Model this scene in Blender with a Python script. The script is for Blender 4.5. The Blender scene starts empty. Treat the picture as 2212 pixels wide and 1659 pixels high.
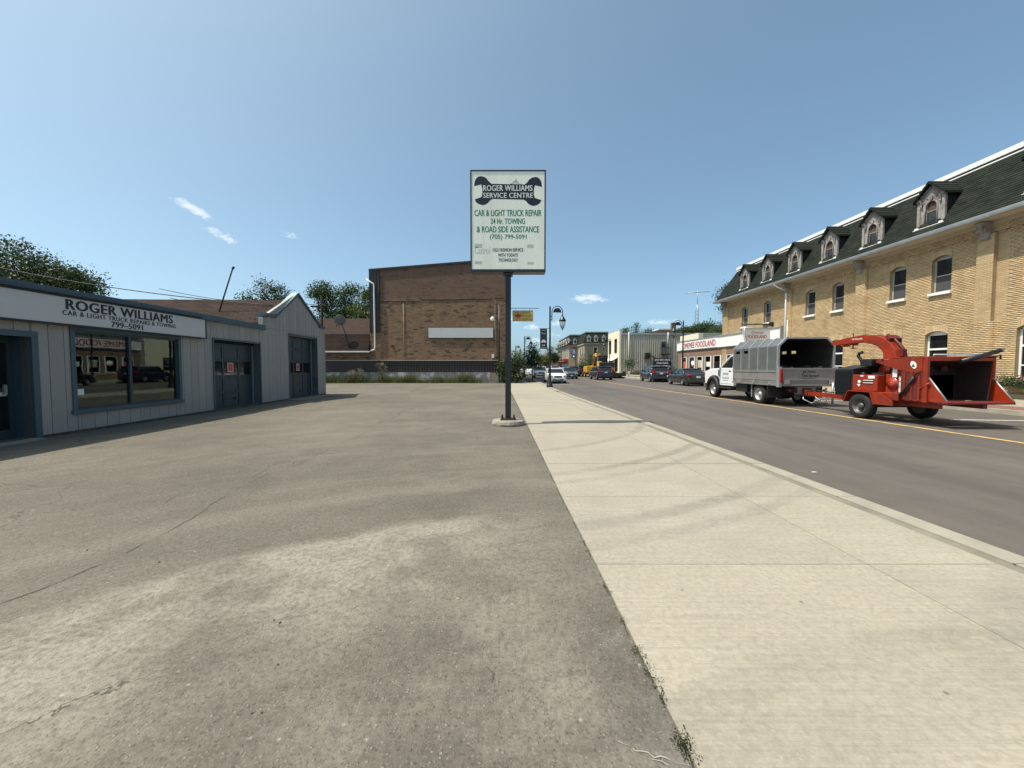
import bpy, bmesh, math, random
import numpy as np
from mathutils import Vector, Matrix, Euler
R = math.radians
rnd = random.Random(7)
SC = bpy.context.scene
COL = SC.collection
# ---------------------------------------------------------------- camera, sky, sun, exposure
cam_d = bpy.data.cameras.new('camera')
cam = bpy.data.objects.new('camera', cam_d)
COL.objects.link(cam)
cam.location = (0, 0, 1.5)
cam.rotation_euler = (R(90 - 2.45), 0, 0)
cam_d.sensor_width = 36.0
cam_d.lens = 36.0 * 1442 / 3840
cam_d.clip_start = 0.05
cam_d.clip_end = 12000
SC.camera = cam
SUN_EL = 64.0
SUN_VEC = Vector((-math.cos(R(SUN_EL)) * .98, -math.cos(R(SUN_EL)) * .2, math.sin(R(SUN_EL)))).normalized()
world = bpy.data.worlds.new('World')
SC.world = world
world.use_nodes = True
SKY_STRENGTH = .15
SUN_STRENGTH = 4.9
SKY_GAMMA = .85
SKY_TINT = (1.4, 1.64, 1.46, 1)
sun_d = bpy.data.lights.new('sun', 'SUN')
sun_d.energy = SUN_STRENGTH
sun_d.angle = R(.53)
sun_d.color = (1.0, .92, .8)
sun = bpy.data.objects.new('sun', sun_d)
COL.objects.link(sun)
sun.location = SUN_VEC * 60
sun.rotation_euler = SUN_VEC.to_track_quat('Z', 'Y').to_euler()
SC.view_settings.view_transform = 'Standard'
SC.view_settings.look = 'None'
SC.view_settings.exposure = 0.35
SC.view_settings.gamma = 1.0
SC.view_settings.use_curve_mapping = False
SC.cycles.use_denoising = True
SC.cycles.max_bounces = 8
SC.cycles.transparent_max_bounces = 12


def node(nt, kind, props=None, **ins):
    n = nt.nodes.new(kind)
    for k, v in (props or {}).items():
        setattr(n, k, v)
    for k, v in ins.items():
        key = int(k[1:]) if k[0] == '_' else k.replace('_', ' ')
        if hasattr(v, 'is_output'):
            nt.links.new(v, n.inputs[key])
        else:
            n.inputs[key].default_value = v
    return n


def mth(nt, op, a, b=0.0, c=0.0, clamp=False):
    n = node(nt, 'ShaderNodeMath', {'operation': op, 'use_clamp': clamp}, _0=a, _1=b, _2=c)
    return n.outputs[0]


def maprange(nt, v, a, b, c=0.0, d=1.0, smooth=True):
    n = node(nt, 'ShaderNodeMapRange', {'interpolation_type': 'SMOOTHSTEP' if smooth else 'LINEAR'}, _0=v, _1=a, _2=b, _3=c, _4=d)
    return n.outputs[0]


def mixc(nt, fac, a, b, mode='MIX'):
    n = nt.nodes.new('ShaderNodeMix')
    n.data_type = 'RGBA'
    n.blend_type = mode
    for i, v in ((0, fac), (6, a), (7, b)):
        if hasattr(v, 'is_output'):
            nt.links.new(v, n.inputs[i])
        else:
            if i and len(v) == 3:
                v = (*v, 1)
            n.inputs[i].default_value = v
    return n.outputs[2]


def noise(nt, vec, scale, detail=4, rough=.55, dist=0.0):
    n = node(nt, 'ShaderNodeTexNoise', None, Vector=vec, Scale=scale, Detail=detail, Roughness=rough, Distortion=dist)
    return n.outputs[0]


def vmap(nt, vec, scale=(1, 1, 1), loc=(0, 0, 0), rot=(0, 0, 0)):
    n = node(nt, 'ShaderNodeMapping', None, Vector=vec, Location=loc, Rotation=rot, Scale=scale)
    return n.outputs[0]


def build_sky():
    nt = world.node_tree
    nt.nodes.clear()
    out = nt.nodes.new('ShaderNodeOutputWorld')
    bg = nt.nodes.new('ShaderNodeBackground')
    sky = nt.nodes.new('ShaderNodeTexSky')
    sky.sky_type = 'NISHITA'
    sky.sun_disc = False
    sky.sun_elevation = R(SUN_EL)
    sky.sun_rotation = math.atan2(SUN_VEC.x, SUN_VEC.y)
    sky.air_density = .55
    sky.dust_density = 2.8
    sky.ozone_density = 3.5
    # small fair weather clouds given as directions (azimuth from +Y, elevation), half widths, density
    tc = nt.nodes.new('ShaderNodeTexCoord')
    sep = node(nt, 'ShaderNodeSeparateXYZ', None, Vector=tc.outputs['Generated'])
    X, Y, Z = sep.outputs
    az = mth(nt, 'ARCTAN2', X, Y)
    el = mth(nt, 'ARCSINE', Z)
    comb = node(nt, 'ShaderNodeCombineXYZ', None, X=az, Y=el, Z=0.0).outputs[0]
    nz = noise(nt, vmap(nt, comb, (38, 70, 1)), 1.0, 6, .62)
    nz2 = noise(nt, vmap(nt, comb, (120, 170, 1)), 1.0, 4, .6)
    total = None
    for (a, e, wa, we, dens, tilt) in CLOUDS:
        da = mth(nt, 'SUBTRACT', az, a)
        de = mth(nt, 'SUBTRACT', el, mth(nt, 'MULTIPLY_ADD', da, tilt, e))
        q = mth(nt, 'ADD', mth(nt, 'POWER', mth(nt, 'DIVIDE', da, wa), 2.0), mth(nt, 'POWER', mth(nt, 'DIVIDE', de, we), 2.0))
        g = mth(nt, 'MULTIPLY', mth(nt, 'EXPONENT', mth(nt, 'MULTIPLY', q, -1.0)), dens)
        total = g if total is None else mth(nt, 'MAXIMUM', total, g)
    nn = mth(nt, 'ADD', mth(nt, 'MULTIPLY', mth(nt, 'SUBTRACT', nz, .5), 2.6), mth(nt, 'MULTIPLY', mth(nt, 'SUBTRACT', nz2, .5), 1.1))
    m = maprange(nt, mth(nt, 'ADD', total, mth(nt, 'MULTIPLY', nn, maprange(nt, total, .02, .4))), .3, 1.2)
    m = mth(nt, 'MULTIPLY', m, .5)
    soft = nt.nodes.new('ShaderNodeGamma')
    nt.links.new(sky.outputs[0], soft.inputs[0])
    soft.inputs[1].default_value = SKY_GAMMA
    tint = mixc(nt, 1.0, soft.outputs[0], SKY_TINT, 'MULTIPLY')
    col = mixc(nt, m, tint, (6.6, 6.8, 7.0, 1))
    nt.links.new(col, bg.inputs[0])
    bg.inputs[1].default_value = SKY_STRENGTH
    nt.links.new(bg.outputs[0], out.inputs[0])


def px(x, y):
    """direction (azimuth, elevation) of a photograph pixel at 2212 wide"""
    f = 1442 / 3840 * 2212
    v = Vector(((x - 1106), f, -(y - 829.5)))
    v.rotate(Euler((R(-2.45), 0, 0)))
    v.normalize()
    return math.atan2(v.x, v.y), math.asin(v.z)


CLOUDS = [(*px(x, y), wx / 831, wy / 831, d, t) for x, y, wx, wy, d, t in (
    (420, 452, 30, 9, 1.0, -.38), (478, 509, 28, 8, 1.0, -.3), (625, 507, 22, 6, .6, -.1), (1272, 646, 38, 9, 1.15, 0),
    (1146, 706, 16, 7, 1.2, 0), (1104, 690, 26, 8, .9, 0), (1208, 697, 20, 8, .95, 0), (1040, 735, 30, 8, .9, 0), (1010, 760, 40, 9, .9, 0),
    (1070, 752, 24, 8, 1.1, 0), (1160, 735, 26, 7, .7, 0), (1190, 722, 30, 6, .6, 0), (1430, 695, 40, 7, .7, 0),)]
build_sky()


# ---------------------------------------------------------------- mesh helpers
def wmat(o):
    m = Matrix.Translation(o.location) @ o.rotation_euler.to_matrix().to_4x4()
    return wmat(o.parent) @ m if o.parent else m


class MB:
    def __init__(self):
        self.v, self.f, self.s = [], [], []

    def add(self, vs, fs, smooth=False):
        b = len(self.v)
        self.v += [tuple(p) for p in vs]
        self.f += [tuple(i + b for i in f) for f in fs]
        self.s += [smooth] * len(fs)
        return self

    def box(self, x0, x1, y0, y1, z0, z1):
        return self.add([(x0, y0, z0), (x1, y0, z0), (x1, y1, z0), (x0, y1, z0), (x0, y0, z1), (x1, y0, z1), (x1, y1, z1), (x0, y1, z1)],
                        [(0, 3, 2, 1), (4, 5, 6, 7), (0, 1, 5, 4), (1, 2, 6, 5), (2, 3, 7, 6), (3, 0, 4, 7)])

    def cbox(self, c, s, rot=None):
        m = MB().box(-s[0] / 2, s[0] / 2, -s[1] / 2, s[1] / 2, -s[2] / 2, s[2] / 2)
        e = Euler(rot or (0, 0, 0)).to_matrix()
        return self.add([e @ Vector(p) + Vector(c) for p in m.v], m.f)

    def prism(self, pts, axis, a, b, smooth=False):
        n = len(pts)
        if axis == 'x':
            g = lambda p, t: (t, p[0], p[1])
        elif axis == 'y':
            g = lambda p, t: (p[0], t, p[1])
        else:
            g = lambda p, t: (p[0], p[1], t)
        vs = [g(p, a) for p in pts] + [g(p, b) for p in pts]
        fs = [tuple(range(n))[::-1], tuple(range(n, 2 * n))]
        self.add(vs, fs)
        self.add(vs, [(i, (i + 1) % n, n + (i + 1) % n, n + i) for i in range(n)], smooth)
        return self

    def poly(self, pts):
        return self.add(pts, [tuple(range(len(pts)))])

    def loft(self, rings, cap=True, closed=True, smooth=True):
        n = len(rings[0])
        vs = [p for r in rings for p in r]
        fs = []
        for i in range(len(rings) - 1):
            for j in range(n if closed else n - 1):
                k = (j + 1) % n
                fs.append((i * n + j, i * n + k, (i + 1) * n + k, (i + 1) * n + j))
        b = len(self.v)
        self.add(vs, fs, smooth)
        if cap:
            self.f += [tuple(b + j for j in range(n))[::-1], tuple(b + (len(rings) - 1) * n + j for j in range(n))]
            self.s += [False, False]
        return self

    def tube(self, pts, r, n=8, smooth=True):
        pts = [Vector(p) for p in pts]
        rs = r if isinstance(r, (list, tuple)) else [r] * len(pts)
        rings = []
        u = None
        for i, p in enumerate(pts):
            d = (pts[min(i + 1, len(pts) - 1)] - pts[max(i - 1, 0)]).normalized()
            if u is None:
                u = d.orthogonal().normalized()
            else:
                u = (u - d * u.dot(d))
                u = u.normalized() if u.length > 1e-5 else d.orthogonal().normalized()
            w = d.cross(u)
            rings.append([p + (u * math.cos(2 * math.pi * k / n) + w * math.sin(2 * math.pi * k / n)) * rs[i] for k in range(n)])
        return self.loft(rings, smooth=smooth)

    def lathe(self, prof, c=(0, 0, 0), n=20, axis='z', smooth=True, cap=True):
        """prof: (radius, height) pairs turned about an axis through c"""
        rings = []
        for r, h in prof:
            ring = []
            for k in range(n):
                a = 2 * math.pi * k / n
                p, q = r * math.cos(a), r * math.sin(a)
                ring.append({'z': (c[0] + p, c[1] + q, c[2] + h), 'x': (c[0] + h, c[1] + p, c[2] + q), 'y': (c[0] + p, c[1] + h, c[2] + q)}[axis])
            rings.append(ring)
        return self.loft(rings, smooth=smooth, cap=cap)

    def xf(self, m):
        self.v = [tuple(m @ Vector(p)) for p in self.v]
        return self

    def mesh(self, name, mat, recalc=True):
        me = bpy.data.meshes.new(name)
        me.from_pydata(self.v, [], self.f)
        me.polygons.foreach_set('use_smooth', self.s)
        if recalc:
            bm = bmesh.new()
            bm.from_mesh(me)
            bmesh.ops.recalc_face_normals(bm, faces=bm.faces)
            bm.to_mesh(me)
            bm.free()
        if mat:
            me.materials.append(mat)
        return me

    def build(self, name, mat, parent=None, world=False, bevel=0.0, kind=None, label=None):
        if world and parent:
            self.xf(wmat(parent).inverted())
        o = bpy.data.objects.new(name, self.mesh(name, mat))
        COL.objects.link(o)
        if parent:
            o.parent = parent
        if bevel:
            b = o.modifiers.new('bevel', 'BEVEL')
            b.width = bevel
            b.segments = 2
            b.limit_method = 'ANGLE'
            b.angle_limit = R(35)
        if kind:
            o['kind'] = kind
        if label:
            o['label'] = label
        return o


def fast_mesh(name, verts, nper, mat, parent=None, smooth=False):
    """faces of nper corners each, verts in order"""
    verts = np.asarray(verts, dtype=np.float32).reshape(-1, 3)
    nv = len(verts)
    nf = nv // nper
    me = bpy.data.meshes.new(name)
    me.vertices.add(nv)
    me.vertices.foreach_set('co', verts.ravel())
    me.loops.add(nv)
    me.loops.foreach_set('vertex_index', np.arange(nv, dtype=np.int32))
    me.polygons.add(nf)
    me.polygons.foreach_set('loop_start', np.arange(0, nv, nper, dtype=np.int32))
    me.update(calc_edges=True)
    me.materials.append(mat)
    o = bpy.data.objects.new(name, me)
    COL.objects.link(o)
    if parent:
        o.parent = parent
    return o


def thing(name, label, cat, loc=(0, 0, 0), rz=0.0, group=None):
    o = bpy.data.objects.new(name, None)
    o.empty_display_size = .3
    COL.objects.link(o)
    o.location = loc
    o.rotation_euler = (0, 0, rz)
    o['label'] = label
    o['category'] = cat
    if group:
        o['group'] = group
    return o


def tag(o, label, cat, group=None, kind=None):
    o['label'] = label
    o['category'] = cat
    if group:
        o['group'] = group
    if kind:
        o['kind'] = kind
    return o


def copy_tree(o, parent=None, loc=None, rz=None, label=None, group=None):
    c = o.copy()
    COL.objects.link(c)
    if parent:
        c.parent = parent
    if loc is not None:
        c.location = loc
    if rz is not None:
        c.rotation_euler = (0, 0, rz)
    if label:
        c['label'] = label
    if group:
        c['group'] = group
    for ch in list(o.children):
        copy_tree(ch, c)
    return c


def inst(src, loc, parent, rot=(0, 0, 0), name=None):
    c = src.copy()
    COL.objects.link(c)
    c.parent = parent
    c.location = loc
    c.rotation_euler = rot
    if name:
        c.name = name
    return c


# ---------------------------------------------------------------- materials
def M(name, col, rough=.6, metal=0.0, var=.12, scale=2.0, bump=0.0, bscale=40.0, dirt=0.0, dirtcol=(.12, .1, .08), streak=False, coat=0.0, spec=.5, island=0.0, stretch=(1, 1, 1)):
    m = bpy.data.materials.new(name)
    m.use_nodes = True
    nt = m.node_tree
    b = nt.nodes['Principled BSDF']
    tc = nt.nodes.new('ShaderNodeTexCoord').outputs['Object']
    vec = vmap(nt, tc, stretch)
    n1 = noise(nt, vec, scale, 5, .6)
    k = maprange(nt, n1, .25, .75, 1 - var, 1 + var, False)
    if island:
        geo = nt.nodes.new('ShaderNodeNewGeometry').outputs['Random Per Island']
        oi = nt.nodes.new('ShaderNodeObjectInfo').outputs['Random']
        r = mth(nt, 'FRACT', mth(nt, 'ADD', geo, mth(nt, 'MULTIPLY', oi, 7.31)))
        k = mth(nt, 'MULTIPLY', k, maprange(nt, r, 0, 1, 1 - island, 1 + island, False))
    col4 = node(nt, 'ShaderNodeVectorMath', {'operation': 'SCALE'}, _0=tuple(col), Scale=k).outputs[0]
    if dirt:
        dv = vmap(nt, tc, (1.3, 1.3, .22) if streak else (1, 1, 1))
        dn = noise(nt, dv, 2.6 if streak else 1.6, 7, .65)
        dm = mth(nt, 'MULTIPLY', maprange(nt, dn, .46, .72), dirt)
        col4 = mixc(nt, dm, col4, dirtcol)
    nt.links.new(col4, b.inputs['Base Color'])
    rv = maprange(nt, noise(nt, tc, scale * 3.1, 3), .3, .7, max(0.02, rough - .07), min(1, rough + .07), False)
    nt.links.new(rv, b.inputs['Roughness'])
    b.inputs['Metallic'].default_value = metal
    b.inputs['Specular IOR Level'].default_value = spec
    b.inputs['Coat Weight'].default_value = coat
    b.inputs['Coat Roughness'].default_value = .06
    if bump:
        bn = node(nt, 'ShaderNodeBump', None, Strength=bump, Distance=.01, Height=noise(nt, tc, bscale, 4, .6))
        nt.links.new(bn.outputs[0], b.inputs['Normal'])
    return m


def glass_mat(name, tint=(.55, .6, .6), boost=1.0):
    m = bpy.data.materials.new(name)
    m.use_nodes = True
    nt = m.node_tree
    nt.nodes.clear()
    out = nt.nodes.new('ShaderNodeOutputMaterial')
    tr = node(nt, 'ShaderNodeBsdfTransparent', None, Color=(*tint, 1))
    tc = nt.nodes.new('ShaderNodeTexCoord').outputs['Object']
    bn = node(nt, 'ShaderNodeBump', None, Strength=.03, Distance=.02, Height=noise(nt, tc, 1.4, 2)).outputs[0]
    gl = node(nt, 'ShaderNodeBsdfGlossy', None, Color=(.9, .95, .95, 1), Roughness=.01, Normal=bn)
    fr = node(nt, 'ShaderNodeFresnel', None, IOR=1.5)
    f = mth(nt, 'MULTIPLY', fr.outputs[0], boost, clamp=True)
    mx = node(nt, 'ShaderNodeMixShader', None, _0=f, _1=tr.outputs[0], _2=gl.outputs[0])
    nt.links.new(mx.outputs[0], out.inputs[0])
    return m


def brick_mat(name, c1, c2, mortar, bw, bh, ms, plane='xz', blot=.35, dark=(.06, .05, .045), darkamt=.0, rough=.85, bump=.6, upper=None, blocks=False):
    """brick courses drawn by the Brick node, for walls too far off to tell single bricks apart"""
    m = bpy.data.materials.new(name)
    m.use_nodes = True
    nt = m.node_tree
    b = nt.nodes['Principled BSDF']
    tc = nt.nodes.new('ShaderNodeTexCoord').outputs['Object']
    sp = node(nt, 'ShaderNodeSeparateXYZ', None, Vector=tc).outputs
    uv = node(nt, 'ShaderNodeCombineXYZ', None, X=sp[0 if plane == 'xz' else 1], Y=sp[2], Z=0.0).outputs[0]
    bt = node(nt, 'ShaderNodeTexBrick', None, Vector=uv, Color1=(*c1, 1), Color2=(*c2, 1), Mortar=(*mortar, 1), Scale=1.0, Mortar_Size=ms, Mortar_Smooth=.2, Bias=0.0, Brick_Width=bw, Row_Height=bh)
    col = bt.outputs[0]
    n1 = noise(nt, tc, 1.1, 6, .65)
    col = mixc(nt, mth(nt, 'MULTIPLY', maprange(nt, n1, .35, .75), blot), col, tuple(x * .55 for x in c1))
    n2 = noise(nt, vmap(nt, tc, (1.5, 1.5, 6)), 1.5, 7, .75)
    col = mixc(nt, maprange(nt, n2, .6, .75, 0, .6), col, dark)
    if blocks:
        b2 = node(nt, 'ShaderNodeTexBrick', None, Vector=uv, Color1=(0, 0, 0, 1), Color2=(1, 1, 1, 1), Mortar=(0, 0, 0, 1), Scale=1.0, Mortar_Size=0.0, Bias=0.0, Brick_Width=.44, Row_Height=.152)
        bw_ = node(nt, 'ShaderNodeSeparateColor', None, _0=b2.outputs[0]).outputs[0]
        clus = maprange(nt, noise(nt, tc, .8, 4, .6), .35, .65, .25, 1)
        col = mixc(nt, mth(nt, 'MULTIPLY', maprange(nt, bw_, .72, .95), clus), col, dark)
        col = mixc(nt, mth(nt, 'MULTIPLY', maprange(nt, bw_, .25, .05), .18), col, tuple(min(1, x * 1.5) for x in c1))
    if upper:
        z0, ucol, amt = upper
        zz = mth(nt, 'ADD', sp[2], mth(nt, 'MULTIPLY', mth(nt, 'SUBTRACT', noise(nt, tc, .9, 5, .7), .5), 1.2))
        col = mixc(nt, mth(nt, 'MULTIPLY', maprange(nt, zz, z0 - .25, z0 + .25), amt), col, ucol)
    nt.links.new(col, b.inputs['Base Color'])
    b.inputs['Roughness'].default_value = rough
    b.inputs['Specular IOR Level'].default_value = .2
    h = mth(nt, 'ADD', mth(nt, 'MULTIPLY', bt.outputs[1], -1.0), mth(nt, 'MULTIPLY', noise(nt, tc, 30, 3), .5))
    bn = node(nt, 'ShaderNodeBump', None, Strength=bump, Distance=.012, Height=h)
    nt.links.new(bn.outputs[0], b.inputs['Normal'])
    return m


MAT = {}
MAT['siding'] = M('painted siding', (.3, .293, .27), .55, island=.07, var=.05, scale=1.2, bump=.15, bscale=60, dirt=.28, dirtcol=(.25, .24, .22), streak=True)
MAT['teal'] = M('teal trim paint', (.05, .09, .112), .45, var=.1, scale=3, dirt=.25, dirtcol=(.08, .1, .11))
MAT['teal_door'] = M('dark teal door paint', (.028, .05, .064), .42, var=.1, scale=2, dirt=.3, dirtcol=(.05, .06, .06))
MAT['teal_pale'] = M('pale teal cap', (.3, .42, .42), .4, var=.1)
MAT['sign_white'] = M('sign face', (.54, .54, .53), .4, var=.03, scale=2, dirt=.12, dirtcol=(.5, .48, .42), streak=True)
MAT['pylon_face'] = M('aged acrylic sign face', (.86, .87, .77), .4, var=.05, scale=2.5, bump=.06, bscale=25, dirt=.22, dirtcol=(.45, .46, .38), streak=True)
MAT['ink_black'] = M('black lettering', (.012, .014, .025), .5, var=.1)
MAT['ink_navy'] = M('navy print', (.004, .006, .022), .45, var=.1)
MAT['ink_green'] = M('green lettering', (.012, .2, .125), .45, var=.12, scale=6)
MAT['ink_white'] = M('white lettering', (.75, .75, .72), .45, var=.05)
MAT['ink_red'] = M('red lettering', (.38, .015, .03), .45, var=.1)
MAT['ghost'] = M('faded ghost print', (.5, .52, .45), .45, var=.18, scale=14)
MAT['black_metal'] = M('black painted steel', (.014, .015, .017), .42, var=.2, scale=5, bump=.05, bscale=90)
MAT['rust'] = M('rusty steel', (.035, .018, .012), .8, var=.35, scale=9, bump=.3, bscale=60)
MAT['concrete'] = M('old concrete', (.27, .24, .2), .9, var=.22, scale=4, bump=.6, bscale=30, dirt=.5, dirtcol=(.12, .1, .07))
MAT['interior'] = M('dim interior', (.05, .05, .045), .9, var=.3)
MAT['glass'] = glass_mat('window glass', (.42, .46, .45), .55)
MAT['dark_glass'] = M('dark glass', (.012, .014, .015), .04, var=.3, spec=.6)
MAT['pane'] = M('old sash glass', (.022, .024, .026), .05, var=.5, scale=2, spec=.6)
MAT['notice'] = M('orange notice', (.5, .09, .05), .6, var=.2, scale=20)
MAT['white_paint'] = M('white paint', (.74, .74, .72), .45, var=.05, dirt=.2, dirtcol=(.45, .42, .38), streak=True)
MAT['old_white'] = M('flaking white wood', (.27, .25, .23), .75, var=.35, scale=7, bump=.5, bscale=45, dirt=.8, dirtcol=(.12, .095, .075))
MAT['board'] = M('brown board', (.08, .05, .036), .8, var=.35, scale=6, dirt=.5, dirtcol=(.08, .05, .04))
MAT['green_shingle'] = M('green asphalt shingle', (.018, .022, .0175), .88, var=.2, scale=1.2, bump=.5, bscale=140, island=.28, spec=.12)
MAT['brown_shingle'] = M('brown asphalt shingle', (.036, .024, .02), .9, var=.3, scale=1.5, bump=.5, bscale=120, island=.2, spec=.08, dirt=.4, dirtcol=(.05, .04, .035))
MAT['brown_metal'] = M('dark brown metal', (.022, .014, .014), .5, var=.2, scale=2, dirt=.25, dirtcol=(.06, .05, .045), streak=True)
MAT['galv'] = M('gutter aluminium', (.42, .43, .43), .4, .6, var=.12, scale=3)
MAT['yellow_brick'] = M('buff brick', (.465, .34, .195), .88, var=.18, scale=1.4, bump=.3, bscale=70, island=.11, spec=.15, dirt=.22, dirtcol=(.16, .11, .06))
MAT['mortar'] = M('mortar', (.36, .275, .165), .95, var=.15, scale=3, spec=.1)
MAT['soffit'] = M('soffit paint', (.5, .43, .34), .7, var=.12)
MAT['tyre'] = M('tyre rubber', (.012, .012, .012), .8, var=.3, scale=10, bump=.2, bscale=80)
MAT['alloy'] = M('alloy wheel', (.5, .5, .5), .3, .9, var=.1)
MAT['steel_rim'] = M('steel rim', (.45, .45, .44), .45, .5, var=.2, scale=6, dirt=.4, dirtcol=(.12, .1, .08))
MAT['chrome'] = M('chrome', (.7, .7, .7), .12, 1.0, var=.05)
MAT['plastic'] = M('black plastic', (.018, .018, .019), .6, var=.15, scale=8)
MAT['tail_red'] = M('red lens', (.4, .012, .012), .2, var=.1)
MAT['lamp_clear'] = M('clear lens', (.55, .56, .56), .12, .3, var=.1)
MAT['plate'] = M('licence plate', (.6, .62, .66), .5, var=.08, scale=20)
MAT['orange_red'] = M('orange red machine paint', (.27, .026, .0065), .38, var=.12, scale=3, coat=.15, dirt=.75, dirtcol=(.07, .016, .01))
MAT['worn_red'] = M('scuffed red steel', (.12, .012, .009), .6, var=.35, scale=6, dirt=.7, dirtcol=(.05, .025, .018), bump=.2)
MAT['aluminium'] = M('mill aluminium', (.235, .24, .235), .42, .7, var=.16, scale=2.2, bump=.12, bscale=18, dirt=.35, dirtcol=(.2, .2, .19), streak=True)
MAT['alu_side'] = M('dull aluminium drop side', (.32, .305, .285), .5, .55, var=.14, scale=2, dirt=.35, dirtcol=(.16, .14, .12), streak=True)
MAT['wire'] = M('black cable', (.02, .02, .02), .7)
MAT['pale_wire'] = M('pale conduit', (.4, .32, .24), .6)
MAT['yellow_paint'] = M('machine yellow', (.62, .33, .03), .4, var=.1, dirt=.3, dirtcol=(.2, .1, .03))
MAT['asphalt_line_white'] = M('white road paint', (.62, .61, .57), .8, var=.2, scale=14, dirt=.5, dirtcol=(.2, .19, .18))
MAT['asphalt_line_yellow'] = M('yellow road paint', (.5, .31, .1), .8, var=.25, scale=14, dirt=.8, dirtcol=(.22, .17, .1))
MAT['cream_siding'] = M('cream stucco', (.72, .66, .5), .75, var=.05, scale=2, dirt=.15, dirtcol=(.4, .35, .28), streak=True)
MAT['grey_siding'] = M('weathered beige steel siding', (.36, .33, .27), .55, var=.1, scale=1.2, dirt=.5, dirtcol=(.5, .46, .37), streak=True)
MAT['bark'] = M('bark', (.06, .045, .033), .95, var=.4, scale=6, bump=.6, bscale=25)
MAT['pole_dark'] = M('tarred pole', (.03, .03, .027), .95, spec=.05, var=.2)
MAT['litter'] = M('dull paper scrap', (.4, .39, .36), .7)
MAT['bag_white'] = M('white bag', (.7, .7, .68), .6)


def leaf_mat(name, c, var=.35):
    m = bpy.data.materials.new(name)
    m.use_nodes = True
    nt = m.node_tree
    nt.nodes.clear()
    out = nt.nodes.new('ShaderNodeOutputMaterial')
    geo = nt.nodes.new('ShaderNodeNewGeometry')
    tc = nt.nodes.new('ShaderNodeTexCoord').outputs['Object']
    k = mth(nt, 'MULTIPLY', maprange(nt, geo.outputs['Random Per Island'], 0, 1, 1 - var, 1 + var, False), maprange(nt, noise(nt, tc, .9, 3), .3, .7, .75, 1.25, False))
    col = node(nt, 'ShaderNodeVectorMath', {'operation': 'SCALE'}, _0=c, Scale=k).outputs[0]
    col = mixc(nt, maprange(nt, geo.outputs['Random Per Island'], .8, 1.0, 0, .4), col, (c[0] * 2.2, c[1] * 1.5, c[2]))
    d = node(nt, 'ShaderNodeBsdfPrincipled', None, Base_Color=col, Roughness=.55)
    d.inputs['Specular IOR Level'].default_value = .35
    t = node(nt, 'ShaderNodeBsdfTranslucent', None, Color=col)
    mx = node(nt, 'ShaderNodeMixShader', None, _0=.3, _1=d.outputs[0], _2=t.outputs[0])
    nt.links.new(mx.outputs[0], out.inputs[0])
    return m


MAT['leaf_dark'] = leaf_mat('dark green leaves', (.04, .066, .02))
MAT['leaf_mid'] = leaf_mat('green leaves', (.05, .085, .02))
MAT['leaf_light'] = leaf_mat('light green leaves', (.09, .13, .03))
MAT['leaf_cedar'] = leaf_mat('cedar sprays', (.025, .05, .02))
MAT['weed_green'] = leaf_mat('dull weed leaves', (.03, .042, .014))
MAT['weed'] = leaf_mat('dry weeds', (.1, .11, .035))
MAT['seed'] = leaf_mat('pale seed heads', (.3, .27, .2))


# ---------------------------------------------------------------- lettering
def text_mesh(s, mat, w, h, bold=0.0, space=1.0, align='CENTER', shear=0.0, extrude=0.0):
    """one line of lettering as a mesh in its own plane, fitted to w x h, centred on the origin"""
    cu = bpy.data.curves.new('lettering', 'FONT')
    cu.body = s
    cu.align_x = align
    cu.resolution_u = 3
    cu.space_character = space
    cu.shear = shear
    cu.extrude = extrude
    ob = bpy.data.objects.new('lettering', cu)
    me = bpy.data.meshes.new_from_object(ob)
    bpy.data.objects.remove(ob)
    bpy.data.curves.remove(cu)
    n = len(me.vertices)
    co = np.empty(n * 3, np.float32)
    me.vertices.foreach_get('co', co)
    co = co.reshape(-1, 3)
    lo, hi = co.min(0), co.max(0)
    co[:, 0] = (co[:, 0] - (lo[0] + hi[0]) / 2) * (w / max(1e-6, hi[0] - lo[0]))
    co[:, 1] = (co[:, 1] - (lo[1] + hi[1]) / 2) * (h / max(1e-6, hi[1] - lo[1]))
    if extrude:
        co[:, 2] = co[:, 2] - lo[2]
    me.vertices.foreach_set('co', co.ravel())
    if bold > 0:
        # heavier strokes: the same outline laid three times, a hair apart sideways and in depth
        d = min(bold * h * 1.1, .02 * w) if len(s) > 3 else bold * h
        b = bmesh.new()
        for i, (dx, dy) in enumerate(((-d, 0), (-d / 2, d / 3), (0, -d / 3), (d / 2, d / 3), (d, 0))):
            k0 = len(b.verts)
            b.from_mesh(me)
            b.verts.ensure_lookup_table()
            for v in b.verts[k0:]:
                v.co.x = v.co.x * (1 - 2 * d / max(w, 1e-6)) + dx
                v.co.y += dy
                v.co.z += .00015 * i
        b.to_mesh(me)
        b.free()
    me.materials.clear()
    me.materials.append(mat)
    me.name = 'lettering'
    return me


def lettering(s, c, U, V, w, h, mat, parent, off=.0012, world=True, name='lettering', **kw):
    me = text_mesh(s, mat, w, h, **kw)
    U, V = Vector(U).normalized(), Vector(V).normalized()
    N = U.cross(V)
    m = Matrix((U, V, N)).transposed().to_4x4()
    m.translation = Vector(c) + N * off
    if world:
        m = wmat(parent).inverted() @ m
    me.transform(m)
    o = bpy.data.objects.new(name, me)
    COL.objects.link(o)
    o.parent = parent
    return o


def lerp_poly(pts, t):
    for (a, va), (b, vb) in zip(pts, pts[1:]):
        if t <= b:
            break
    return va + (vb - va) * (t - a) / (b - a)


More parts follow.
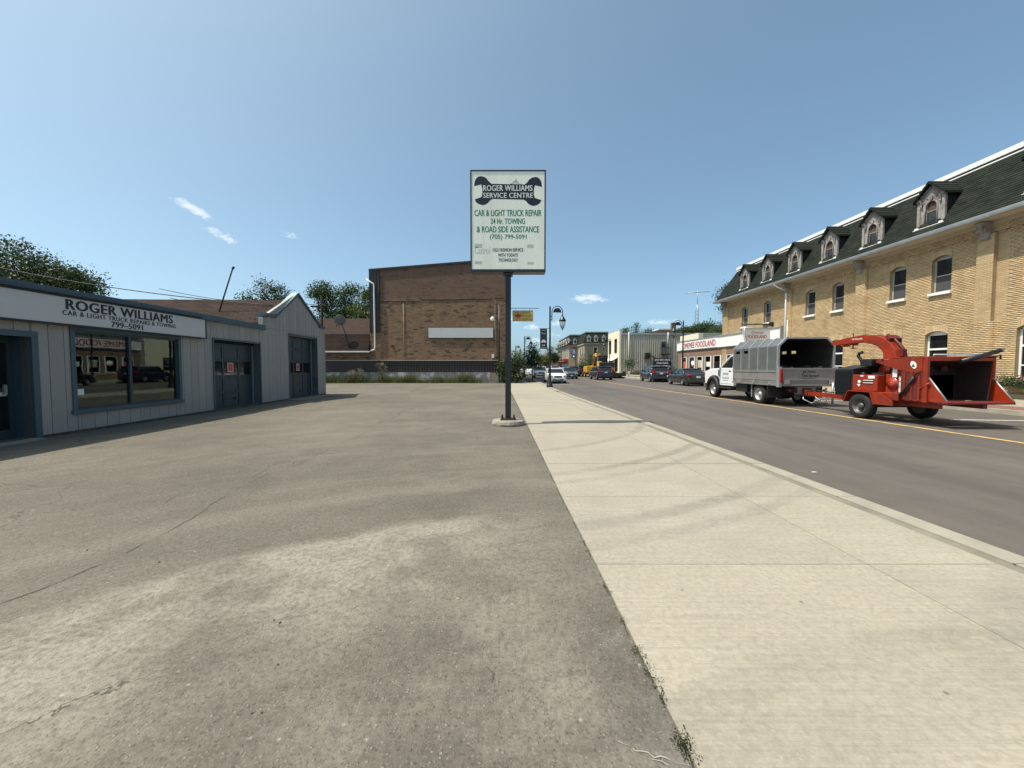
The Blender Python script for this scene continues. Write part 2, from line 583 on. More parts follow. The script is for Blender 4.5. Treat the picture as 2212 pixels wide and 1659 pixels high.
def cells(u0, u1, z0, z1, openings):
    """split a wall rectangle round rectangular openings (a0, a1, b0, b1)"""
    us = sorted({u0, u1, *[min(max(o[i], u0), u1) for o in openings for i in (0, 1)]})
    out = []
    for a, b in zip(us, us[1:]):
        if b - a < 1e-4:
            continue
        cov = sorted((o[2], o[3]) for o in openings if o[0] < (a + b) / 2 < o[1])
        z = z0
        for c, d in cov:
            if c > z:
                out.append((a, b, z, min(c, z1)))
            z = max(z, d)
        if z < z1:
            out.append((a, b, z, z1))
    return out
# ---------------------------------------------------------------- ground, road, pavements
ROAD_L = [(-12, 4.45), (-5, 4.25), (3, 4.03), (5.2, 3.96), (8, 3.86), (13.8, 3.6), (20, 3.27), (26.7, 2.95), (38, 2.9), (73, 2.2), (110, .8), (300, -7), (900, -40)]
ROAD_R = [(-12, 15.8), (15, 16.1), (40, 16.4), (60, 15.7), (85, 14.4), (110, 13.6), (300, 7), (900, -20)]
YELLOW = [(-12, 10.15), (7.4, 10.0), (16.6, 9.98), (29, 9.6), (40, 9.4), (51, 9.05), (80, 8.2), (110, 7.2), (300, 0), (900, -30)]
WALK_L = [(-12, 1.2), (1.4, .69), (2.9, .64), (4.5, .575), (9.9, .41), (23, -.03), (38, -.5), (110, -3.2), (300, -11), (900, -45)]
WALK_M = [(-12, 3.0), (2, 2.72), (4.4, 2.66), (6.3, 2.62), (8.6, 2.55), (19.3, 2.4), (30, 1.9)]


def road_z(x, y):
    c = lerp_poly(YELLOW, y)
    return -.03 + .05 * (1 - ((x - c) / 6.3) ** 2)


def g(x, y):
    """ground point seen at pixel (x, y) of the 3840 wide photograph, used to measure marks on the ground"""
    d = 1.5 / math.tan(math.atan((y - 1440.0) / 1442.0) + R(2.45))
    return ((x - 1920) / 1442 * (d * math.cos(R(2.45)) + 1.5 * math.sin(R(2.45))), d)


def ground_shader(kind):
    m = bpy.data.materials.new(kind + ' surface')
    m.use_nodes = True
    nt = m.node_tree
    b = nt.nodes['Principled BSDF']
    tc = nt.nodes.new('ShaderNodeTexCoord').outputs['Object']
    sp = node(nt, 'ShaderNodeSeparateXYZ', None, Vector=tc).outputs
    flat = node(nt, 'ShaderNodeCombineXYZ', None, X=sp[0], Y=sp[1], Z=0.0).outputs[0]
    big = noise(nt, flat, .28, 6, .62)
    mid = noise(nt, flat, 1.7, 6, .65, .4)
    fine = noise(nt, flat, 26, 5, .7)
    grain = noise(nt, flat, 130, 3, .6)

    def circ(cx, cy, wob, ws):
        v = node(nt, 'ShaderNodeVectorMath', {'operation': 'SUBTRACT'}, _0=flat, _1=(cx, cy, 0)).outputs[0]
        r = node(nt, 'ShaderNodeVectorMath', {'operation': 'LENGTH'}, _0=v).outputs['Value']
        return mth(nt, 'ADD', r, mth(nt, 'MULTIPLY', mth(nt, 'SUBTRACT', noise(nt, flat, ws, 5, .65), .5), wob))

    def band(r, a, b_, c, d):
        return mth(nt, 'MULTIPLY', maprange(nt, r, a, b_), maprange(nt, r, c, d, 1, 0))

    if kind == 'lot':
        k = mth(nt, 'ADD', mth(nt, 'MULTIPLY', big, .75), mth(nt, 'MULTIPLY', mid, .35))
        col = mixc(nt, maprange(nt, k, .38, .72), (.155, .136, .108), (.262, .23, .184))
        # sand swept into arcs by turning wheels
        r = circ(.6, -.6, .75, 1.1)
        d1 = mth(nt, 'MULTIPLY', band(r, 2.6, 4.05, 4.45, 4.62), maprange(nt, noise(nt, flat, 1.1, 6, .68), .36, .62, .12, 1))
        side = maprange(nt, sp[0], -.9, .55, 1, .25)
        d1 = mth(nt, 'MAXIMUM', mth(nt, 'MULTIPLY', d1, side), mth(nt, 'MULTIPLY', band(r, .4, 1.6, 3.6, 4.3), maprange(nt, noise(nt, flat, .8, 6, .66), .42, .66, 0, .55)))
        d2 = mth(nt, 'MULTIPLY', band(r, 5.3, 5.5, 5.6, 5.85), .18)
        d3 = mth(nt, 'MULTIPLY', band(circ(-5.5, 1.0, .9, .8), 1.3, 2.4, 3.0, 3.5), .4)
        sv0 = node(nt, 'ShaderNodeVectorMath', {'operation': 'SUBTRACT'}, _0=flat, _1=(.6, -.6, 0)).outputs[0]
        s30 = node(nt, 'ShaderNodeSeparateXYZ', None, Vector=sv0).outputs
        ang = mth(nt, 'ARCTAN2', s30[0], s30[1])
        r0 = node(nt, 'ShaderNodeVectorMath', {'operation': 'LENGTH'}, _0=sv0).outputs['Value']
        lug = mth(nt, 'MULTIPLY', maprange(nt, mth(nt, 'SINE', mth(nt, 'MULTIPLY_ADD', r0, 55.0, mth(nt, 'MULTIPLY', ang, 330.0))), -.2, .3), maprange(nt, mth(nt, 'SINE', mth(nt, 'MULTIPLY', r0, 75.0)), -.7, -.2))
        tread = mth(nt, 'MULTIPLY', mth(nt, 'MULTIPLY', lug, mth(nt, 'MAXIMUM', band(r0, 3.98, 4.0, 4.2, 4.22), mth(nt, 'MULTIPLY', band(r0, 3.5, 3.52, 3.7, 3.72), .6))), maprange(nt, noise(nt, flat, 1.6, 4, .6), .42, .58))
        dust = mth(nt, 'MULTIPLY', mth(nt, 'MAXIMUM', d1, d2), mth(nt, 'MULTIPLY_ADD', tread, -.55, 1.0))
        dark = mth(nt, 'MULTIPLY', band(r, 4.6, 5.0, 5.0, 5.9), .22)
        dark = mth(nt, 'MAXIMUM', dark, mth(nt, 'MULTIPLY', band(r, .9, 1.6, 2.0, 3.0), .12))
        edge = mth(nt, 'SUBTRACT', sp[0], mth(nt, 'MULTIPLY_ADD', sp[1], -.036, .73))
        dark = mth(nt, 'MAXIMUM', dark, mth(nt, 'MULTIPLY', maprange(nt, edge, -.38, -.02), maprange(nt, sp[1], 1.6, 2.6, .75, .25)))
        dark = mth(nt, 'MULTIPLY', dark, maprange(nt, noise(nt, flat, 2.2, 4), .3, .6, .4, 1))
        col = mixc(nt, dark, col, (.105, .099, .085))
        col = mixc(nt, mth(nt, 'MULTIPLY', dust, .95), col, (.45, .405, .335))
        # fine sweeps following the turning arcs
        sv = node(nt, 'ShaderNodeVectorMath', {'operation': 'SUBTRACT'}, _0=flat, _1=(.6, -.6, 0)).outputs[0]
        s3 = node(nt, 'ShaderNodeSeparateXYZ', None, Vector=sv).outputs
        pol = node(nt, 'ShaderNodeCombineXYZ', None, X=mth(nt, 'MULTIPLY', r, 7.0), Y=mth(nt, 'MULTIPLY', mth(nt, 'ARCTAN2', s3[0], s3[1]), 2.6), Z=0.0).outputs[0]
        sw = noise(nt, pol, 1.0, 6, .65)
        col = mixc(nt, maprange(nt, sw, .5, .75, 0, .3), col, (.36, .325, .26))
        col = mixc(nt, maprange(nt, sw, .48, .28, 0, .35), col, (.115, .105, .085))
        # oil and wet looking spots
        spot = maprange(nt, noise(nt, vmap(nt, flat, (.55, 1.2, 1)), 1.0, 5, .6), .64, .72)
        col = mixc(nt, mth(nt, 'MULTIPLY', spot, .4), col, (.09, .085, .075))
        # light and dark stones in the worn binder
        vor = node(nt, 'ShaderNodeTexVoronoi', {'feature': 'F1'}, Vector=flat, Scale=58.0, Randomness=1.0)
        rr = node(nt, 'ShaderNodeSeparateColor', None, _0=vor.outputs['Color']).outputs
        stone = mth(nt, 'MULTIPLY', maprange(nt, vor.outputs['Distance'], .25, .42, 1, 0), maprange(nt, rr[0], .6, .95))
        pit = mth(nt, 'MULTIPLY', maprange(nt, vor.outputs['Distance'], .3, .5, 1, 0), maprange(nt, rr[1], .62, .9))
        # hairline crack network and old oil drips
        wob = node(nt, 'ShaderNodeTexNoise', None, Vector=flat, Scale=1.3, Detail=5.0, Roughness=.65).outputs['Color']
        wv = node(nt, 'ShaderNodeVectorMath', {'operation': 'MULTIPLY_ADD'}, _0=wob, _1=(.9, .9, 0), _2=flat).outputs[0]
        ve = node(nt, 'ShaderNodeTexVoronoi', {'feature': 'DISTANCE_TO_EDGE'}, Vector=wv, Scale=.55, Randomness=1.0).outputs['Distance']
        ck = mth(nt, 'MULTIPLY', maprange(nt, ve, .0015, .0045, 1, 0), maprange(nt, noise(nt, flat, .45, 3), .5, .6))
        vo = node(nt, 'ShaderNodeTexVoronoi', {'feature': 'F1'}, Vector=flat, Scale=1.1, Randomness=1.0)
        ro = node(nt, 'ShaderNodeSeparateColor', None, _0=vo.outputs['Color']).outputs
        oil = mth(nt, 'MULTIPLY', maprange(nt, mth(nt, 'ADD', vo.outputs['Distance'], mth(nt, 'MULTIPLY', mth(nt, 'SUBTRACT', noise(nt, flat, 14, 3), .5), .08)), .05, .1, 1, 0), maprange(nt, ro[0], .72, .8))
        clear = mth(nt, 'SUBTRACT', 1.0, mth(nt, 'MULTIPLY', dust, .75))
        col = mixc(nt, mth(nt, 'MULTIPLY', ck, .8), col, (.06, .055, .045))
        col = mixc(nt, mth(nt, 'MULTIPLY', mth(nt, 'MULTIPLY', oil, clear), .45), col, (.07, .065, .055))
        col = mixc(nt, mth(nt, 'MULTIPLY', mth(nt, 'MULTIPLY', stone, clear), .62), col, (.44, .41, .35))
        col = mixc(nt, mth(nt, 'MULTIPLY', mth(nt, 'MULTIPLY', pit, clear), .6), col, (.075, .07, .06))
        v2 = node(nt, 'ShaderNodeTexVoronoi', {'feature': 'F1'}, Vector=flat, Scale=17.0, Randomness=1.0)
        r2 = node(nt, 'ShaderNodeSeparateColor', None, _0=v2.outputs['Color']).outputs
        chip = mth(nt, 'MULTIPLY', maprange(nt, v2.outputs['Distance'], .1, .19, 1, 0), maprange(nt, r2[0], .9, .96))
        col = mixc(nt, mth(nt, 'MULTIPLY', chip, .6), col, (.55, .52, .46))
        col = mixc(nt, maprange(nt, fine, .3, .62, .55, 0), col, (.095, .088, .072))
        g2 = noise(nt, flat, 70, 4, .75)
        col = mixc(nt, maprange(nt, g2, .54, .7, 0, .5), col, (.42, .38, .31))
        col = mixc(nt, maprange(nt, g2, .46, .3, 0, .55), col, (.08, .074, .06))
        bh = mth(nt, 'ADD', mth(nt, 'MULTIPLY', fine, .8), mth(nt, 'MULTIPLY', mth(nt, 'ADD', grain, stone), .5))
        rough, bs, bd = .9, .75, .012
    elif kind == 'walk':
        k = mth(nt, 'ADD', mth(nt, 'MULTIPLY', big, .55), mth(nt, 'MULTIPLY', mid, .5))
        col = mixc(nt, maprange(nt, k, .36, .7), (.375, .338, .276), (.478, .432, .354))
        oi = nt.nodes.new('ShaderNodeObjectInfo').outputs['Random']
        col = mixc(nt, mth(nt, 'MULTIPLY', oi, .4), col, (.5, .45, .33))
        # broom finish across the walk
        br = noise(nt, vmap(nt, flat, (1.2, 34, 1)), 1.0, 5, .7)
        col = mixc(nt, maprange(nt, br, .46, .74, 0, .36), col, (.25, .225, .175))
        br2 = noise(nt, vmap(nt, flat, (.5, 150, 1)), 1.0, 3, .7)
        col = mixc(nt, maprange(nt, br2, .42, .7, 0, .34), col, (.23, .21, .165))
        tm = None
        for (cx, cy, rad, w, amt) in ((-2, 12, 7.17, .13, .6), (-2, 12, 7.55, .12, .42), (-2, 12, 8.85, .15, .55), (-2, 12, 9.25, .12, .36), (-2, 12, 5.75, .13, .5), (-2, 12, 11.0, .3, .3), (3.2, -4.2, 6.3, .16, .42), (3.0, -4.4, 5.7, .22, .35)):
            rr = circ(cx, cy, .09, 3.0)
            t = mth(nt, 'MULTIPLY', maprange(nt, mth(nt, 'ABSOLUTE', mth(nt, 'SUBTRACT', rr, rad)), w * .35, w, 1, 0), amt)
            tm = t if tm is None else mth(nt, 'MAXIMUM', tm, t)
        tread = maprange(nt, noise(nt, flat, 9, 4, .7), .3, .65, .35, 1)
        tm = mth(nt, 'MULTIPLY', mth(nt, 'MULTIPLY', tm, tread), maprange(nt, noise(nt, flat, .7, 3), .35, .6, .5, 1))
        col = mixc(nt, mth(nt, 'MULTIPLY', tm, 1.0), col, (.17, .157, .13))
        st = maprange(nt, noise(nt, flat, 2.6, 6, .72), .62, .76)
        col = mixc(nt, mth(nt, 'MULTIPLY', st, .35), col, (.27, .24, .185))
        v2 = node(nt, 'ShaderNodeTexVoronoi', {'feature': 'F1'}, Vector=flat, Scale=7.0, Randomness=1.0)
        r2 = node(nt, 'ShaderNodeSeparateColor', None, _0=v2.outputs['Color']).outputs
        gum = mth(nt, 'MULTIPLY', maprange(nt, v2.outputs['Distance'], .06, .1, 1, 0), maprange(nt, r2[0], .86, .9))
        col = mixc(nt, mth(nt, 'MULTIPLY', gum, .7), col, (.12, .1, .08))
        col = mixc(nt, maprange(nt, fine, .33, .62, .42, 0), col, (.23, .205, .16))
        col = mixc(nt, maprange(nt, noise(nt, flat, 55, 4, .7), .52, .7, 0, .35), col, (.56, .52, .43))
        bh = mth(nt, 'ADD', mth(nt, 'MULTIPLY', br2, .5), mth(nt, 'MULTIPLY', fine, .6))
        rough, bs, bd = .85, .35, .006
    elif kind == 'road':
        k = mth(nt, 'ADD', mth(nt, 'MULTIPLY', big, .5), mth(nt, 'MULTIPLY', mid, .3))
        lanes = noise(nt, vmap(nt, flat, (1.1, .05, 1)), 1.0, 4, .6)
        col = mixc(nt, maprange(nt, mth(nt, 'ADD', mth(nt, 'MULTIPLY', k, .6), mth(nt, 'MULTIPLY', lanes, .55)), .38, .68), (.115, .1, .09), (.175, .154, .136))
        pt = maprange(nt, noise(nt, vmap(nt, flat, (.9, .9, 1)), 1.0, 5, .6), .66, .73)
        col = mixc(nt, mth(nt, 'MULTIPLY', pt, .5), col, (.045, .042, .04))
        vor = node(nt, 'ShaderNodeTexVoronoi', {'feature': 'F1'}, Vector=flat, Scale=75.0)
        rr = node(nt, 'ShaderNodeSeparateColor', None, _0=vor.outputs['Color']).outputs
        stone = mth(nt, 'MULTIPLY', maprange(nt, vor.outputs['Distance'], .25, .45, 1, 0), maprange(nt, rr[0], .6, .95))
        col = mixc(nt, mth(nt, 'MULTIPLY', stone, .5), col, (.22, .2, .18))
        gut = maprange(nt, mth(nt, 'SUBTRACT', sp[0], mth(nt, 'MULTIPLY_ADD', sp[1], -.036, 4.14)), .05, .9, .5, 0)
        col = mixc(nt, mth(nt, 'MULTIPLY', gut, mid), col, (.2, .18, .145))
        bh = mth(nt, 'ADD', fine, mth(nt, 'MULTIPLY', grain, .6))
        rough, bs, bd = .8, .5, .008
    else:
        k = mth(nt, 'ADD', mth(nt, 'MULTIPLY', big, .5), mth(nt, 'MULTIPLY', mid, .5))
        col = mixc(nt, maprange(nt, k, .35, .7), (.05, .06, .025), (.11, .1, .05))
        bh = fine
        rough, bs, bd = .95, .6, .03
    col = node(nt, 'ShaderNodeVectorMath', {'operation': 'SCALE'}, _0=col, Scale={'lot': .665, 'walk': .715, 'road': .68}.get(kind, .77)).outputs[0]
    nt.links.new(col, b.inputs['Base Color'])
    b.inputs['Roughness'].default_value = rough
    b.inputs['Specular IOR Level'].default_value = .25
    bn = node(nt, 'ShaderNodeBump', None, Strength=bs, Distance=bd, Height=bh)
    nt.links.new(bn.outputs[0], b.inputs['Normal'])
    return m


MAT['lot'] = ground_shader('lot')
MAT['walk'] = ground_shader('walk')
MAT['road'] = ground_shader('road')
MAT['ground'] = ground_shader('ground')
MAT['soil'] = M('dark joint dirt', (.05, .043, .033), .95, var=.4, scale=9)
MAT['kerb'] = M('kerb concrete', (.26, .236, .188), .88, var=.15, scale=3, bump=.3, bscale=50, dirt=.5, dirtcol=(.18, .16, .125))
MAT['crack'] = M('crack', (.075, .066, .052), .95, var=.4, scale=12)
MAT['patch'] = M('patched asphalt', (.19, .165, .125), .92, var=.25, scale=5, bump=.8, bscale=60)

o = MB().poly([(-3000, -200, -.14), (3000, -200, -.14), (3000, 6000, -.14), (-3000, 6000, -.14)]).build('ground', MAT['ground'], kind='structure')

# the garage forecourt: a worn asphalt sheet whose edge has crumbled along the pavement
pts = []
y = -6.0
while y < 37.0:
    pts.append((lerp_poly(WALK_L, y) - .003 - rnd.random() * (.016 if y < 12 else .05), y, 0))
    y += .06 if y < 9 else .4
lot = MB().poly(pts + [(-.5, 37.2, 0), (-30, 37.2, 0), (-45, 37.2, 0), (-45, -6, 0)])
lot = lot.build('parking_lot', MAT['lot'], kind='structure')
lot['label'] = 'worn grey asphalt forecourt with sandy wheel arcs'
MB().poly([(-45, -7, -.022)] + [(lerp_poly(ROAD_L, y) - .1, y, -.022) for y in (-7, -5, 3, 5.2, 8, 13.8, 20, 26.7, 38)] + [(-45, 38, -.022)]).build('soil', MAT['soil'], kind='structure')


def ribbon(pts, w, z, jit, step=.12):
    """thin wandering strip along a polyline on the ground"""
    P = []
    for (a, b) in zip(pts, pts[1:]):
        a, b = Vector((*a, 0)), Vector((*b, 0))
        n = max(1, int((b - a).length / step))
        P += [a.lerp(b, i / n) for i in range(n)]
    P.append(Vector((*pts[-1], 0)))
    m = MB()
    L, Rr = [], []
    for i, p in enumerate(P):
        d = (P[min(i + 1, len(P) - 1)] - P[max(i - 1, 0)]).normalized()
        s = Vector((-d.y, d.x, 0))
        c = p + s * rnd.uniform(-jit, jit)
        ww = w * rnd.choice((.1, .3, .6, .9, 1.2))
        L.append((c.x + s.x * ww, c.y + s.y * ww, z))
        Rr.append((c.x - s.x * ww, c.y - s.y * ww, z))
    for i in range(len(P) - 1):
        m.add([L[i], L[i + 1], Rr[i + 1], Rr[i]], [(0, 1, 2, 3)])
    return m


Z6 = lambda L: [g(a / 1.164, 1600 + b / 1.164) for a, b in L]
for L, w, j in (
        ([(1640, 2), (1500, 75), (1420, 103), (1330, 150), (1270, 180), (1130, 225), (1030, 270)], .007, .03),
        ([(1390, 98), (1300, 130), (1180, 175), (1110, 220)], .007, .025),
        ([(990, 305), (930, 330), (850, 400), (740, 455), (640, 510), (560, 550)], .008, .02),
        ([(560, 550), (480, 590), (400, 620), (250, 680), (150, 720), (0, 775)], .005, .02),
        ([(0, 248), (180, 262), (420, 262), (640, 250), (900, 262)], .003, .03),
        ([(820, 268), (770, 300), (720, 335)], .006, .02),
        ([(2130, 1045), (2150, 1080), (2145, 1120)], .004, .01)):
    ribbon(Z6(L), w, .003, j).build('crack', MAT['crack'], lot)
Z3 = lambda L: [g(1150 + a / 2.5525, 950 + b / 2.5525) for a, b in L]
for L in ([(200, 1300), (420, 1290), (620, 1300), (800, 1330)], [(720, 1420), (900, 1400), (960, 1395)], [(500, 1365), (760, 1355), (1000, 1362)], [(640, 1659), (800, 1580), (1020, 1480)], [(980, 1330), (1160, 1262)]):
    ribbon(Z3(L), .035, .003, .12, .35).build('crack', MAT['crack'], lot)
MAT['scrape'] = M('pale scrape', (.28, .265, .22), .9, var=.2)
Z7 = lambda L: [g(1900 + a / 1.121, 1400 + b / 1.121) for a, b in L]
for L in ([(470, 1548), (540, 1585), (620, 1612), (700, 1632), (760, 1650)], [(520, 1590), (600, 1620), (680, 1652)]):
    ribbon(Z7(L), .0028, .0035, .007, .02).build('scrape', MAT['scrape'], lot)
# pebbles lying loose on the asphalt
peb = []
for zx, zy, r, pl_ in ((1222, 857, .008, 'largest dark pebble on the sandy sweep of the forecourt'), (1197, 845, .005, 'tiny pebble just beside the largest pebble on the sandy sweep'), (1213, 1040, .006, 'lone dark pebble below the sandy sweep'),
                       (1100, 1252, .005, 'left one of two close pebbles near the bottom of the forecourt'), (1142, 1250, .005, 'right one of two close pebbles near the bottom of the forecourt'),
                       (380, 540, .008, 'dark flat chip beside the long crack, further left'), (695, 592, .008, 'dark flat chip right of the long crack')):
    x, y = g(zx / 1.164, 1600 + zy / 1.164)
    m = MB().lathe([(0, -r * .2), (r, 0), (r * .9, r * .45), (0, r * .7)], (0, 0, 0), 7)
    p = m.build('pebble', MAT['crack'])
    p.location = (x, y, .002)
    tag(p, pl_, 'pebble', 'pebbles scattered on the forecourt')
    peb.append(p)

# left pavement: concrete slabs in two rows with sawn joints, depressed kerb stones along the road
walk = MB().poly([(lerp_poly(WALK_L, 24.0), 24.0, .012), (lerp_poly(ROAD_L, 24.0) - .3, 24.0, .012)] + [(lerp_poly(ROAD_L, y) - .3, y, .012) for y in (26.7, 38, 73, 110, 300)] +
                 [(lerp_poly(WALK_L, y), y, .012) for y in (300, 110, 38)]).build('sidewalk', MAT['walk'], kind='structure')
ys = [-4.79 + 1.53 * i for i in range(19)] + [24.0]
ys = [y for y in ys if y <= 24.0]
for a, b in zip(ys, ys[1:]):
    q = .0035
    ll, mm = (lerp_poly(WALK_L, a), lerp_poly(WALK_L, b)), (lerp_poly(WALK_M, a), lerp_poly(WALK_M, b))
    rr = (lerp_poly(ROAD_L, a) - .34, lerp_poly(ROAD_L, b) - .34)
    dz = rnd.uniform(-.002, .002)
    t = [(-.004 * 0)]
    for (l, r) in (((ll[0], ll[1]), (mm[0] - q, mm[1] - q)), ((mm[0] + q, mm[1] + q), rr)):
        sk = .018 * (l[0] - .6)
        MB().prism([(l[0], a + q), (r[0], a + q), (r[1], b - q), (l[1], b - q)], 'z', -.06, .008 + dz).build('slab', MAT['walk'], walk)
    MB().prism([(lerp_poly(ROAD_L, a) - .22, a + .004), (lerp_poly(ROAD_L, a), a + .004), (lerp_poly(ROAD_L, b), b - .004), (lerp_poly(ROAD_L, b) - .22, b - .004)], 'z', -.12, .012 + dz).build('kerb_stone', MAT['kerb'], walk, bevel=.012)
MAT['gutter_dirt'] = M('gutter dirt', (.17, .152, .118), .95, var=.3, scale=3)
MB().add([(lerp_poly(ROAD_L, y) - d, y, -.004) for y in ys for d in (.35, .2)], [(2 * i, 2 * i + 1, 2 * i + 3, 2 * i + 2) for i in range(len(ys) - 1)]).build('kerb_gutter', MAT['gutter_dirt'], walk)
m = MB()
yk = [24.0, 26.7, 32, 38, 50, 73, 90, 110, 200, 300]
m.loft([[(lerp_poly(ROAD_L, y) - .32, y, .05), (lerp_poly(ROAD_L, y) - .03, y, .05), (lerp_poly(ROAD_L, y) + .02, y, -.1), (lerp_poly(ROAD_L, y) - .32, y, -.1)] for y in yk], smooth=False)
m.build('kerb', MAT['kerb'], walk)
# dark planting bed beside the kerb
MB().poly([(1.6, 39, .02), (2.55, 39, .02), (2.35, 52, .02), (1.5, 52, .02)]).build('planting_bed', MAT['soil'], walk)

# road with a slight crown
ysr = [-12, -6, 0, 4, 8, 12, 16, 20, 26.7, 33, 40, 51, 60, 73, 85, 110, 150, 200, 300, 500, 900]
rings = []
for y in ysr:
    l, r = lerp_poly(ROAD_L, y) - .02, lerp_poly(ROAD_R, y) + .05
    rings.append([(l + (r - l) * t / 8, y, road_z(l + (r - l) * t / 8, y)) for t in range(9)])
road = MB().loft(rings, cap=False, closed=False).build('road', MAT['road'], kind='structure')
m = MB()
for i, (a, b) in enumerate(zip(ysr, ysr[1:])):
    n = max(1, int((b - a) / 2))
    for j in range(n):
        p, q = a + (b - a) * j / n, a + (b - a) * (j + 1) / n
        xs = (lerp_poly(YELLOW, p), lerp_poly(YELLOW, q))
        m.add([(xs[0] - .07, p, road_z(xs[0], p) + .006), (xs[0] + .07, p, road_z(xs[0], p) + .006), (xs[1] + .07, q, road_z(xs[1], q) + .006), (xs[1] - .07, q, road_z(xs[1], q) + .006)], [(0, 1, 2, 3)])
m.build('centre_line', MAT['asphalt_line_yellow'], road)


def mark(x0, y0, x1, y1, w):
    d = Vector((x1 - x0, y1 - y0, 0)).normalized()
    s = Vector((-d.y, d.x, 0)) * w / 2
    P = []
    for i in range(7):
        x, y = x0 + (x1 - x0) * i / 6, y0 + (y1 - y0) * i / 6
        P += [(x - s.x, y - s.y, road_z(x, y) + .007), (x + s.x, y + s.y, road_z(x, y) + .007)]
    MB().add(P, [(2 * i, 2 * i + 1, 2 * i + 3, 2 * i + 2) for i in range(6)]).build('parking_line', MAT['asphalt_line_white'], road)


mark(12.5, 10.9, 15.6, 10.75, .1)
mark(13.0, 17.4, 15.7, 17.4, .1)
mark(3.35, 34.0, 5.6, 34.3, .12)
for y in (25.2, 47.5, 54.5, 61.5):
    mark(13.9, y, 16.0, y, .1)
mark(3.4, 29.5, 6.3, 29.6, .05)
# right hand pavement
rw = []
yr = [-12, -5, 0, 5, 10, 15, 20, 30, 40, 50, 60, 73, 85, 110, 200, 300]
rg = MB().loft([[(lerp_poly(ROAD_R, y), y, -.1), (lerp_poly(ROAD_R, y) + .03, y, .12), (lerp_poly(ROAD_R, y) + .2, y, .13), (lerp_poly(ROAD_R, y) + .22, y, .1)] for y in yr], closed=False, cap=False, smooth=False)
MAT['paver'] = brick_mat('red pavers', (.17, .075, .055), (.12, .055, .045), (.12, .09, .07), .2, .1, .006, bump=.3)
rwalk = MB().loft([[(lerp_poly(ROAD_R, y) + .21, y, .125), (lerp_poly(ROAD_R, y) + 1.4, y, .15), (21.0 if y < 100 else lerp_poly(ROAD_R, y) + 5, y, .25)] for y in yr], cap=False, closed=False, smooth=False).build('sidewalk', MAT['walk'], kind='structure')
rg.build('kerb', MAT['kerb'], rwalk)
MAT['paver_flat'] = M('red paving band', (.17, .08, .062), .9, var=.25, scale=6, bump=.3, bscale=30)
MB().loft([[(lerp_poly(ROAD_R, y) + .24, y, .132), (lerp_poly(ROAD_R, y) + 1.35, y, .156)] for y in yr if y < 25], cap=False, closed=False, smooth=False).build('paver_band', MAT['paver_flat'], rwalk)
MB().poly([(19, 40, .2), (70, 40, .2), (70, 100, .2), (17, 100, .2)]).build('lawn', MAT['ground'], kind='structure')
# far ends: rising wooded ground that closes the street
hm = MB()
for (x0, x1, y0, h) in ((-900, -60, 420, 9), (-140, 220, 760, 12), (120, 1200, 420, 8)):
    n = 24
    ring = [[(x0 + (x1 - x0) * i / n, y0, -.2) for i in range(n + 1)], [(x0 + (x1 - x0) * i / n, y0 + 60, h * (.55 + .45 * math.sin(i * 1.7 + x0)) * math.sin(math.pi * (i + .3) / (n + .6)) ** .4) for i in range(n + 1)], [(x0 + (x1 - x0) * i / n, y0 + 200, -.2) for i in range(n + 1)]]
    hm.loft(ring, cap=False, closed=False)
MAT['wooded'] = M('distant wooded rise', (.035, .055, .022), .95, var=.4, scale=.05, bump=1.0, bscale=.3)
hm.build('distant_hill', MAT['wooded'], kind='structure')
# ---------------------------------------------------------------- service garage (left)
GX, GR = -9.7, math.atan(.037)
# local frame: u runs along the front wall away from the camera, v outwards to the forecourt (local x), z up
gar = thing('service_garage', 'low grey vertical-plank service garage with teal trim and two overhead doors', 'garage', (GX, 0, 0), GR)


def gbuild(m, name, mat, parent=gar, **k):
    return m.build(name, mat, parent, **k)


OPEN_DOOR = (6.7, 8.0, -.1, 2.13)
OPEN_WIN = (8.83, 11.68, .53, 2.36)
OPEN_G1 = (13.15, 15.68, -.1, 2.45)
OPEN_G2 = (17.92, 20.62, -.1, 3.02)
OPENS = [OPEN_DOOR, OPEN_WIN, OPEN_G1, OPEN_G2]
U0, US, U1 = 3.6, 16.0, 21.55
PK, PKZ, SHZ = 18.75, 5.02, 3.58


def top_at(u):
    if u < US:
        return 3.1
    return min(SHZ + .08 + max(0, (PKZ - SHZ) * (1 - abs(u - PK) / 2.62)), PKZ)


u = U0
w = .295
while u < U1 - .02:
    b = min(u + w, U1)
    segs = cells(u, b, .06, 99, OPENS)
    cuts = sorted({a for a, _, _, _ in segs} | {c for _, c, _, _ in segs})
    for (a, c, z0, z1) in segs:
        m = MB()
        x = rnd.uniform(0, .003)
        if z1 > 50:
            m.prism([(a + .006, z0), (c - .006, z0), (c - .006, top_at(c)), (a + .006, top_at(a))], 'x', -.02, .018 + x)
        else:
            m.box(-.02, .018 + x, a + .006, c - .006, z0, z1)
        gbuild(m, 'plank', MAT['siding'])
    u = b
# backing wall, other walls, roofs
m = MB()
for (a, c, z0, z1) in cells(U0, U1, 0, 3.0, OPENS):
    m.box(-.2, -.012, a, c, z0, z1)
m.prism([(US, 3.0), (U1, 3.0), (U1, 3.6), (PK, PKZ - .03), (US, 3.55)], 'x', -.2, -.012)
gbuild(m, 'wall', MAT['siding'])
m = MB().box(-9, -.2, U1 - .2, U1 - .002, 0, 3.5).box(-9, -.2, U0, U0 + .2, 0, 3.0).box(-9.2, -9, U0, U1, 0, 3.0)
gbuild(m, 'side_wall', MAT['siding'])
MAT['tar'] = M('tar roof', (.05, .05, .052), .9, var=.3)
gbuild(MB().box(-9.1, -.2, U0, US, 2.9, 3.0), 'roof', MAT['tar'])
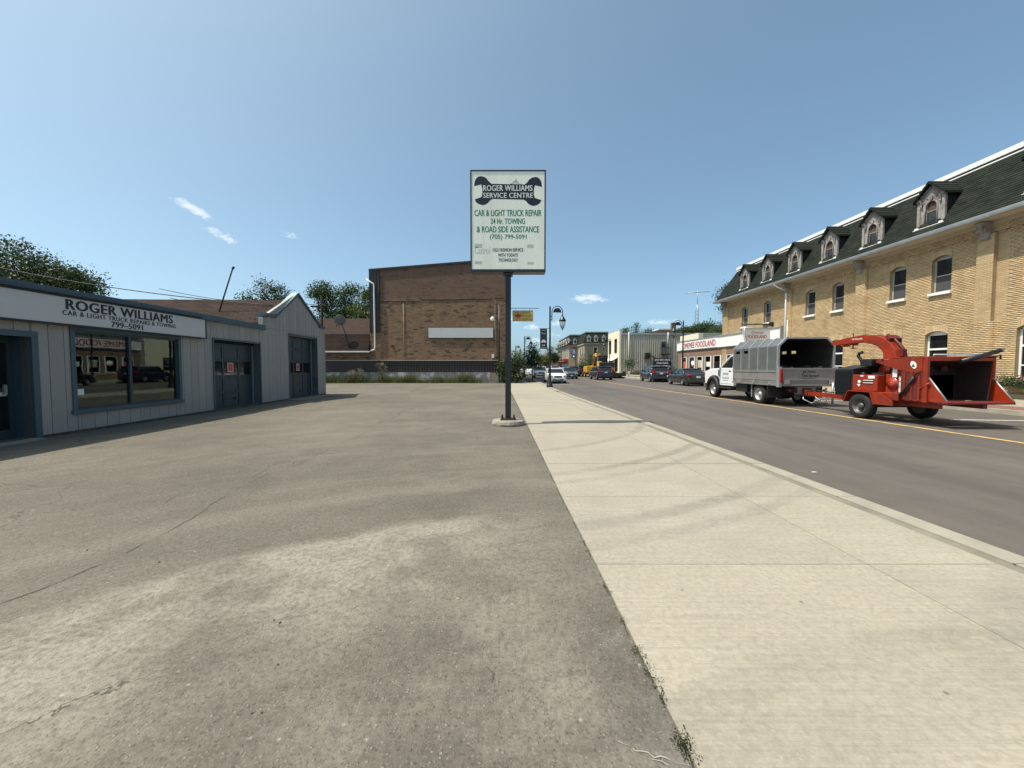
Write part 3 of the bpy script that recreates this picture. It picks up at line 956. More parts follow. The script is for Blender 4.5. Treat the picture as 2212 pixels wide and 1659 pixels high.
# the shingled ridge roof behind the false front; ridge runs back from the street
m = MB()
for s, (ua, ub) in enumerate(((16.05, PK), (PK, 21.5))):
    za, zb = (3.35, 4.72) if s == 0 else (4.72, 3.35)
    m.prism([(ua, za), (ub, zb), (ub, zb - .12), (ua, za - .12)], 'x', -13, -.22)
rf = gbuild(m, 'ridge_roof', MAT['brown_shingle'])
src = None
cnt = 0
ang = math.atan2(4.72 - 3.35, PK - 16.05)
for r in range(14):
    for k in range(22):
        t = (r + .5) / 14
        uu, zz = 16.05 + (PK - 16.05) * t, 3.35 + 1.37 * t
        if src is None:
            src = gbuild(MB().cbox((0, 0, 0), (.57, .235, .014), (0, 0, 0)), 'shingle', MAT['brown_shingle'], rf)
            s_ = src
        else:
            s_ = inst(src, (0, 0, 0), rf)
        s_.location = (-.55 - k * .58 - (r % 2) * .29, uu, zz + .012 + rnd.uniform(0, .006))
        s_.rotation_euler = (ang + .04, 0, 0)
# parapet caps
m = MB().box(-.22, .1, U0, US + .02, 3.085, 3.25).box(-.24, .13, U0, US + .02, 3.06, 3.1)
cap = gbuild(m, 'parapet_cap', MAT['teal'])
gbuild(MB().box(-.22, .1, US + .022, US + .85, SHZ + .07, SHZ + .2).box(-.22, -.02, US + .02, US + .16, 3.25, SHZ + .07), 'shoulder_cap', MAT['teal'])
gbuild(MB().box(-.2, .09, U1 - .62, U1 + .05, SHZ + .07, SHZ + .18), 'shoulder_cap', MAT['teal'])
for ua, za, ub, zb in ((US + .85, SHZ + .17, PK, PKZ + .04), (PK, PKZ + .04, U1 - .45, SHZ + .12)):
    d = Vector((0, ub - ua, zb - za))
    m = MB().cbox((0, 0, 0), (.34, d.length, .1), (0, 0, 0))
    o = gbuild(m, 'gable_cap', MAT['teal'])
    o.location = (-.07, (ua + ub) / 2, (za + zb) / 2)
    o.rotation_euler = (math.atan2(zb - za, ub - ua), 0, 0)
    m = MB().cbox((0, 0, 0), (.3, d.length * .98, .012), (0, 0, 0))
    o = gbuild(m, 'cap_flashing', MAT['teal_pale'])
    o.location = (-.08, (ua + ub) / 2, (za + zb) / 2 + .062)
    o.rotation_euler = (math.atan2(zb - za, ub - ua), 0, 0)
gbuild(MB().box(.012, .035, US + .02, U1, 3.16, 3.19), 'drip_rail', MAT['siding'])
gbuild(MB().box(-.12, .03, U1, U1 + .07, .0, 3.62), 'corner_trim', MAT['siding'])
gbuild(MB().box(-.2, .004, U0, U1, 0, .055), 'base_strip', MAT['crack'])


def trim(a, c, z0, z1, w, name='trim', proud=.045, sill=False, parent=gar):
    m = MB()
    zb = z0 if z0 > 0 else 0.0
    m.box(-.01, proud, a - w, a, zb, z1).box(-.01, proud, c, c + w, zb, z1).box(-.01, proud + .003, a - w, c + w, z1, z1 + w)
    if sill:
        m.box(-.01, proud + .03, a - w - .03, c + w + .03, z0 - w, z0)
    return gbuild(m, name, MAT['teal'], parent, bevel=.006)


trim(*OPEN_DOOR[:2], 0, OPEN_DOOR[3], .12)
win = trim(*OPEN_WIN, .1, name='window', sill=True)
trim(*OPEN_G1[:2], 0, OPEN_G1[3], .07)
trim(*OPEN_G2[:2], 0, OPEN_G2[3], .07)
# reveals of the door openings
for (a, c, z0, z1), d in ((OPEN_DOOR, .36), (OPEN_G1, .34), (OPEN_G2, .34)):
    gbuild(MB().box(-d, -.012, a - .03, a, 0, z1).box(-d, -.012, c, c + .03, 0, z1).box(-d, -.012, a - .03, c + .03, z1, z1 + .03), 'reveal', MAT['teal'])
# shop window: two panes with a mullion, dim room behind
gbuild(MB().box(-.06, -.002, 10.15, 10.22, .53, 2.36).box(-.06, -.004, 8.83, 8.87, .53, 2.36).box(-.06, -.004, 11.62, 11.68, .53, 2.36).box(-.06, -.006, 8.87, 11.62, 2.31, 2.36).box(-.06, -.006, 8.87, 11.62, .53, .57), 'sash', MAT['teal_door'], win)
for a, c in ((8.87, 10.15), (10.22, 11.62)):
    gbuild(MB().box(-.05, -.042, a, c, .57, 2.31), 'pane', MAT['glass'], win)
room = MB()
room.add([(-.2, 8.6, .2), (-.2, 11.9, .2), (-.2, 11.9, 2.6), (-.2, 8.6, 2.6), (-3.6, 8.4, .1), (-3.6, 12.1, .1), (-3.6, 12.1, 2.7), (-3.6, 8.4, 2.7)], [(4, 5, 6, 7), (0, 1, 5, 4), (1, 2, 6, 5), (2, 3, 7, 6), (3, 0, 4, 7)])
gbuild(room, 'room_lining', MAT['interior'])
gbuild(MB().box(-.9, -.3, 9.3, 10.6, .3, .78).box(-.85, -.35, 9.5, 10.3, .78, .98), 'counter', MAT['concrete'])
# unlit oval open sign hanging behind the glass
ov = thing('window_sign', 'unlit oval open sign hanging behind the garage window', 'sign', (0, 0, 0))
ov.location = wmat(gar) @ Vector((-.1, 9.62, 1.78))
ov.rotation_euler = (0, 0, GR)
m = MB().tube([(0, .31 * math.cos(a * math.pi / 16), .155 * math.sin(a * math.pi / 16)) for a in range(33)], .009, 6)
MAT['tube_grey'] = M('unlit tube', (.42, .42, .4), .4)
m.build('tube_ring', MAT['tube_grey'], ov)
lettering('OPEN', wmat(ov) @ Vector((.01, 0, 0)), Vector((-math.sin(GR), math.cos(GR), 0)), (0, 0, 1), .42, .15, MAT['tube_grey'], ov)
# small white card in the window corner
gbuild(MB().box(-.041, -.038, 8.9, 9.04, .86, 1.0), 'notice', MAT['white_paint'], win)
# entrance door, mostly dark glass with steel stiles
dr = gbuild(MB().box(-.4, -.35, 6.7, 6.82, .02, 2.13).box(-.4, -.35, 7.9, 8.0, .02, 2.13).box(-.4, -.35, 6.82, 7.9, .02, .22).box(-.4, -.35, 6.82, 7.9, 2.0, 2.13).box(-.4, -.352, 6.82, 7.9, 1.0, 1.08), 'door', MAT['teal_door'])
gbuild(MB().box(-.38, -.37, 6.82, 7.9, .22, 1.0).box(-.38, -.37, 6.82, 7.9, 1.08, 2.0), 'pane', MAT['dark_glass'], dr)
gbuild(MB().box(-.345, -.3, 7.8, 7.85, .95, 1.15), 'handle', MAT['galv'], dr)
gbuild(MB().box(-.366, -.362, 7.16, 7.5, 1.3, 1.62), 'notice', MAT['white_paint'], dr)
lettering('NO', wmat(gar) @ Vector((-.36, 7.33, 1.54)), Vector((-math.sin(GR), math.cos(GR), 0)), (0, 0, 1), .2, .1, MAT['ink_black'], dr)
gbuild(MB().box(-.361, -.358, 7.2, 7.46, 1.33, 1.45), 'notice', MAT['notice'], dr)
gbuild(MB().box(-.364, -.36, 7.74, 7.88, .92, 1.02), 'notice', MAT['white_paint'], dr)
gbuild(MB().box(-.3, .25, 6.6, 8.0, 0, .03), 'door_step', MAT['concrete'])


def overhead(a, c, z1, rows, win_row, nm):
    d = thing_door = gbuild(MB().box(-.33, -.3, a, c, .02, z1), 'overhead_door', MAT['teal_door'])
    n = 3
    h = z1 / rows
    m = MB()
    for r in range(rows + 1):
        z = min(max(r * h, .05), z1 - .04)
        m.box(-.3, -.272, a, c, z - .045, z - .004).box(-.3, -.272, a, c, z + .004, z + .045)
    for k in range(n + 1):
        uu = min(max(a + (c - a) * k / n, a + .045), c - .045)
        m.box(-.3, -.274, uu - .04, uu + .04, .05, z1 - .05)
    gbuild(m, 'rails', MAT['teal_door'], d)
    for r in range(rows):
        for k in range(n):
            pa, pc = a + (c - a) * k / n + .045, a + (c - a) * (k + 1) / n - .045
            z0, zt = r * h + .05, (r + 1) * h - .05
            if r == win_row:
                gbuild(MB().box(-.3, -.292, pa, pc, z0, zt), 'pane', MAT['dark_glass'], d)
            else:
                gbuild(MB().box(-.3, -.286, pa + .02, pc - .02, z0 + .02, zt - .02), 'panel', MAT['teal_door'], d, bevel=.008)
    p = a + (c - a) * .5
    z = (win_row + .5) * h
    no = gbuild(MB().box(-.291, -.288, p - .16, p + .14, z - .14, z + .2), 'notice', MAT['white_paint'], d)
    gbuild(MB().box(-.288, -.286, p - .135, p + .115, z - .115, z + .175), 'notice_print', MAT['notice'], d)
    gbuild(MB().box(-.272, -.25, p + .1, p + .2, .3, .38), 'handle', MAT['rust'], d)
    gbuild(MB().box(-.32, -.24, c - .045, c, 0, z1), 'track', MAT['galv'], d)
    gbuild(MB().box(-.32, -.22, a, c, 0, .03), 'threshold', MAT['concrete'], d)


overhead(13.15, 15.68, 2.36, 4, 2, 'a')
overhead(17.92, 20.62, 2.98, 5, 2, 'b')
# low concrete apron stones at the second door
gbuild(MB().box(-.2, .9, 17.6, 20.9, -.02, .025), 'apron', MAT['patch'])
# leaning pole on the roof and the service mast
ant = MB().tube([(0, 0, 0), (.1, .0, 1.2), (.22, 0, 2.55)], .03, 6).tube([(.22, 0, 2.5), (.26, 0, 2.62)], .045, 6).build('leaning_mast', MAT['rust'])
ant.location = (-13.1, 17.1, 3.45)
ant.rotation_euler = (0, R(14), 0)
tag(ant, 'thin rusty mast leaning over the brown shingled garage roof', 'mast')
# white skylight on the flat roof
sk = MB().box(-.5, .5, -.35, .35, 0, .25).prism([(-.4, .25), (.4, .25), (0, .42)], 'y', -.35, .35)
sk = sk.build('roof_vent', MAT['galv'])
sk.location = (-12.2, 14.2, 3.05)
tag(sk, 'pale metal vent on the flat garage roof', 'roof vent')

# ---------------------------------------------------------------- fascia sign on the garage
GU = Vector((-math.sin(GR), math.cos(GR), 0))
fs = thing('fascia_sign', 'long white fascia sign with black lettering above the garage window', 'sign', wmat(gar) @ Vector((.02, 9.6, 2.76)), GR)
MB().box(0, .13, -5.4, 3.03, -.29, .29).build('panel', MAT['sign_white'], fs)
MB().box(0, .145, -5.4, 3.06, -.33, -.29).box(0, .145, -5.4, 3.06, .29, .325).box(0, .145, 3.03, 3.065, -.29, .29).build('frame', MAT['black_metal'], fs)
MB().box(-.02, .2, -5.4, 2.9, .34, .38).box(-.02, .06, -5.4, 2.9, .38, .46).build('lamp_channel', MAT['teal_door'], fs)
FC = lambda u, z: wmat(fs) @ Vector((.132, u, z))
lettering('ROGER WILLIAMS', FC(9.97 - 9.6, .145), GU, (0, 0, 1), 2.82, .225, MAT['ink_black'], fs, bold=.06, space=1.08)
lettering('CAR & LIGHT TRUCK REPAIRS & TOWING', FC(9.98 - 9.6, -.045), GU, (0, 0, 1), 2.98, .105, MAT['ink_black'], fs, bold=.045, space=1.12)
lettering('799\u20135091', FC(9.98 - 9.6, -.19), GU, (0, 0, 1), .86, .14, MAT['ink_black'], fs, bold=.05, space=1.05)

# ---------------------------------------------------------------- pole sign in the middle
PSX, PSY = -.1, 10.05
ps = thing('pole_sign', 'tall white pole sign with navy wrench and green lettering on a concrete base', 'sign', (PSX, PSY, 0))
# footing
prof = [(.42, -.02), (.43, .05), (.41, .115), (.385, .135), (0, .135)]
m = MB().lathe(prof, (0, 0, 0), 40, smooth=False)
rr = random.Random(3)
m.v = [(x * (1 + rr.uniform(-.018, .018)), y * (1 + rr.uniform(-.018, .018)), z + rr.uniform(-.006, .006)) for x, y, z in m.v]
m.build('footing', MAT['concrete'], ps)
MB().box(-.2, .2, -.16, .16, .137, .165).build('base_plate', MAT['rust'], ps, bevel=.004)
for sx in (-1, 1):
    for sy in (-1, 1):
        MB().lathe([(.03, .165), (.03, .195), (.022, .195), (.022, .25), (0, .25)], (sx * .155, sy * .11, 0), 6, smooth=False).build('anchor_bolt', MAT['rust'], ps)
MB().box(-.075, .075, -.075, .075, .165, 3.88).build('pole', MAT['black_metal'], ps, bevel=.012)
MB().box(-.12, .12, -.12, .12, 3.86, 3.93).build('pole_collar', MAT['black_metal'], ps, bevel=.01)
SW, SZ0, SZ1 = .955, 3.93, 6.47
fr = MB()
fr.box(-SW, SW, -.16, .16, SZ0, SZ0 + .07).box(-SW, SW, -.16, .16, SZ1 - .035, SZ1).box(-SW, -SW + .035, -.16, .16, SZ0 + .07, SZ1 - .035).box(SW - .035, SW, -.16, .16, SZ0 + .07, SZ1 - .035)
fr.build('frame', MAT['black_metal'], ps, bevel=.006)
MB().box(-SW + .035, SW - .035, -.15, .15, SZ0 + .07, SZ1 - .035).build('face_panel', MAT['pylon_face'], ps)
MB().tube([(0, 0, SZ1), (0, 0, SZ1 + .05)], .012, 6).build('lifting_eye', MAT['black_metal'], ps)
YF = -.15


def sgn(px_, py_):
    """sign face position from the close-up of the sign (1276 px wide crop)"""
    return (-SW + .035 + (px_ - 72) / (1210 - 72) * (2 * SW - .07), SZ1 - .035 - (py_ - 30) / (1552 - 30) * (SZ1 - SZ0 - .105))


def sline(s, x0, x1, y0, y1, mat, **k):
    a, b = sgn(x0, y1), sgn(x1, y0)
    lettering(s, (PSX + (a[0] + b[0]) / 2, PSY + YF, (a[1] + b[1]) / 2), (1, 0, 0), (0, 0, 1), b[0] - a[0], b[1] - a[1], mat, ps, **k)


# wrench emblem
def wrench_half(s):
    # open jaw end, mouth to the outside, as (x, y) in crop pixels about the sign centre line
    P = [(300, 228), (262, 215), (238, 190), (215, 150), (180, 118), (140, 106), (95, 115), (60, 145), (40, 190), (36, 258)]
    return P


P = [(385, 222), (350, 195), (312, 145), (270, 115), (220, 104), (175, 112), (140, 145), (120, 190), (113, 258), (222, 232), (240, 300), (240, 370), (225, 428), (120, 462), (140, 505), (180, 535), (240, 552), (290, 543), (330, 515), (360, 478), (395, 455)]
Q = [(1668 - 0 - 755 - x + 370, y + 8) for x, y in P]
Q = [(1283 - x, y + 12) for x, y in P]
outline = P + Q[::-1]
MB().add([(*[(sgn(x, y)[0])], YF - .0012, sgn(x, y)[1]) for x, y in outline], [tuple(range(len(outline)))]).build('wrench_emblem', MAT['ink_navy'], ps)
sline('ROGER WILLIAMS', 252, 1022, 245, 332, MAT['ink_white'], off=.0028, bold=.024, space=1.05)
sline('SERVICE CENTRE', 252, 1030, 362, 440, MAT['ink_white'], off=.0028, bold=.024, space=1.05)
sline('CAR & LIGHT TRUCK REPAIR', 115, 1165, 625, 722, MAT['ink_green'], bold=.024)
sline('24 Hr. TOWING', 368, 908, 758, 845, MAT['ink_green'], bold=.024)
sline('& ROAD SIDE ASSISTANCE', 150, 1130, 880, 975, MAT['ink_green'], bold=.024)
sline('(705) 799-5091', 355, 932, 1008, 1098, MAT['ink_green'], bold=.02)
sline('OLD FASHION SERVICE', 398, 880, 1222, 1275, MAT['ink_black'], bold=.024)
sline('WITH TODAYS', 482, 795, 1304, 1356, MAT['ink_black'], bold=.024)
sline('TECHNOLOGY', 492, 795, 1382, 1434, MAT['ink_black'], bold=.024)
sline('Castrol', 120, 355, 1200, 1310, MAT['ghost'], shear=.1)
for x0, x1, y0, y1 in ((115, 232, 1156, 1215), (118, 232, 1425, 1470), (940, 1040, 1165, 1215), (945, 1045, 1440, 1475)):
    a, b = sgn(x0, y1), sgn(x1, y0)
    MB().poly([(a[0], YF - .0012, a[1]), (b[0], YF - .0012, a[1]), (b[0], YF - .0012, b[1]), (a[0], YF - .0012, b[1])]).build('ghost_print', MAT['ghost'], ps)
# the little drawn head peeping over the wrench
m = MB()
ce = sgn(755, 235)
px_m = (2 * SW - .07) / (1210 - 72)
m.tube([(ce[0] + 52 * px_m * math.cos(a * math.pi / 12), YF - .004, ce[1] + 52 * px_m * math.sin(a * math.pi / 12)) for a in range(13)], .004, 5)
m.tube([(ce[0], YF - .004, ce[1] + 52 * px_m), (ce[0] + 4 * px_m, YF - .004, ce[1] + 75 * px_m), (ce[0] + 20 * px_m, YF - .004, ce[1] + 82 * px_m)], .004, 5)
for dx in (-22, 22, -75, -60, -45 - 20, 70, 85, 100):
    m.tube([(ce[0] + dx * px_m, YF - .004, ce[1] + 5 * px_m), (ce[0] + dx * px_m, YF - .004, ce[1] + 14 * px_m)], .005, 5)
m.build('line_drawing', MAT['ink_black'], ps)
# ---------------------------------------------------------------- dark brick building across the end of the forecourt
DB = (-7.3, 38.0, 0)
db = thing('brick_building', 'tall dark brick building with brown steel skirting facing the forecourt', 'building', DB)
MAT['dark_brick'] = brick_mat('dark brown brick', (.29, .17, .095), (.16, .1, .066), (.2, .155, .11), .22, .076, .009, upper=(8.2, (.125, .078, .064), .62), blot=.35, blocks=True)
XL, XR = -13.95, -.62


def top(x):
    return 11.05 + (x - XL) / (XR - XL) * 1.05


m = MB().prism([(XL, 0), (XR, 0), (XR, top(XR)), (XL, top(XL))], 'y', 38.0, 58.0)
m.build('wall', MAT['dark_brick'], db, world=True)
m = MB()
for a, b in ((XL - .03, XR + .06),):
    m.prism([(a, top(a) - .12), (b, top(b) - .12), (b, top(b) + .06), (a, top(a) + .06)], 'y', 37.9, 58.1)
m.build('roof_edge', MAT['brown_metal'], db, world=True)
# steel corner strip with standing seams
m = MB().box(XL - .02, XL + 1.0, 37.93, 37.995, 4.95, 10.95)
for x in (.02, .33, .66, .98):
    m.box(XL + x - .02, XL + x + .02, 37.9, 37.94, 4.95, 10.95)
m.build('corner_cladding', MAT['brown_metal'], db, world=True)
# downspout
m = MB().tube([(XL - .25, 37.85, 10.1), (XL + .1, 37.8, 9.85), (XL + .45, 37.82, 9.65), (XL + .5, 37.82, 9.4), (XL + .52, 37.82, 3.5), (XL + .45, 37.82, 3.25), (XL - .05, 37.82, 3.1)], .075, 8)
m.build('downspout', MAT['white_paint'], db, world=True)
# ribbed steel skirting, foundation
m = MB()
n = 150
P = []
for i in range(n + 1):
    x = -14.6 + (XR - .55 + 14.6) * i / n
    P += [(x, 37.95 - (.035 if i % 3 == 0 else 0), 1.02), (x, 37.95 - (.035 if i % 3 == 0 else 0), 2.18)]
m.add(P, [(2 * i, 2 * i + 1, 2 * i + 3, 2 * i + 2) for i in range(n)])
m.box(-28, -14.6, 37.9, 37.96, 1.02, 2.2)
m.build('steel_skirting', MAT['brown_metal'], db, world=True)
MB().box(-28, XR - .5, 37.86, 37.93, 2.18, 2.24).build('skirting_cap', MAT['soffit'], db, world=True)
MAT['peeling'] = M('peeling whitewashed block', (.2, .185, .165), .9, var=.25, scale=3, bump=.4, bscale=20, dirt=1.0, dirtcol=(.55, .54, .5))
MB().box(-28, -2.2, 37.8, 37.99, -.1, 1.02).build('foundation', MAT['peeling'], db, world=True)
MB().box(-2.2, XR + .1, 37.8, 37.99, -.1, 1.0).build('foundation', MAT['concrete'], db, world=True)
# blank white sign boards
for a, b in ((-8.2, -6.95), (-6.94, -4.4), (-4.39, -1.85)):
    MB().box(a, b, 37.9, 37.99, 4.42, 5.4).build('sign_board', MAT['sign_white'], db, world=True)
MB().box(-8.25, -1.8, 37.93, 37.995, 4.37, 5.45).build('board_frame', MAT['brown_metal'], db, world=True)
# seams, conduits, boxes
m = MB().tube([(-10.65, 37.96, 2.2), (-10.65, 37.96, 7.8)], .02, 5).tube([(-1.62, 37.96, 2.3), (-1.6, 37.95, 5.0), (-1.68, 37.95, 5.4), (-1.66, 37.96, 8.05), (-1.9, 37.96, 8.1)], .022, 5)
m.build('conduit', MAT['pale_wire'], db, world=True)
m = MB()
for i, (a, b, z) in enumerate(((-13, -9.0, 7.98), (-9.0, -5.2, 8.15), (-5.2, -1.7, 8.2), (-1.7, -.75, 8.3))):
    m.box(a, b, 37.97, 37.998, z - .035, z + .03)
m.build('tar_line', MAT['brown_metal'], db, world=True)
MB().box(-2.0, -1.75, 37.88, 37.99, 2.45, 2.8).build('meter_box', MAT['white_paint'], db, world=True)
MB().box(-11.9, -11.65, 37.92, 37.99, 3.55, 3.72).build('vent', MAT['brown_metal'], db, world=True)
# yard lamp on a pipe
lp = thing('yard_lamp', 'floodlight on a dark pipe mast against the dark brick wall', 'lamp', (-1.25, 37.7, 0))
MB().tube([(0, 0, 0), (0, 0, 7.6)], .07, 8).tube([(0, 0, 7.55), (.5, .1, 7.5)], .03, 6).build('mast', MAT['black_metal'], lp)
MB().tube([(0, 0, 5.7), (-.1, -.15, 6.0), (-.3, -.4, 6.25), (-.5, -.6, 6.3)], .04, 6).build('arm', MAT['black_metal'], lp)
MB().lathe([(0, .12), (.1, .1), (.2, -.05), (.2, -.25), (.1, -.32), (0, -.34)], (-.62, -.7, 6.25), 14).build('lamp_head', MAT['white_paint'], lp)
# low wing to the left with shingled mansard, gutter, dish
wg = thing('brick_wing', 'low brick wing with brown shingled roof beside the tall dark brick building', 'building', (-20, 38, 0))
MB().box(-28, XL - .01, 38.02, 50, 0, 3.1).build('wall', MAT['dark_brick'], wg, world=True)
rfp = MB().prism([(37.55, 3.02), (38.25, 4.75), (38.4, 4.75), (38.4, 3.02)], 'x', -28, XL - .03).prism([(38.25, 4.75), (43, 6.95), (48, 4.9), (48, 4.75)], 'x', -28, XL - .03)
rf = rfp.build('roof', MAT['brown_shingle'], wg, world=True)
MB().box(-28, XL + .1, 37.42, 37.55, 2.98, 3.1).build('gutter', MAT['white_paint'], wg, world=True)
MB().box(-28, XL - .02, 38.18, 38.28, 4.72, 4.8).build('roof_flashing', MAT['brown_metal'], wg, world=True)
src = None
for r in range(8):
    t = (r + .5) / 8
    m = MB().cbox((0, 0, 0), (14.0, .27, .02)).build('shingle_course', MAT['brown_shingle'], rf) if src is None else inst(src, (0, 0, 0), rf)
    src = src or m
    m.location = wmat(rf).inverted() @ Vector((-21.0, 37.52 + .7 * t, 3.04 + 1.72 * t))
    m.rotation_euler = (math.atan2(1.72, .7) + .06, 0, 0)
ds = thing('satellite_dish', 'dark satellite dish on a bracket on the brown shingled wing roof', 'satellite dish', (-16.35, 37.8, 4.1))
m = MB().lathe([(0, .0), (.2, .02), (.38, .07), (.51, .14), (.525, .145), (.51, .157), (.38, .09), (.2, .035), (0, .02)], (0, 0, 0), 26, axis='y')
MAT['dish'] = M('grey dish', (.12, .12, .125), .5, var=.1)
o = m.build('reflector', MAT['dish'], ds)
o.location = (-.3, -.4, 1.95)
o.rotation_euler = (R(18), 0, R(18))
MB().tube([(.25, 0, -.2), (.1, -.1, .7), (-.28, -.2, 1.8)], .045, 6).tube([(.1, -.1, .5), (-.5, -.1, .2)], .03, 6).tube([(.1, -.1, .5), (1.0, -.1, .42)], .03, 6).build('bracket', MAT['black_metal'], ds)
MB().tube([(-.3, -.45, 1.3), (-.4, -.85, 1.4)], .02, 5).box(-.46, -.36, -.93, -.82, 1.34, 1.45).build('feed_arm', MAT['plastic'], ds)

# ---------------------------------------------------------------- buff brick hotel on the right
HX = 20.5
GROUND_H = .2
H0, H1 = 4.0, 37.35
hb = thing('mansard_building', 'long buff brick building with green shingled mansard and a row of dormers', 'building', (HX, 20, 0))
WINS = []   # (centre along the street, half width, sill z, spring z, rise)
for c in (9.4, 12.2, 15.0, 18.57, 20.65, 24.4, 26.65, 31.1, 34.1):
    WINS.append((c, .43, 5.1, 6.7, .14))
for c in (9.4, 12.2, 15.2, 18.67, 20.8, 24.4, 26.65):
    WINS.append((c, .5, 1.02, 3.1, .16))
BW, BH = .2435, .0785
PIL = [(H1 - .75, H1), (28.35, 28.95), (22.4, 22.98), (16.45, 17.05), (10.6, 11.2)]


def in_pil(u):
    return any(a <= u <= b for a, b in PIL)


opens = [(c - h, c + h, z0, z1 + r + .24) for c, h, z0, z1, r in WINS]
m = MB()
for (a, b, z0, z1) in cells(H0, H1, 0, 7.75, opens):
    m.box(HX + .007, HX + .3, a, b, z0, z1)
for a, b in PIL:
    m.box(HX - .163, HX + .007, a + .005, b - .005, 0, 7.2)
m.box(HX + .3, HX + 11, H1 - .3, H1, 0, 7.75).box(HX + .3, HX + 11, H0, H0 + .3, 0, 7.75).box(HX + 10.7, HX + 11, H0 + .3, H1 - .3, 0, 7.75)
wallb = m.build('wall', MAT['mortar'], hb, world=True)
# the bricks themselves
bricks = []
rows = int((7.7 - .1) / BH)
for r in range(rows):
    z0 = .1 + r * BH
    z1 = z0 + BH - .011
    u = H0 - (BW / 2 if r % 2 else 0)
    while u < H1:
        a, b = max(u, H0), min(u + BW - .011, H1)
        u += BW
        if b - a < .03:
            continue
        c = (a + b) / 2
        segs = [(a, b)]
        for (oa, ob, oz0, oz1) in opens:
            if oz0 < (z0 + z1) / 2 < oz1:
                ns = []
                for (p, q) in segs:
                    if q <= oa or p >= ob:
                        ns.append((p, q))
                    else:
                        if p < oa - .02:
                            ns.append((p, oa))
                        if q > ob + .02:
                            ns.append((ob, q))
                segs = ns
        for (pa, pb) in PIL:
            segs = [t for (p, q) in segs for t in ([(p, pa), (pa, q)] if p < pa < q else [(p, pb), (pb, q)] if p < pb < q else [(p, q)])]
        for p, q in segs:
            if q - p < .012:
                continue
            x = HX - rnd.uniform(0, .0025)
            mid = (p + q) / 2
            pil = in_pil(mid)
            if pil and z1 < 7.22:
                x -= .17
            elif z0 > 7.1:
                x -= .05 + (.045 if z0 > 7.2 else 0)
                if 7.1 < z0 < 7.19 and r % 1 == 0 and int(mid / BW) % 2:
                    x += .05
            bricks.append((x, p, q, z0, z1))
# courses nearest the camera that the frame shows are parts; the rest stay one mesh
vis = [b for b in bricks if 15.9 < b[1] < 17.9 and b[3] > 3.4]
vis = sorted(vis, key=lambda b: b[1] + b[3] * .02)[:300]
vs = set(id(b) for b in vis)
shared = MB().box(0, .03, 0, BW - .011, 0, BH - .011).mesh('brick', MAT['yellow_brick'])
for (x, p, q, z0, z1) in vis:
    full = abs((q - p) - (BW - .011)) < .002
    if full:
        o = bpy.data.objects.new('brick', shared)
        COL.objects.link(o)
        o.parent = hb
        o.location = (x - HX, p - 20, z0)
    else:
        MB().box(x, x + .03, p, q, z0, z1).build('brick', MAT['yellow_brick'], hb, world=True)
V = []
for b in bricks:
    if id(b) in vs:
        continue
    x, p, q, z0, z1 = b
    X = HX + .02
    V += [(x, p, z0), (x, p, z1), (x, q, z1), (x, q, z0), (x, p, z1), (X, p, z1), (X, q, z1), (x, q, z1), (x, p, z0), (X, p, z0), (X, p, z1), (x, p, z1), (x, q, z0), (x, q, z1), (X, q, z1), (X, q, z0), (x, p, z0), (x, q, z0), (X, q, z0), (X, p, z0)]
V = np.array(V, np.float32).reshape(-1, 20, 3)
MAT['brick_mass'] = MAT['yellow_brick']
# merge each brick's corners so that one brick is one island
me = bpy.data.meshes.new('brickwork')
nb = len(V)
vv = np.empty((nb, 8, 3), np.float32)
arr = np.array([b for b in bricks if id(b) not in vs], np.float32)
x, p, q, z0, z1 = arr.T
X = np.full_like(x, HX + .02)
for i, (xx, yy, zz) in enumerate(((x, p, z0), (X, p, z0), (X, q, z0), (x, q, z0), (x, p, z1), (X, p, z1), (X, q, z1), (x, q, z1))):
    vv[:, i, 0], vv[:, i, 1], vv[:, i, 2] = xx - HX, yy - 20, zz
quads = np.array([(0, 3, 7, 4), (0, 4, 5, 1), (3, 2, 6, 7), (4, 7, 6, 5), (0, 1, 2, 3)], np.int32)
idx = (np.arange(nb, dtype=np.int32)[:, None, None] * 8 + quads[None]).ravel()
me.vertices.add(nb * 8)
me.vertices.foreach_set('co', vv.ravel())
me.loops.add(len(idx))
me.loops.foreach_set('vertex_index', idx)
me.polygons.add(nb * 5)
me.polygons.foreach_set('loop_start', np.arange(0, len(idx), 4, dtype=np.int32))
me.update(calc_edges=True)
me.materials.append(MAT['yellow_brick'])
o = bpy.data.objects.new('brickwork', me)
COL.objects.link(o)
o.parent = hb
o['kind'] = 'stuff'
# foundation band
MB().box(HX - .14, HX + .02, H0, H1, 0, .42).build('base_course', MAT['mortar'], hb, world=True)
MAT['frame_grey'] = M('grey window frame', (.36, .35, .33), .55, var=.1)
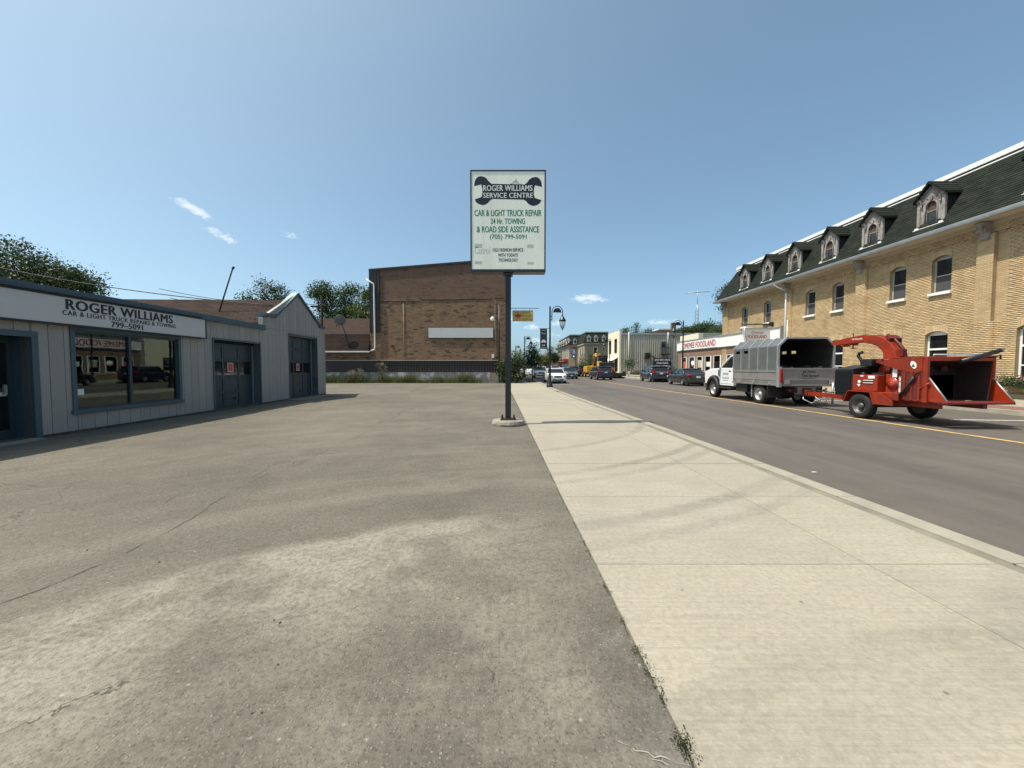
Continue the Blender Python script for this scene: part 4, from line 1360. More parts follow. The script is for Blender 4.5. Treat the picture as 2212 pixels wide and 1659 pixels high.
# windows
for i, (c, h, z0, z1, rise) in enumerate(WINS):
    up = z0 > 4
    n = 9
    arch = [(c - h + 2 * h * k / n, z1 + rise * (1 - ((k / n - .5) * 2) ** 2)) for k in range(n + 1)]
    m = MB()
    for k in range(n):
        (a, za), (b, zb) = arch[k], arch[k + 1]
        m.prism([(a + .004, za), (b - .004, zb), (b - .004, z1 + rise + .235), (a + .004, z1 + rise + .235)], 'x', HX - .006, HX + .1)
    m.build('brick_arch', MAT['yellow_brick'], hb, world=True)
    fm = MAT['frame_grey'] if up else MAT['white_paint']
    fx = HX + .16
    w = MB()
    t = .07
    w.box(fx, fx + .09, c - h, c - h + t, z0, z1).box(fx, fx + .09, c + h - t, c + h, z0, z1).box(fx, fx + .09, c - h + t, c + h - t, z0, z0 + .07)
    top_in = [(a, z) for a, z in arch]
    w.prism([(a, z) for a, z in arch] + [(c + h, z1 - .04), (c - h, z1 - .04)], 'x', fx, fx + .09)
    wi = w.build('window', fm, hb, world=True)
    zm = z0 + (z1 - z0) * .5
    if up:
        MB().box(fx - .005, fx + .07, c - h + t, c + h - t, zm - .025, zm + .025).build('sash', fm, wi, world=True)
        MB().box(fx + .03, fx + .04, c - h + t, c + h - t, zm, z1).build('pane', MAT['pane'], wi, world=True)
        MAT.setdefault('screen', M('insect screen', (.06, .06, .058), .8, var=.1))
        MB().box(fx + .012, fx + .02, c - h + t, c + h - t, z0 + .07, zm - .025).build('insect_screen', MAT['screen'], wi, world=True)
        MB().box(HX - .12, HX + .17, c - h - .06, c + h + .06, z0 - .13, z0).build('sill', MAT['white_paint'], wi, world=True, bevel=.01)
    else:
        zt = z0 + (z1 - z0) * .66
        MB().box(fx - .005, fx + .07, c - h + t, c + h - t, zt - .045, zt + .045).box(fx - .003, fx + .05, c - h + t, c + h - t, z0 + .55, z0 + .6).build('sash', fm, wi, world=True)
        for a, b in ((z0 + .07, zt - .045), (zt + .045, z1 - .02)):
            MB().box(fx + .03, fx + .04, c - h + t, c + h - t, a, b).build('pane', MAT['dark_glass'], wi, world=True)
        MB().box(HX - .11, HX + .17, c - h - .06, c + h + .06, z0 - .12, z0).build('sill', MAT['white_paint'], wi, world=True, bevel=.01)
        MB().box(fx + .1, fx + .12, c - h + t, c - h + t + .25, z0, z1).build('curtain', MAT['soffit'], wi, world=True)
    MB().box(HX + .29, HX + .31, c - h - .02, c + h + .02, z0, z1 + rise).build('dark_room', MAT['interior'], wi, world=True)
# planter below the near window
pl = thing('planter_box', 'flower planter hanging below the near ground floor window', 'planter', (HX - .25, 15.2, .72))
MB().prism([(-.2, 0), (.14, 0), (.17, .2), (-.23, .2)], 'y', -.62, .62).build('trough', MAT['black_metal'], pl)
PLANTER = pl
# soffit, gutter, fascia
EX = HX - .74
MB().box(EX, HX + .2, H0, H1 + .5, 7.72, 7.78).build('soffit', MAT['soffit'], hb, world=True)
m = MB().prism([(EX - .12, 7.8), (EX - .1, 7.72), (EX, 7.7), (EX, 7.9), (EX - .13, 7.9)], 'y', H0, H1 + .55)
m.build('gutter', MAT['galv'], hb, world=True)
MB().box(HX - .1, HX - .0, H0, H1, 7.55, 7.72).build('frieze', MAT['soffit'], hb, world=True)
# carved brackets under the eave
for a, b in PIL:
    c = (a + b) / 2
    m = MB()
    prof = [(0, 7.7), (-.45, 7.7), (-.45, 7.6), (-.36, 7.56), (-.32, 7.44), (-.38, 7.36), (-.3, 7.27), (-.2, 7.25), (-.17, 7.12), (-.2, 7.03), (-.1, 6.95), (0, 7.0)]
    m.prism([(HX - .1 + p, z) for p, z in prof], 'y', c - .1, c + .1)
    m.prism([(HX - .1 + p * .9, z) for p, z in prof], 'y', c - .16, c - .1).prism([(HX - .1 + p * .9, z) for p, z in prof], 'y', c + .1, c + .16)
    m.build('eave_bracket', MAT['old_white'], hb, world=True, bevel=.012)
# downspout
MB().tube([(EX - .05, 29.2, 7.75), (EX + .1, 29.1, 7.55), (HX - .2, 28.75, 7.2), (HX - .22, 28.7, 6.9), (HX - .22, 28.7, 1)], .065, 8).tube([(HX - .22, 28.48, 5.0), (HX - .22, 28.48, 1)], .03, 6).build('downspout', MAT['white_paint'], hb, world=True)
# mansard
MX0, MZ0, MX1, MZ1 = EX + .02, 7.88, HX + .95, 10.72
E0, E1, TE = H0, H1 + .5, H1 - .55
rf = MB().add([(MX0, E0, MZ0), (MX0, E1, MZ0), (MX1, TE, MZ1), (MX1, E0, MZ1), (HX + 11.3, E1, MZ0), (HX + 9.8, TE, MZ1), (HX + 11.3, E0, MZ0), (HX + 9.8, E0, MZ1)],
              [(0, 1, 2, 3), (1, 4, 5, 2), (3, 2, 5, 7), (4, 6, 7, 5)]).build('mansard_roof', MAT['green_shingle'], hb, world=True)
sl = Vector((MX1 - MX0, 0, MZ1 - MZ0))
L = sl.length
sd = sl.normalized()
CH = .135
nr = int(L / CH)
DORM = [(14.7, 1), (18.8, 1), (21.8, 1), (24.7, 1), (27.7, 1), (30.6, 1), (33.55, 1)]
shs = []
for r in range(nr):
    t0 = r * CH
    u = E0 - (r % 2) * .16
    uend = E1 - (E1 - TE) * (t0 + CH * .5) / L
    while u < uend:
        a, b = max(u, E0), min(u + .318, uend)
        u += .322
        if b - a < .03:
            continue
        shs.append((a, b, t0, rnd.uniform(.010, .02)))
Nn = Vector((-sd.z, 0, sd.x))


def sh_pts(a, b, t0, th):
    base = Vector((MX0, 0, MZ0)) + sd * t0
    p0 = base + Nn * (th + .006)
    p1 = base + sd * CH * 1.05 + Nn * .004
    q0 = base
    return [(p0.x, a, p0.z), (p0.x, b, p0.z), (p1.x, b, p1.z), (p1.x, a, p1.z), (q0.x, a, q0.z), (q0.x, b, q0.z)]


near = sorted([s for s in shs if 13.6 < s[0] < 18.4], key=lambda s: s[0])[-300:]
ns = set(id(s) for s in near)
for s in near:
    MB().add(sh_pts(*s), [(0, 1, 2, 3), (0, 4, 5, 1)]).build('shingle', MAT['green_shingle'], rf, world=True)
mm = MB()
for s in shs:
    if id(s) not in ns:
        mm.add(sh_pts(*s), [(0, 1, 2, 3), (0, 4, 5, 1)])
mm.xf(wmat(rf).inverted())
o = bpy.data.objects.new('shingle_courses', mm.mesh('shingle_courses', MAT['green_shingle'], recalc=False))
COL.objects.link(o)
o.parent = rf
o['kind'] = 'stuff'
MB().box(MX1 - .16, MX1 + .15, 16.4, TE + .12, MZ1 - .02, MZ1 + .2).box(MX1 - .12, MX1 + .1, 16.4, TE + .1, MZ1 - .16, MZ1 - .1).build('ridge_flashing', MAT['white_paint'], hb, world=True)
MB().box(MX1 - .2, MX1 + .15, E0, 16.35, MZ1 - .06, MZ1 + .22).build('ridge_flashing', MAT['brown_metal'], hb, world=True, label='dark length of ridge flashing at the near end')


def dormer(c):
    d = MB()
    X0 = HX - .36           # front face
    zb, ze, zp = 8.22, 9.78, 10.36
    hw = .55
    back = MX1 + .1
    # cheeks
    d.prism([(c - hw, zb), (c - hw + .05, zb), (c - hw + .05, ze), (c - hw, ze)], 'x', X0 + .06, back).prism([(c + hw - .05, zb), (c + hw, zb), (c + hw, ze), (c + hw - .05, ze)], 'x', X0 + .06, back)
    d = MB().prism([(c - hw, zb), (c + hw, zb), (c + hw, ze), (c, zp - .12), (c - hw, ze)], 'x', X0 + .13, back)
    for s_ in (-1, 1):
        d.box(X0 + .06, X0 + .128, c + s_ * hw - (.05 if s_ > 0 else 0), c + s_ * hw + (.05 if s_ < 0 else 0), zb, ze)
    dd = MB().prism([(c - hw, zb), (c + hw, zb), (c + hw, ze), (c, zp - .12), (c - hw, ze)], 'x', X0 + .09, back).build('dormer', MAT['plastic'], hb, world=True)
    # face with an arched opening
    ow, zs, ra = .27, 9.2, .3
    arch = [(c - ow, 8.3)] + [(c + ow * -math.cos(math.pi * k / 10), zs + ra * math.sin(math.pi * k / 10)) for k in range(11)] + [(c + ow, 8.3)]
    outer = [(c - hw, 8.3)] + [(c - hw, ze - (1 - k / 5) * .0 - (5 - k) * .12) for k in range(0, 6)] + [(c, zp - .1)] + [(c + hw, ze - k * .12) for k in range(0, 6)] + [(c + hw, 8.3)]
    f = MB()
    # ring of quads between opening and outline, matched by angle
    oc = [Vector((p - c, z - 9.2)) for p, z in outer]
    N = len(arch)
    out_pts = []
    for (p, z) in arch:
        if z < 8.31:
            out_pts.append((c - hw if p < c else c + hw, 8.3))
        else:
            a = math.atan2(z - zs + .12, p - c)
            # march to the outline
            t = 0
            while t < 3:
                q, w = c + math.cos(a) * t, zs - .12 + math.sin(a) * t
                roofz = zp - .1 - abs(q - c) / hw * (zp - .1 - ze)
                if abs(q - c) >= hw or w >= roofz:
                    break
                t += .01
            out_pts.append((q, w))
    for k in range(N - 1):
        for x, in ((X0,),):
            f.add([(x, *arch[k]), (x, *arch[k + 1]), (x, *out_pts[k + 1]), (x, *out_pts[k])], [(0, 1, 2, 3)])
        f.add([(X0, *arch[k]), (X0, *arch[k + 1]), (X0 + .1, *arch[k + 1]), (X0 + .1, *arch[k])], [(0, 1, 2, 3)])
    fa = f.build('face', MAT['old_white'], dd, world=True)
    t = MB()
    for s in (-1, 1):
        t.box(X0 - .05, X0 + .05, c + s * hw - .07, c + s * hw + .07, 8.34, ze - .1)
        t.box(X0 - .09, X0 + .05, c + s * hw - .1, c + s * hw + .1, ze - .18, ze - .05)
        t.prism([(X0 - .02, 9.2), (X0 - .1, 9.35), (X0 - .02, 9.5), (X0 - .12, 9.62)], 'y', c + s * .42 - .03, c + s * .42 + .03)
        t.tube([(X0 - .03, c + s * (hw + .02), ze - .02), (X0 - .03, c + s * .3, ze + .16), (X0 - .03, c + s * .03, zp - .2)], .035, 6)
    t.tube([(X0 - .02, p, z) for p, z in arch], .03, 6)
    t.cbox((X0 - .03, c, 9.62), (.08, .12, .16))
    for k in range(5):
        a = math.pi * (k + 1) / 6
        t.lathe([(0, -.03), (.035, 0), (0, .03)], (X0 - .02, c + .4 * math.cos(a), 9.3 + .42 * math.sin(a)), 7, axis='x')
    t.build('carved_trim', MAT['old_white'], dd, world=True)
    w = MB().box(X0 + .03, X0 + .07, c - ow, c + ow, 9.0, 9.04).box(X0 + .03, X0 + .07, c - ow, c - ow + .04, 8.3, 9.4).box(X0 + .03, X0 + .07, c + ow - .04, c + ow, 8.3, 9.4)
    w.build('sash', MAT['old_white'], dd, world=True)
    MB().prism(arch, 'x', X0 + .06, X0 + .075).build('boarding', MAT['board'], dd, world=True)
    MB().prism([(c - ow, 8.6), (c + ow, 8.6), (c + ow, 8.9), (c - ow, 8.9)], 'x', X0 + .05, X0 + .058).build('pane', MAT['pane'], dd, world=True)
    s = MB().box(X0 - .16, X0 + .02, c - hw - .14, c + hw + .14, 8.2, 8.28)
    s.box(X0 - .14, X0 - .0, c - hw - .08, c - hw + .1, 8.28, 8.36).box(X0 - .14, X0 - .0, c + hw - .1, c + hw + .08, 8.28, 8.36)
    s.build('sill', MAT['white_paint'], dd, world=True)
    r = MB()
    ov = .17
    for sgnn in (-1, 1):
        a, b = c, c + sgnn * (hw + ov)
        ez = ze - ov * (zp - ze) / hw
        r.prism([(a, zp + .05), (b, ez + .05), (b, ez - .03), (a, zp - .05)], 'x', X0 - .2, MX1 - .1)
    rr_ = r.build('gable_roof', MAT['green_shingle'], dd, world=True)
    for k in range(5):
        for sgnn in (-1, 1):
            t_ = (k + .5) / 5
            y_ = c + sgnn * (hw + ov) * t_
            z_ = zp + .05 - (zp - (ze - ov * (zp - ze) / hw)) * t_ + .012
            mm_ = MB().cbox((0, 0, 0), (1.38, .175, .014))
            oo = mm_.build('shingle_course', MAT['green_shingle'], rr_)
            oo.location = wmat(rr_).inverted() @ Vector((X0 - .2 + .68, y_, z_))
            oo.rotation_euler = (-sgnn * (math.atan2(zp - ze, hw) - .05), 0, 0)


for c, s in DORM:
    dormer(c)
MB().box(HX + 4, HX + 4.8, 25, 25.8, 10.7, 12).build('chimney', MAT['dark_brick'], hb, world=True)

# ---------------------------------------------------------------- grocery shop front
F0, F1, FX = 29.05, 47.2, HX - .16
gs = thing('grocery_store', 'single-storey red brick grocery with white corrugated fascia and red lettering', 'shop', (FX, 38, 0))
MAT['shop_brick'] = brick_mat('reddish shop brick', (.27, .165, .115), (.2, .125, .09), (.26, .21, .17), .21, .076, .009, plane='yz', blot=.25)
SW_ = [(44.85, 46.35, .3, 2.75), (42.85, 44.35, .95, 2.75), (41.1, 42.45, .95, 2.75), (39.35, 40.7, .95, 2.75), (37.5, 38.95, .95, 2.75), (35.3, 36.6, .95, 2.75), (32.9, 34.4, .95, 2.75), (30.3, 32, .95, 2.75)]
m = MB()
for (a, b, z0, z1) in cells(F0, F1, .05, 3.55, SW_):
    m.box(FX, FX + .15, a, b, z0, z1)
m.box(FX + .15, FX + 9, F1 - .15, F1, .05, 4.5)
m.build('wall', MAT['shop_brick'], gs, world=True)
MB().box(FX + .1, FX + 9, H1 + .02, F1 - .15, 4.3, 4.42).build('roof', MAT['tar'], gs, world=True)
MAT['poster'] = M('shop window clutter', (.16, .12, .09), .7, var=.8, scale=2.2, dirt=1.0, dirtcol=(.03, .03, .03))
for i, (a, b, z0, z1) in enumerate(SW_):
    w = MB().box(FX + .02, FX + .1, a, a + .22, z0, z1).box(FX + .02, FX + .1, b - .08, b, z0, z1).box(FX + .02, FX + .1, a + .22, b - .08, z1 - .08, z1).box(FX + .02, FX + .1, a + .22, b - .08, z0, z0 + .08)
    wi = w.build('shop_window' if i else 'shop_door', MAT['white_paint'], gs, world=True)
    MB().box(FX + .06, FX + .07, a + .2, b - .06, z0 + .06, z1 - .06).build('pane', MAT['glass'], wi, world=True)
    MB().box(FX + .6, FX + .62, a - .3, b + .3, z0, z1).build('window_display', MAT['poster'], wi, world=True)
MB().box(FX + .05, FX + .058, 45.1, 45.9, 1.2, 2.2).build('poster', MAT['notice'], gs, world=True)
MB().lathe([(.0, 0), (.32, 0), (.32, .01), (0, .01)], (FX + .05, 43.5, 1.95), 18, axis='x').build('poster', MAT['ink_white'], gs, world=True)
MB().box(FX + .05, FX + .058, 39.5, 40.4, 1.6, 2.1).build('poster', MAT['white_paint'], gs, world=True)
MB().box(FX + .05, FX + .058, 41.4, 42.2, 1.5, 2.3).build('poster', MAT['soffit'], gs, world=True)
MB().box(FX - .03, FX + .0, F0, F1, .78, .86).build('sill', MAT['soffit'], gs, world=True)
m = MB()
n = int((F1 - F0) / .1)
P = []
for i in range(n * 2 + 1):
    y = F0 + (F1 - F0) * i / (n * 2)
    d = .03 if (i // 2) % 2 else 0
    P += [(FX - .12 - d, y, 3.5), (FX - .12 - d, y, 4.52)]
m.add(P, [(2 * i, 2 * i + 1, 2 * i + 3, 2 * i + 2) for i in range(n * 2)])
m.build('corrugated_fascia', MAT['white_paint'], gs, world=True)
MB().box(FX - .2, FX + .02, F0 - .05, F1 + .05, 4.52, 4.62).box(FX - .2, FX + .0, F0 - .08, F0, 3.45, 4.52).box(FX - .11, FX + .0, F0, F1, 3.45, 3.5).build('fascia_trim', MAT['galv'], gs, world=True)
MB().box(FX - .165, FX - .152, 38.0, 46.4, 3.55, 4.47).build('letter_board', MAT['white_paint'], gs, world=True)
lettering('OMEMEE FOODLAND', (FX - .166, 41.9, 4.0), (0, -1, 0), (0, 0, 1), 7.3, .62, MAT['ink_red'], gs, bold=.03, off=.01)

hs = thing('hanging_sign', 'tapered white box sign hanging from a pole over the grocery pavement', 'sign', (19.25, 30.4, 3.5))
m = MB().prism([(-.85, .0), (.95, .0), (1.05, 1.1), (-1.08, 1.1)], 'y', -.16, .16)
m.build('cabinet', MAT['sign_white'], hs)
m = MB()
for a, b in (((-.85, 0), (.95, 0)), ((.95, 0), (1.05, 1.1)), ((1.05, 1.1), (-1.08, 1.1)), ((-1.08, 1.1), (-.85, 0))):
    m.tube([(a[0], -.15, a[1]), (b[0], -.15, b[1])], .03, 5)
m.build('rim', MAT['galv'], hs)
MB().tube([(-1.2, 0, 1.38), (1.15, 0, 1.42)], .05, 6).tube([(-.8, 0, 1.1), (-.8, 0, 1.38)], .02, 5).tube([(.8, 0, 1.1), (.8, 0, 1.4)], .02, 5).cbox((1.12, 0, 1.42), (.2, .25, .3)).build('bracket', MAT['black_metal'], hs)
lettering('Omemee', (19.2, 30.24, 3.5 + .76), (1, 0, 0), (0, 0, 1), .95, .24, MAT['ink_red'], hs, shear=.35, off=.0015)
lettering('FOODLAND', (19.2, 30.24, 3.5 + .42), (1, 0, 0), (0, 0, 1), 1.5, .25, MAT['ink_red'], hs, bold=.03, off=.0015)

# ---------------------------------------------------------------- cream stucco building with beige steel flank
CB = (20.2, 72, 0)
cb = thing('stucco_building', 'two-storey cream fronted building with a long weathered beige steel flank', 'building', CB)
m = MB()
n = 62
P = []
for i in range(n * 4 + 1):
    x = 20.4 + 25 * i / (n * 4)
    d = (0, 0, .05, .05)[i % 4]
    P += [(x, 72 - d, .2), (x, 72 - d, 7.9 - (x - 20.4) * .012)]
m.add(P, [(2 * i, 2 * i + 1, 2 * i + 3, 2 * i + 2) for i in range(n * 4)])
m.build('steel_flank', MAT['grey_siding'], cb, world=True)
MB().box(20.35, 45.5, 71.88, 72.1, 7.6, 7.95).build('parapet_cap', MAT['galv'], cb, world=True)
CWIN = [(73.6, 75.0, 4.4, 6.9), (77.9, 79.2, 4.4, 6.8), (72.9, 74.6, .9, 3.3), (76.5, 79.3, .9, 3.2)]
m = MB()
for (a, b, z0, z1) in cells(71.9, 80.3, .1, 8.4, CWIN):
    m.box(20.0, 20.35, a, b, z0, z1)
m.box(20.35, 45, 72.3, 80.3, .1, 7.7)
m.build('front_wall', MAT['cream_siding'], cb, world=True)
for a, b, z0, z1 in CWIN:
    w = MB().box(19.93, 20.1, a - .12, a, z0 - .1, z1 + .1).box(19.93, 20.1, b, b + .12, z0 - .1, z1 + .1).box(19.93, 20.1, a, b, z1, z1 + .1).box(19.93, 20.1, a, b, z0 - .1, z0).build('window', MAT['brown_metal'], cb, world=True)
    MB().box(20.12, 20.14, a, b, z0, z1).build('pane', MAT['pane'], w, world=True)
MB().prism([(20.0, 3.5), (18.9, 2.85), (18.9, 2.78), (20.0, 3.3)], 'y', 73, 79).build('awning', MAT['white_paint'], cb, world=True)
# balcony, door, wall air conditioner, downpipes on the flank
px_ = lambda x6: (2300 + x6 / 3.95 - 1920) / 1442 * 72
z_ = lambda y6: 1.5 + (1377 - (1080 + y6 / 3.95)) / 1442 * 72
bc = MB().box(px_(668), px_(805), 71.0, 71.9, z_(985) - .0, z_(985) + .15)
bcn = bc.build('balcony', MAT['bark'], cb, world=True)
for k in range(13):
    x = px_(670) + (px_(803) - px_(670)) * k / 12
    MB().box(x - .04, x + .04, 70.98, 71.04, z_(985) + .15, z_(880)).build('baluster', MAT['galv'] if k % 2 else MAT['bark'], bcn, world=True)
MB().box(px_(668), px_(805), 70.96, 71.06, z_(880), z_(880) + .08).build('rail', MAT['bark'], bcn, world=True)
w = MB().box(px_(692), px_(772), 71.85, 71.98, z_(985) + .15, z_(785)).build('door', MAT['old_white'], cb, world=True)
MB().box(px_(700), px_(762), 71.8, 71.84, z_(960), z_(795)).build('pane', MAT['pane'], w, world=True)
MB().box(px_(455), px_(525), 71.2, 71.95, z_(1010), z_(958)).build('air_conditioner', MAT['plastic'], cb, world=True)
MB().box(px_(445), px_(520), 71.5, 71.95, z_(1040), z_(1010)).build('conditioner_shelf', MAT['bark'], cb, world=True)
MB().tube([(px_(530), 71.8, z_(1000)), (px_(590), 71.8, z_(1010)), (px_(615), 71.8, z_(1050)), (px_(615), 71.8, .3)], .09, 6).build('pipe', MAT['rust'], cb, world=True)
MB().tube([(px_(795), 71.8, z_(655)), (px_(790), 71.8, z_(900))], .06, 6).tube([(px_(218), 71.8, z_(655)), (px_(218), 71.8, .3)], .06, 6).build('downpipe', MAT['white_paint'], cb, world=True)
MB().box(px_(275), px_(380), 71.3, 71.9, .2, 1.0).build('wall_vent', MAT['concrete'], cb, world=True)
# roofs behind
hr = thing('hip_roof_house', 'dark hip-roofed house with a brick chimney rising behind the beige flank', 'house', (46, 100, 0))
MB().box(37, 46, 98, 112, 0, 9.8).build('wall', MAT['soffit'], hr, world=True)
MB().add([(35.8, 97, 9.8), (47.2, 97, 9.8), (47.2, 113, 9.8), (35.8, 113, 9.8), (38.8, 102, 11.5), (45.6, 102, 11.5), (45.6, 108, 11.5), (38.8, 108, 11.5)], [(0, 1, 5, 4), (1, 2, 6, 5), (2, 3, 7, 6), (3, 0, 4, 7), (4, 5, 6, 7)]).build('roof', MAT['brown_shingle'], hr, world=True)
MB().box(38.7, 45.8, 101.9, 108.1, 11.45, 11.75).build('roof_edge', MAT['white_paint'], hr, world=True)
MB().box(41.0, 42.0, 99, 100.0, 9.9, 13.0).build('chimney', MAT['dark_brick'], hr, world=True)
gb = thing('flat_roof_annex', 'low beige flat-roofed annex between the grocery and the beige flank', 'building', (33, 59, 0))
MB().box(27.75, 40, 56, 62, 0, 6.35).build('wall', MAT['grey_siding'], gb, world=True)
MB().box(27.0, 27.7, 55.9, 62, 0, 6.5).build('corner_pier', MAT['cream_siding'], gb, world=True)

# ---------------------------------------------------------------- far mansard building on the right
fb = thing('corner_block', 'distant stone-coloured mansard block with small white dormers', 'building', (16, 104, 0))
MAT['far_brick'] = M('pale buff brick', (.31, .26, .18), .9, var=.12, scale=.8, bump=.2, bscale=30)
z9 = 7.7
MB().box(16.0, 24.3, 108, 135, 0, z9).build('wall', MAT['far_brick'], fb, world=True)
MB().box(18.4, 24.4, 98, 107.9, 0, z9 - .05).build('wing_wall', MAT['far_brick'], fb, world=True)
MB().box(15.7, 24.3, 107.7, 135.3, z9 - .25, z9 + .02).box(18.1, 24.6, 97.7, 107.6, z9 - .3, z9).build('cornice', MAT['soffit'], fb, world=True)
MB().add([(15.3, 107.5, z9 + .06), (24.5, 107.5, z9 + .06), (24.5, 135.5, z9 + .06), (15.3, 135.5, z9 + .06), (16.4, 108.6, z9 + 2.9), (24.0, 108.6, z9 + 2.9), (24.0, 134, z9 + 2.9), (16.4, 134, z9 + 2.9)], [(0, 1, 5, 4), (1, 2, 6, 5), (2, 3, 7, 6), (3, 0, 4, 7), (4, 5, 6, 7)]).build('mansard_roof', MAT['green_shingle'], fb, world=True)
MB().add([(18.0, 97.5, z9 + .03), (24.7, 97.5, z9 + .03), (24.7, 108.5, z9 + .03), (18.0, 108.5, z9 + .03), (18.9, 98.6, z9 + 2.75), (24.5, 98.6, z9 + 2.75), (24.5, 108.5, z9 + 2.75), (18.9, 108.5, z9 + 2.75)], [(0, 1, 5, 4), (1, 2, 6, 5), (2, 3, 7, 6), (3, 0, 4, 7), (4, 5, 6, 7)]).build('mansard_roof', MAT['green_shingle'], fb, world=True)
MB().box(16.2, 24.2, 108.4, 134.2, z9 + 2.85, z9 + 3.1).box(18.7, 24.6, 98.4, 108.3, z9 + 2.7, z9 + 2.95).build('roof_edge', MAT['galv'], fb, world=True)


def small_dormer(x, y, face):
    m = MB().prism([(-.45, 0), (.45, 0), (.45, 1.15), (0, 1.65), (-.45, 1.15)], 'y', 0, 1.2)
    m2 = MB().box(-.25, .25, -.05, -.02, .25, 1.1)
    m3 = MB().prism([(-.65, 1.0), (0, 1.78), (.65, 1.0), (.6, .92), (0, 1.66), (-.6, .92)], 'y', -.15, 1.2)
    rot = Matrix.Translation((x, y, z9 + .3)) @ Matrix.Rotation(0 if face == 's' else -math.pi / 2 if face == 'w' else -math.pi / 4, 4, 'Z')
    d = m.xf(rot).build('dormer', MAT['white_paint'], fb, world=True)
    m2.xf(rot).build('pane', MAT['pane'], d, world=True)
    m3.xf(rot).build('gable_roof', MAT['old_white'], d, world=True)


for x in (19.5, 21.3, 23.3):
    small_dormer(x, 97.65, 's')
small_dormer(17.6, 107.6, 's')
small_dormer(15.6, 108.0, 'sw')
for y in (112, 116, 121, 126, 131):
    small_dormer(15.4, y, 'w')
for (x0, x1, z0, z1) in ((20.75, 21.6, 4.75, 6.6), (20.3, 20.95, 2.25, 3.3)):
    w = MB().box(x0 - .1, x1 + .1, 97.9, 97.98, z0 - .1, z1 + .1).build('window', MAT['white_paint'], fb, world=True)
    MB().box(x0, x1, 97.86, 97.89, z0, z1).build('pane', MAT['pane'], w, world=True)
for y in (99.6, 102.6):
    w = MB().box(18.3, 18.38, y - .6, y + .6, 4.4, 6.7).build('window', MAT['white_paint'], fb, world=True)
    MB().box(18.26, 18.29, y - .45, y + .45, 4.5, 6.6).build('pane', MAT['board'], w, world=True)
for y in (110, 113.5, 117, 121, 125, 129):
    w = MB().box(15.9, 15.98, y - .7, y + .7, 4.3, 6.7).build('window', MAT['white_paint'], fb, world=True)
    MB().box(15.86, 15.89, y - .5, y + .5, 4.45, 6.55).build('pane', MAT['pane'], w, world=True)
MB().box(14.6, 15.95, 108.5, 118, 3.5, 3.9).build('shop_canopy', MAT['ink_red'], fb, world=True)
MB().box(15.9, 15.97, 108.5, 134, .3, 3.4).build('shop_glazing', MAT['dark_glass'], fb, world=True)
rb = thing('red_awning_shop', 'distant brick shop with a bright red awning by the street trees', 'shop', (12.5, 150, 0))
MB().box(13.0, 24, 145, 165, 0, 7).build('wall', MAT['shop_brick'], rb, world=True)
MB().prism([(13.0, 5.2), (10.8, 3.6), (10.8, 2.9), (13.0, 3.2)], 'y', 144, 158).build('awning', MAT['ink_red'], rb, world=True)
lb = thing('far_brick_block', 'distant low brick block on the left side of the street', 'building', (-9, 70, 0))
MB().box(-24, -3.4, 66, 92, 0, 6.2).build('wall', MAT['dark_brick'], lb, world=True)
MB().box(-24.2, -3.2, 65.8, 92.2, 6.2, 6.5).build('parapet_cap', MAT['galv'], lb, world=True)
# ---------------------------------------------------------------- vehicles
WHEELS = {}


def wheel_src(r, w, rim, spokes=True):
    key = (r, w, rim.name, spokes)
    if key not in WHEELS:
        t = MB().lathe([(r * .62, -w / 2 + .01), (r * .9, -w / 2), (r * .985, -w / 2 + .03), (r, -w * .25), (r, w * .25), (r * .985, w / 2 - .03), (r * .9, w / 2), (r * .62, w / 2 - .01)], (0, 0, 0), 28, axis='x', cap=False).mesh('wheel', MAT['tyre'])
        d = MB()
        # rim: dished disc with spokes on the outer (+x) side, closed on the inner
        d.lathe([(r * .64, -w * .4), (r * .66, w * .42), (r * .6, w * .46), (r * .56, w * .3), (r * .5, w * .1), (0, w * .1)], (0, 0, 0), 28, axis='x')
        d.lathe([(r * .64, -w * .38), (0, -w * .2)], (0, 0, 0), 16, axis='x')
        if spokes:
            for k in range(5):
                a = 2 * math.pi * k / 5
                e = Matrix.Rotation(a, 4, 'X')
                q = MB().prism([(-r * .07, r * .08), (r * .07, r * .08), (r * .11, r * .6), (-r * .11, r * .6)], 'x', w * .2, w * .42)
                q.xf(e)
                d.add(q.v, q.f)
            d.lathe([(r * .14, w * .1), (r * .14, w * .45), (0, w * .47)], (0, 0, 0), 12, axis='x')
        else:
            d.lathe([(r * .26, w * .1), (r * .26, w * .2), (r * .18, w * .36), (r * .1, w * .4), (0, w * .4)], (0, 0, 0), 12, axis='x')
            for k in range(8):
                a = 2 * math.pi * k / 8
                d.lathe([(r * .07, w * .09), (r * .05, w * .13), (0, w * .13)], (0, r * .38 * math.cos(a), r * .38 * math.sin(a)), 6, axis='x')
        WHEELS[key] = (t, d.mesh('rim', rim))
    return WHEELS[key]


def add_wheel(parent, x, y, r, w, rim, side, spokes=True):
    t, d = wheel_src(r, w, rim, spokes)
    o = bpy.data.objects.new('wheel', t)
    COL.objects.link(o)
    o.parent = parent
    o.location = (x, y, r)
    o.rotation_euler = (0, 0, 0 if side > 0 else math.pi)
    p = bpy.data.objects.new('rim', d)
    COL.objects.link(p)
    p.parent = o
    return o


def interp(P, y):
    for (a, va), (b, vb) in zip(P, P[1:]):
        if y <= b:
            return va + (vb - va) * max(0, (y - a)) / (b - a)
    return P[-1][1]


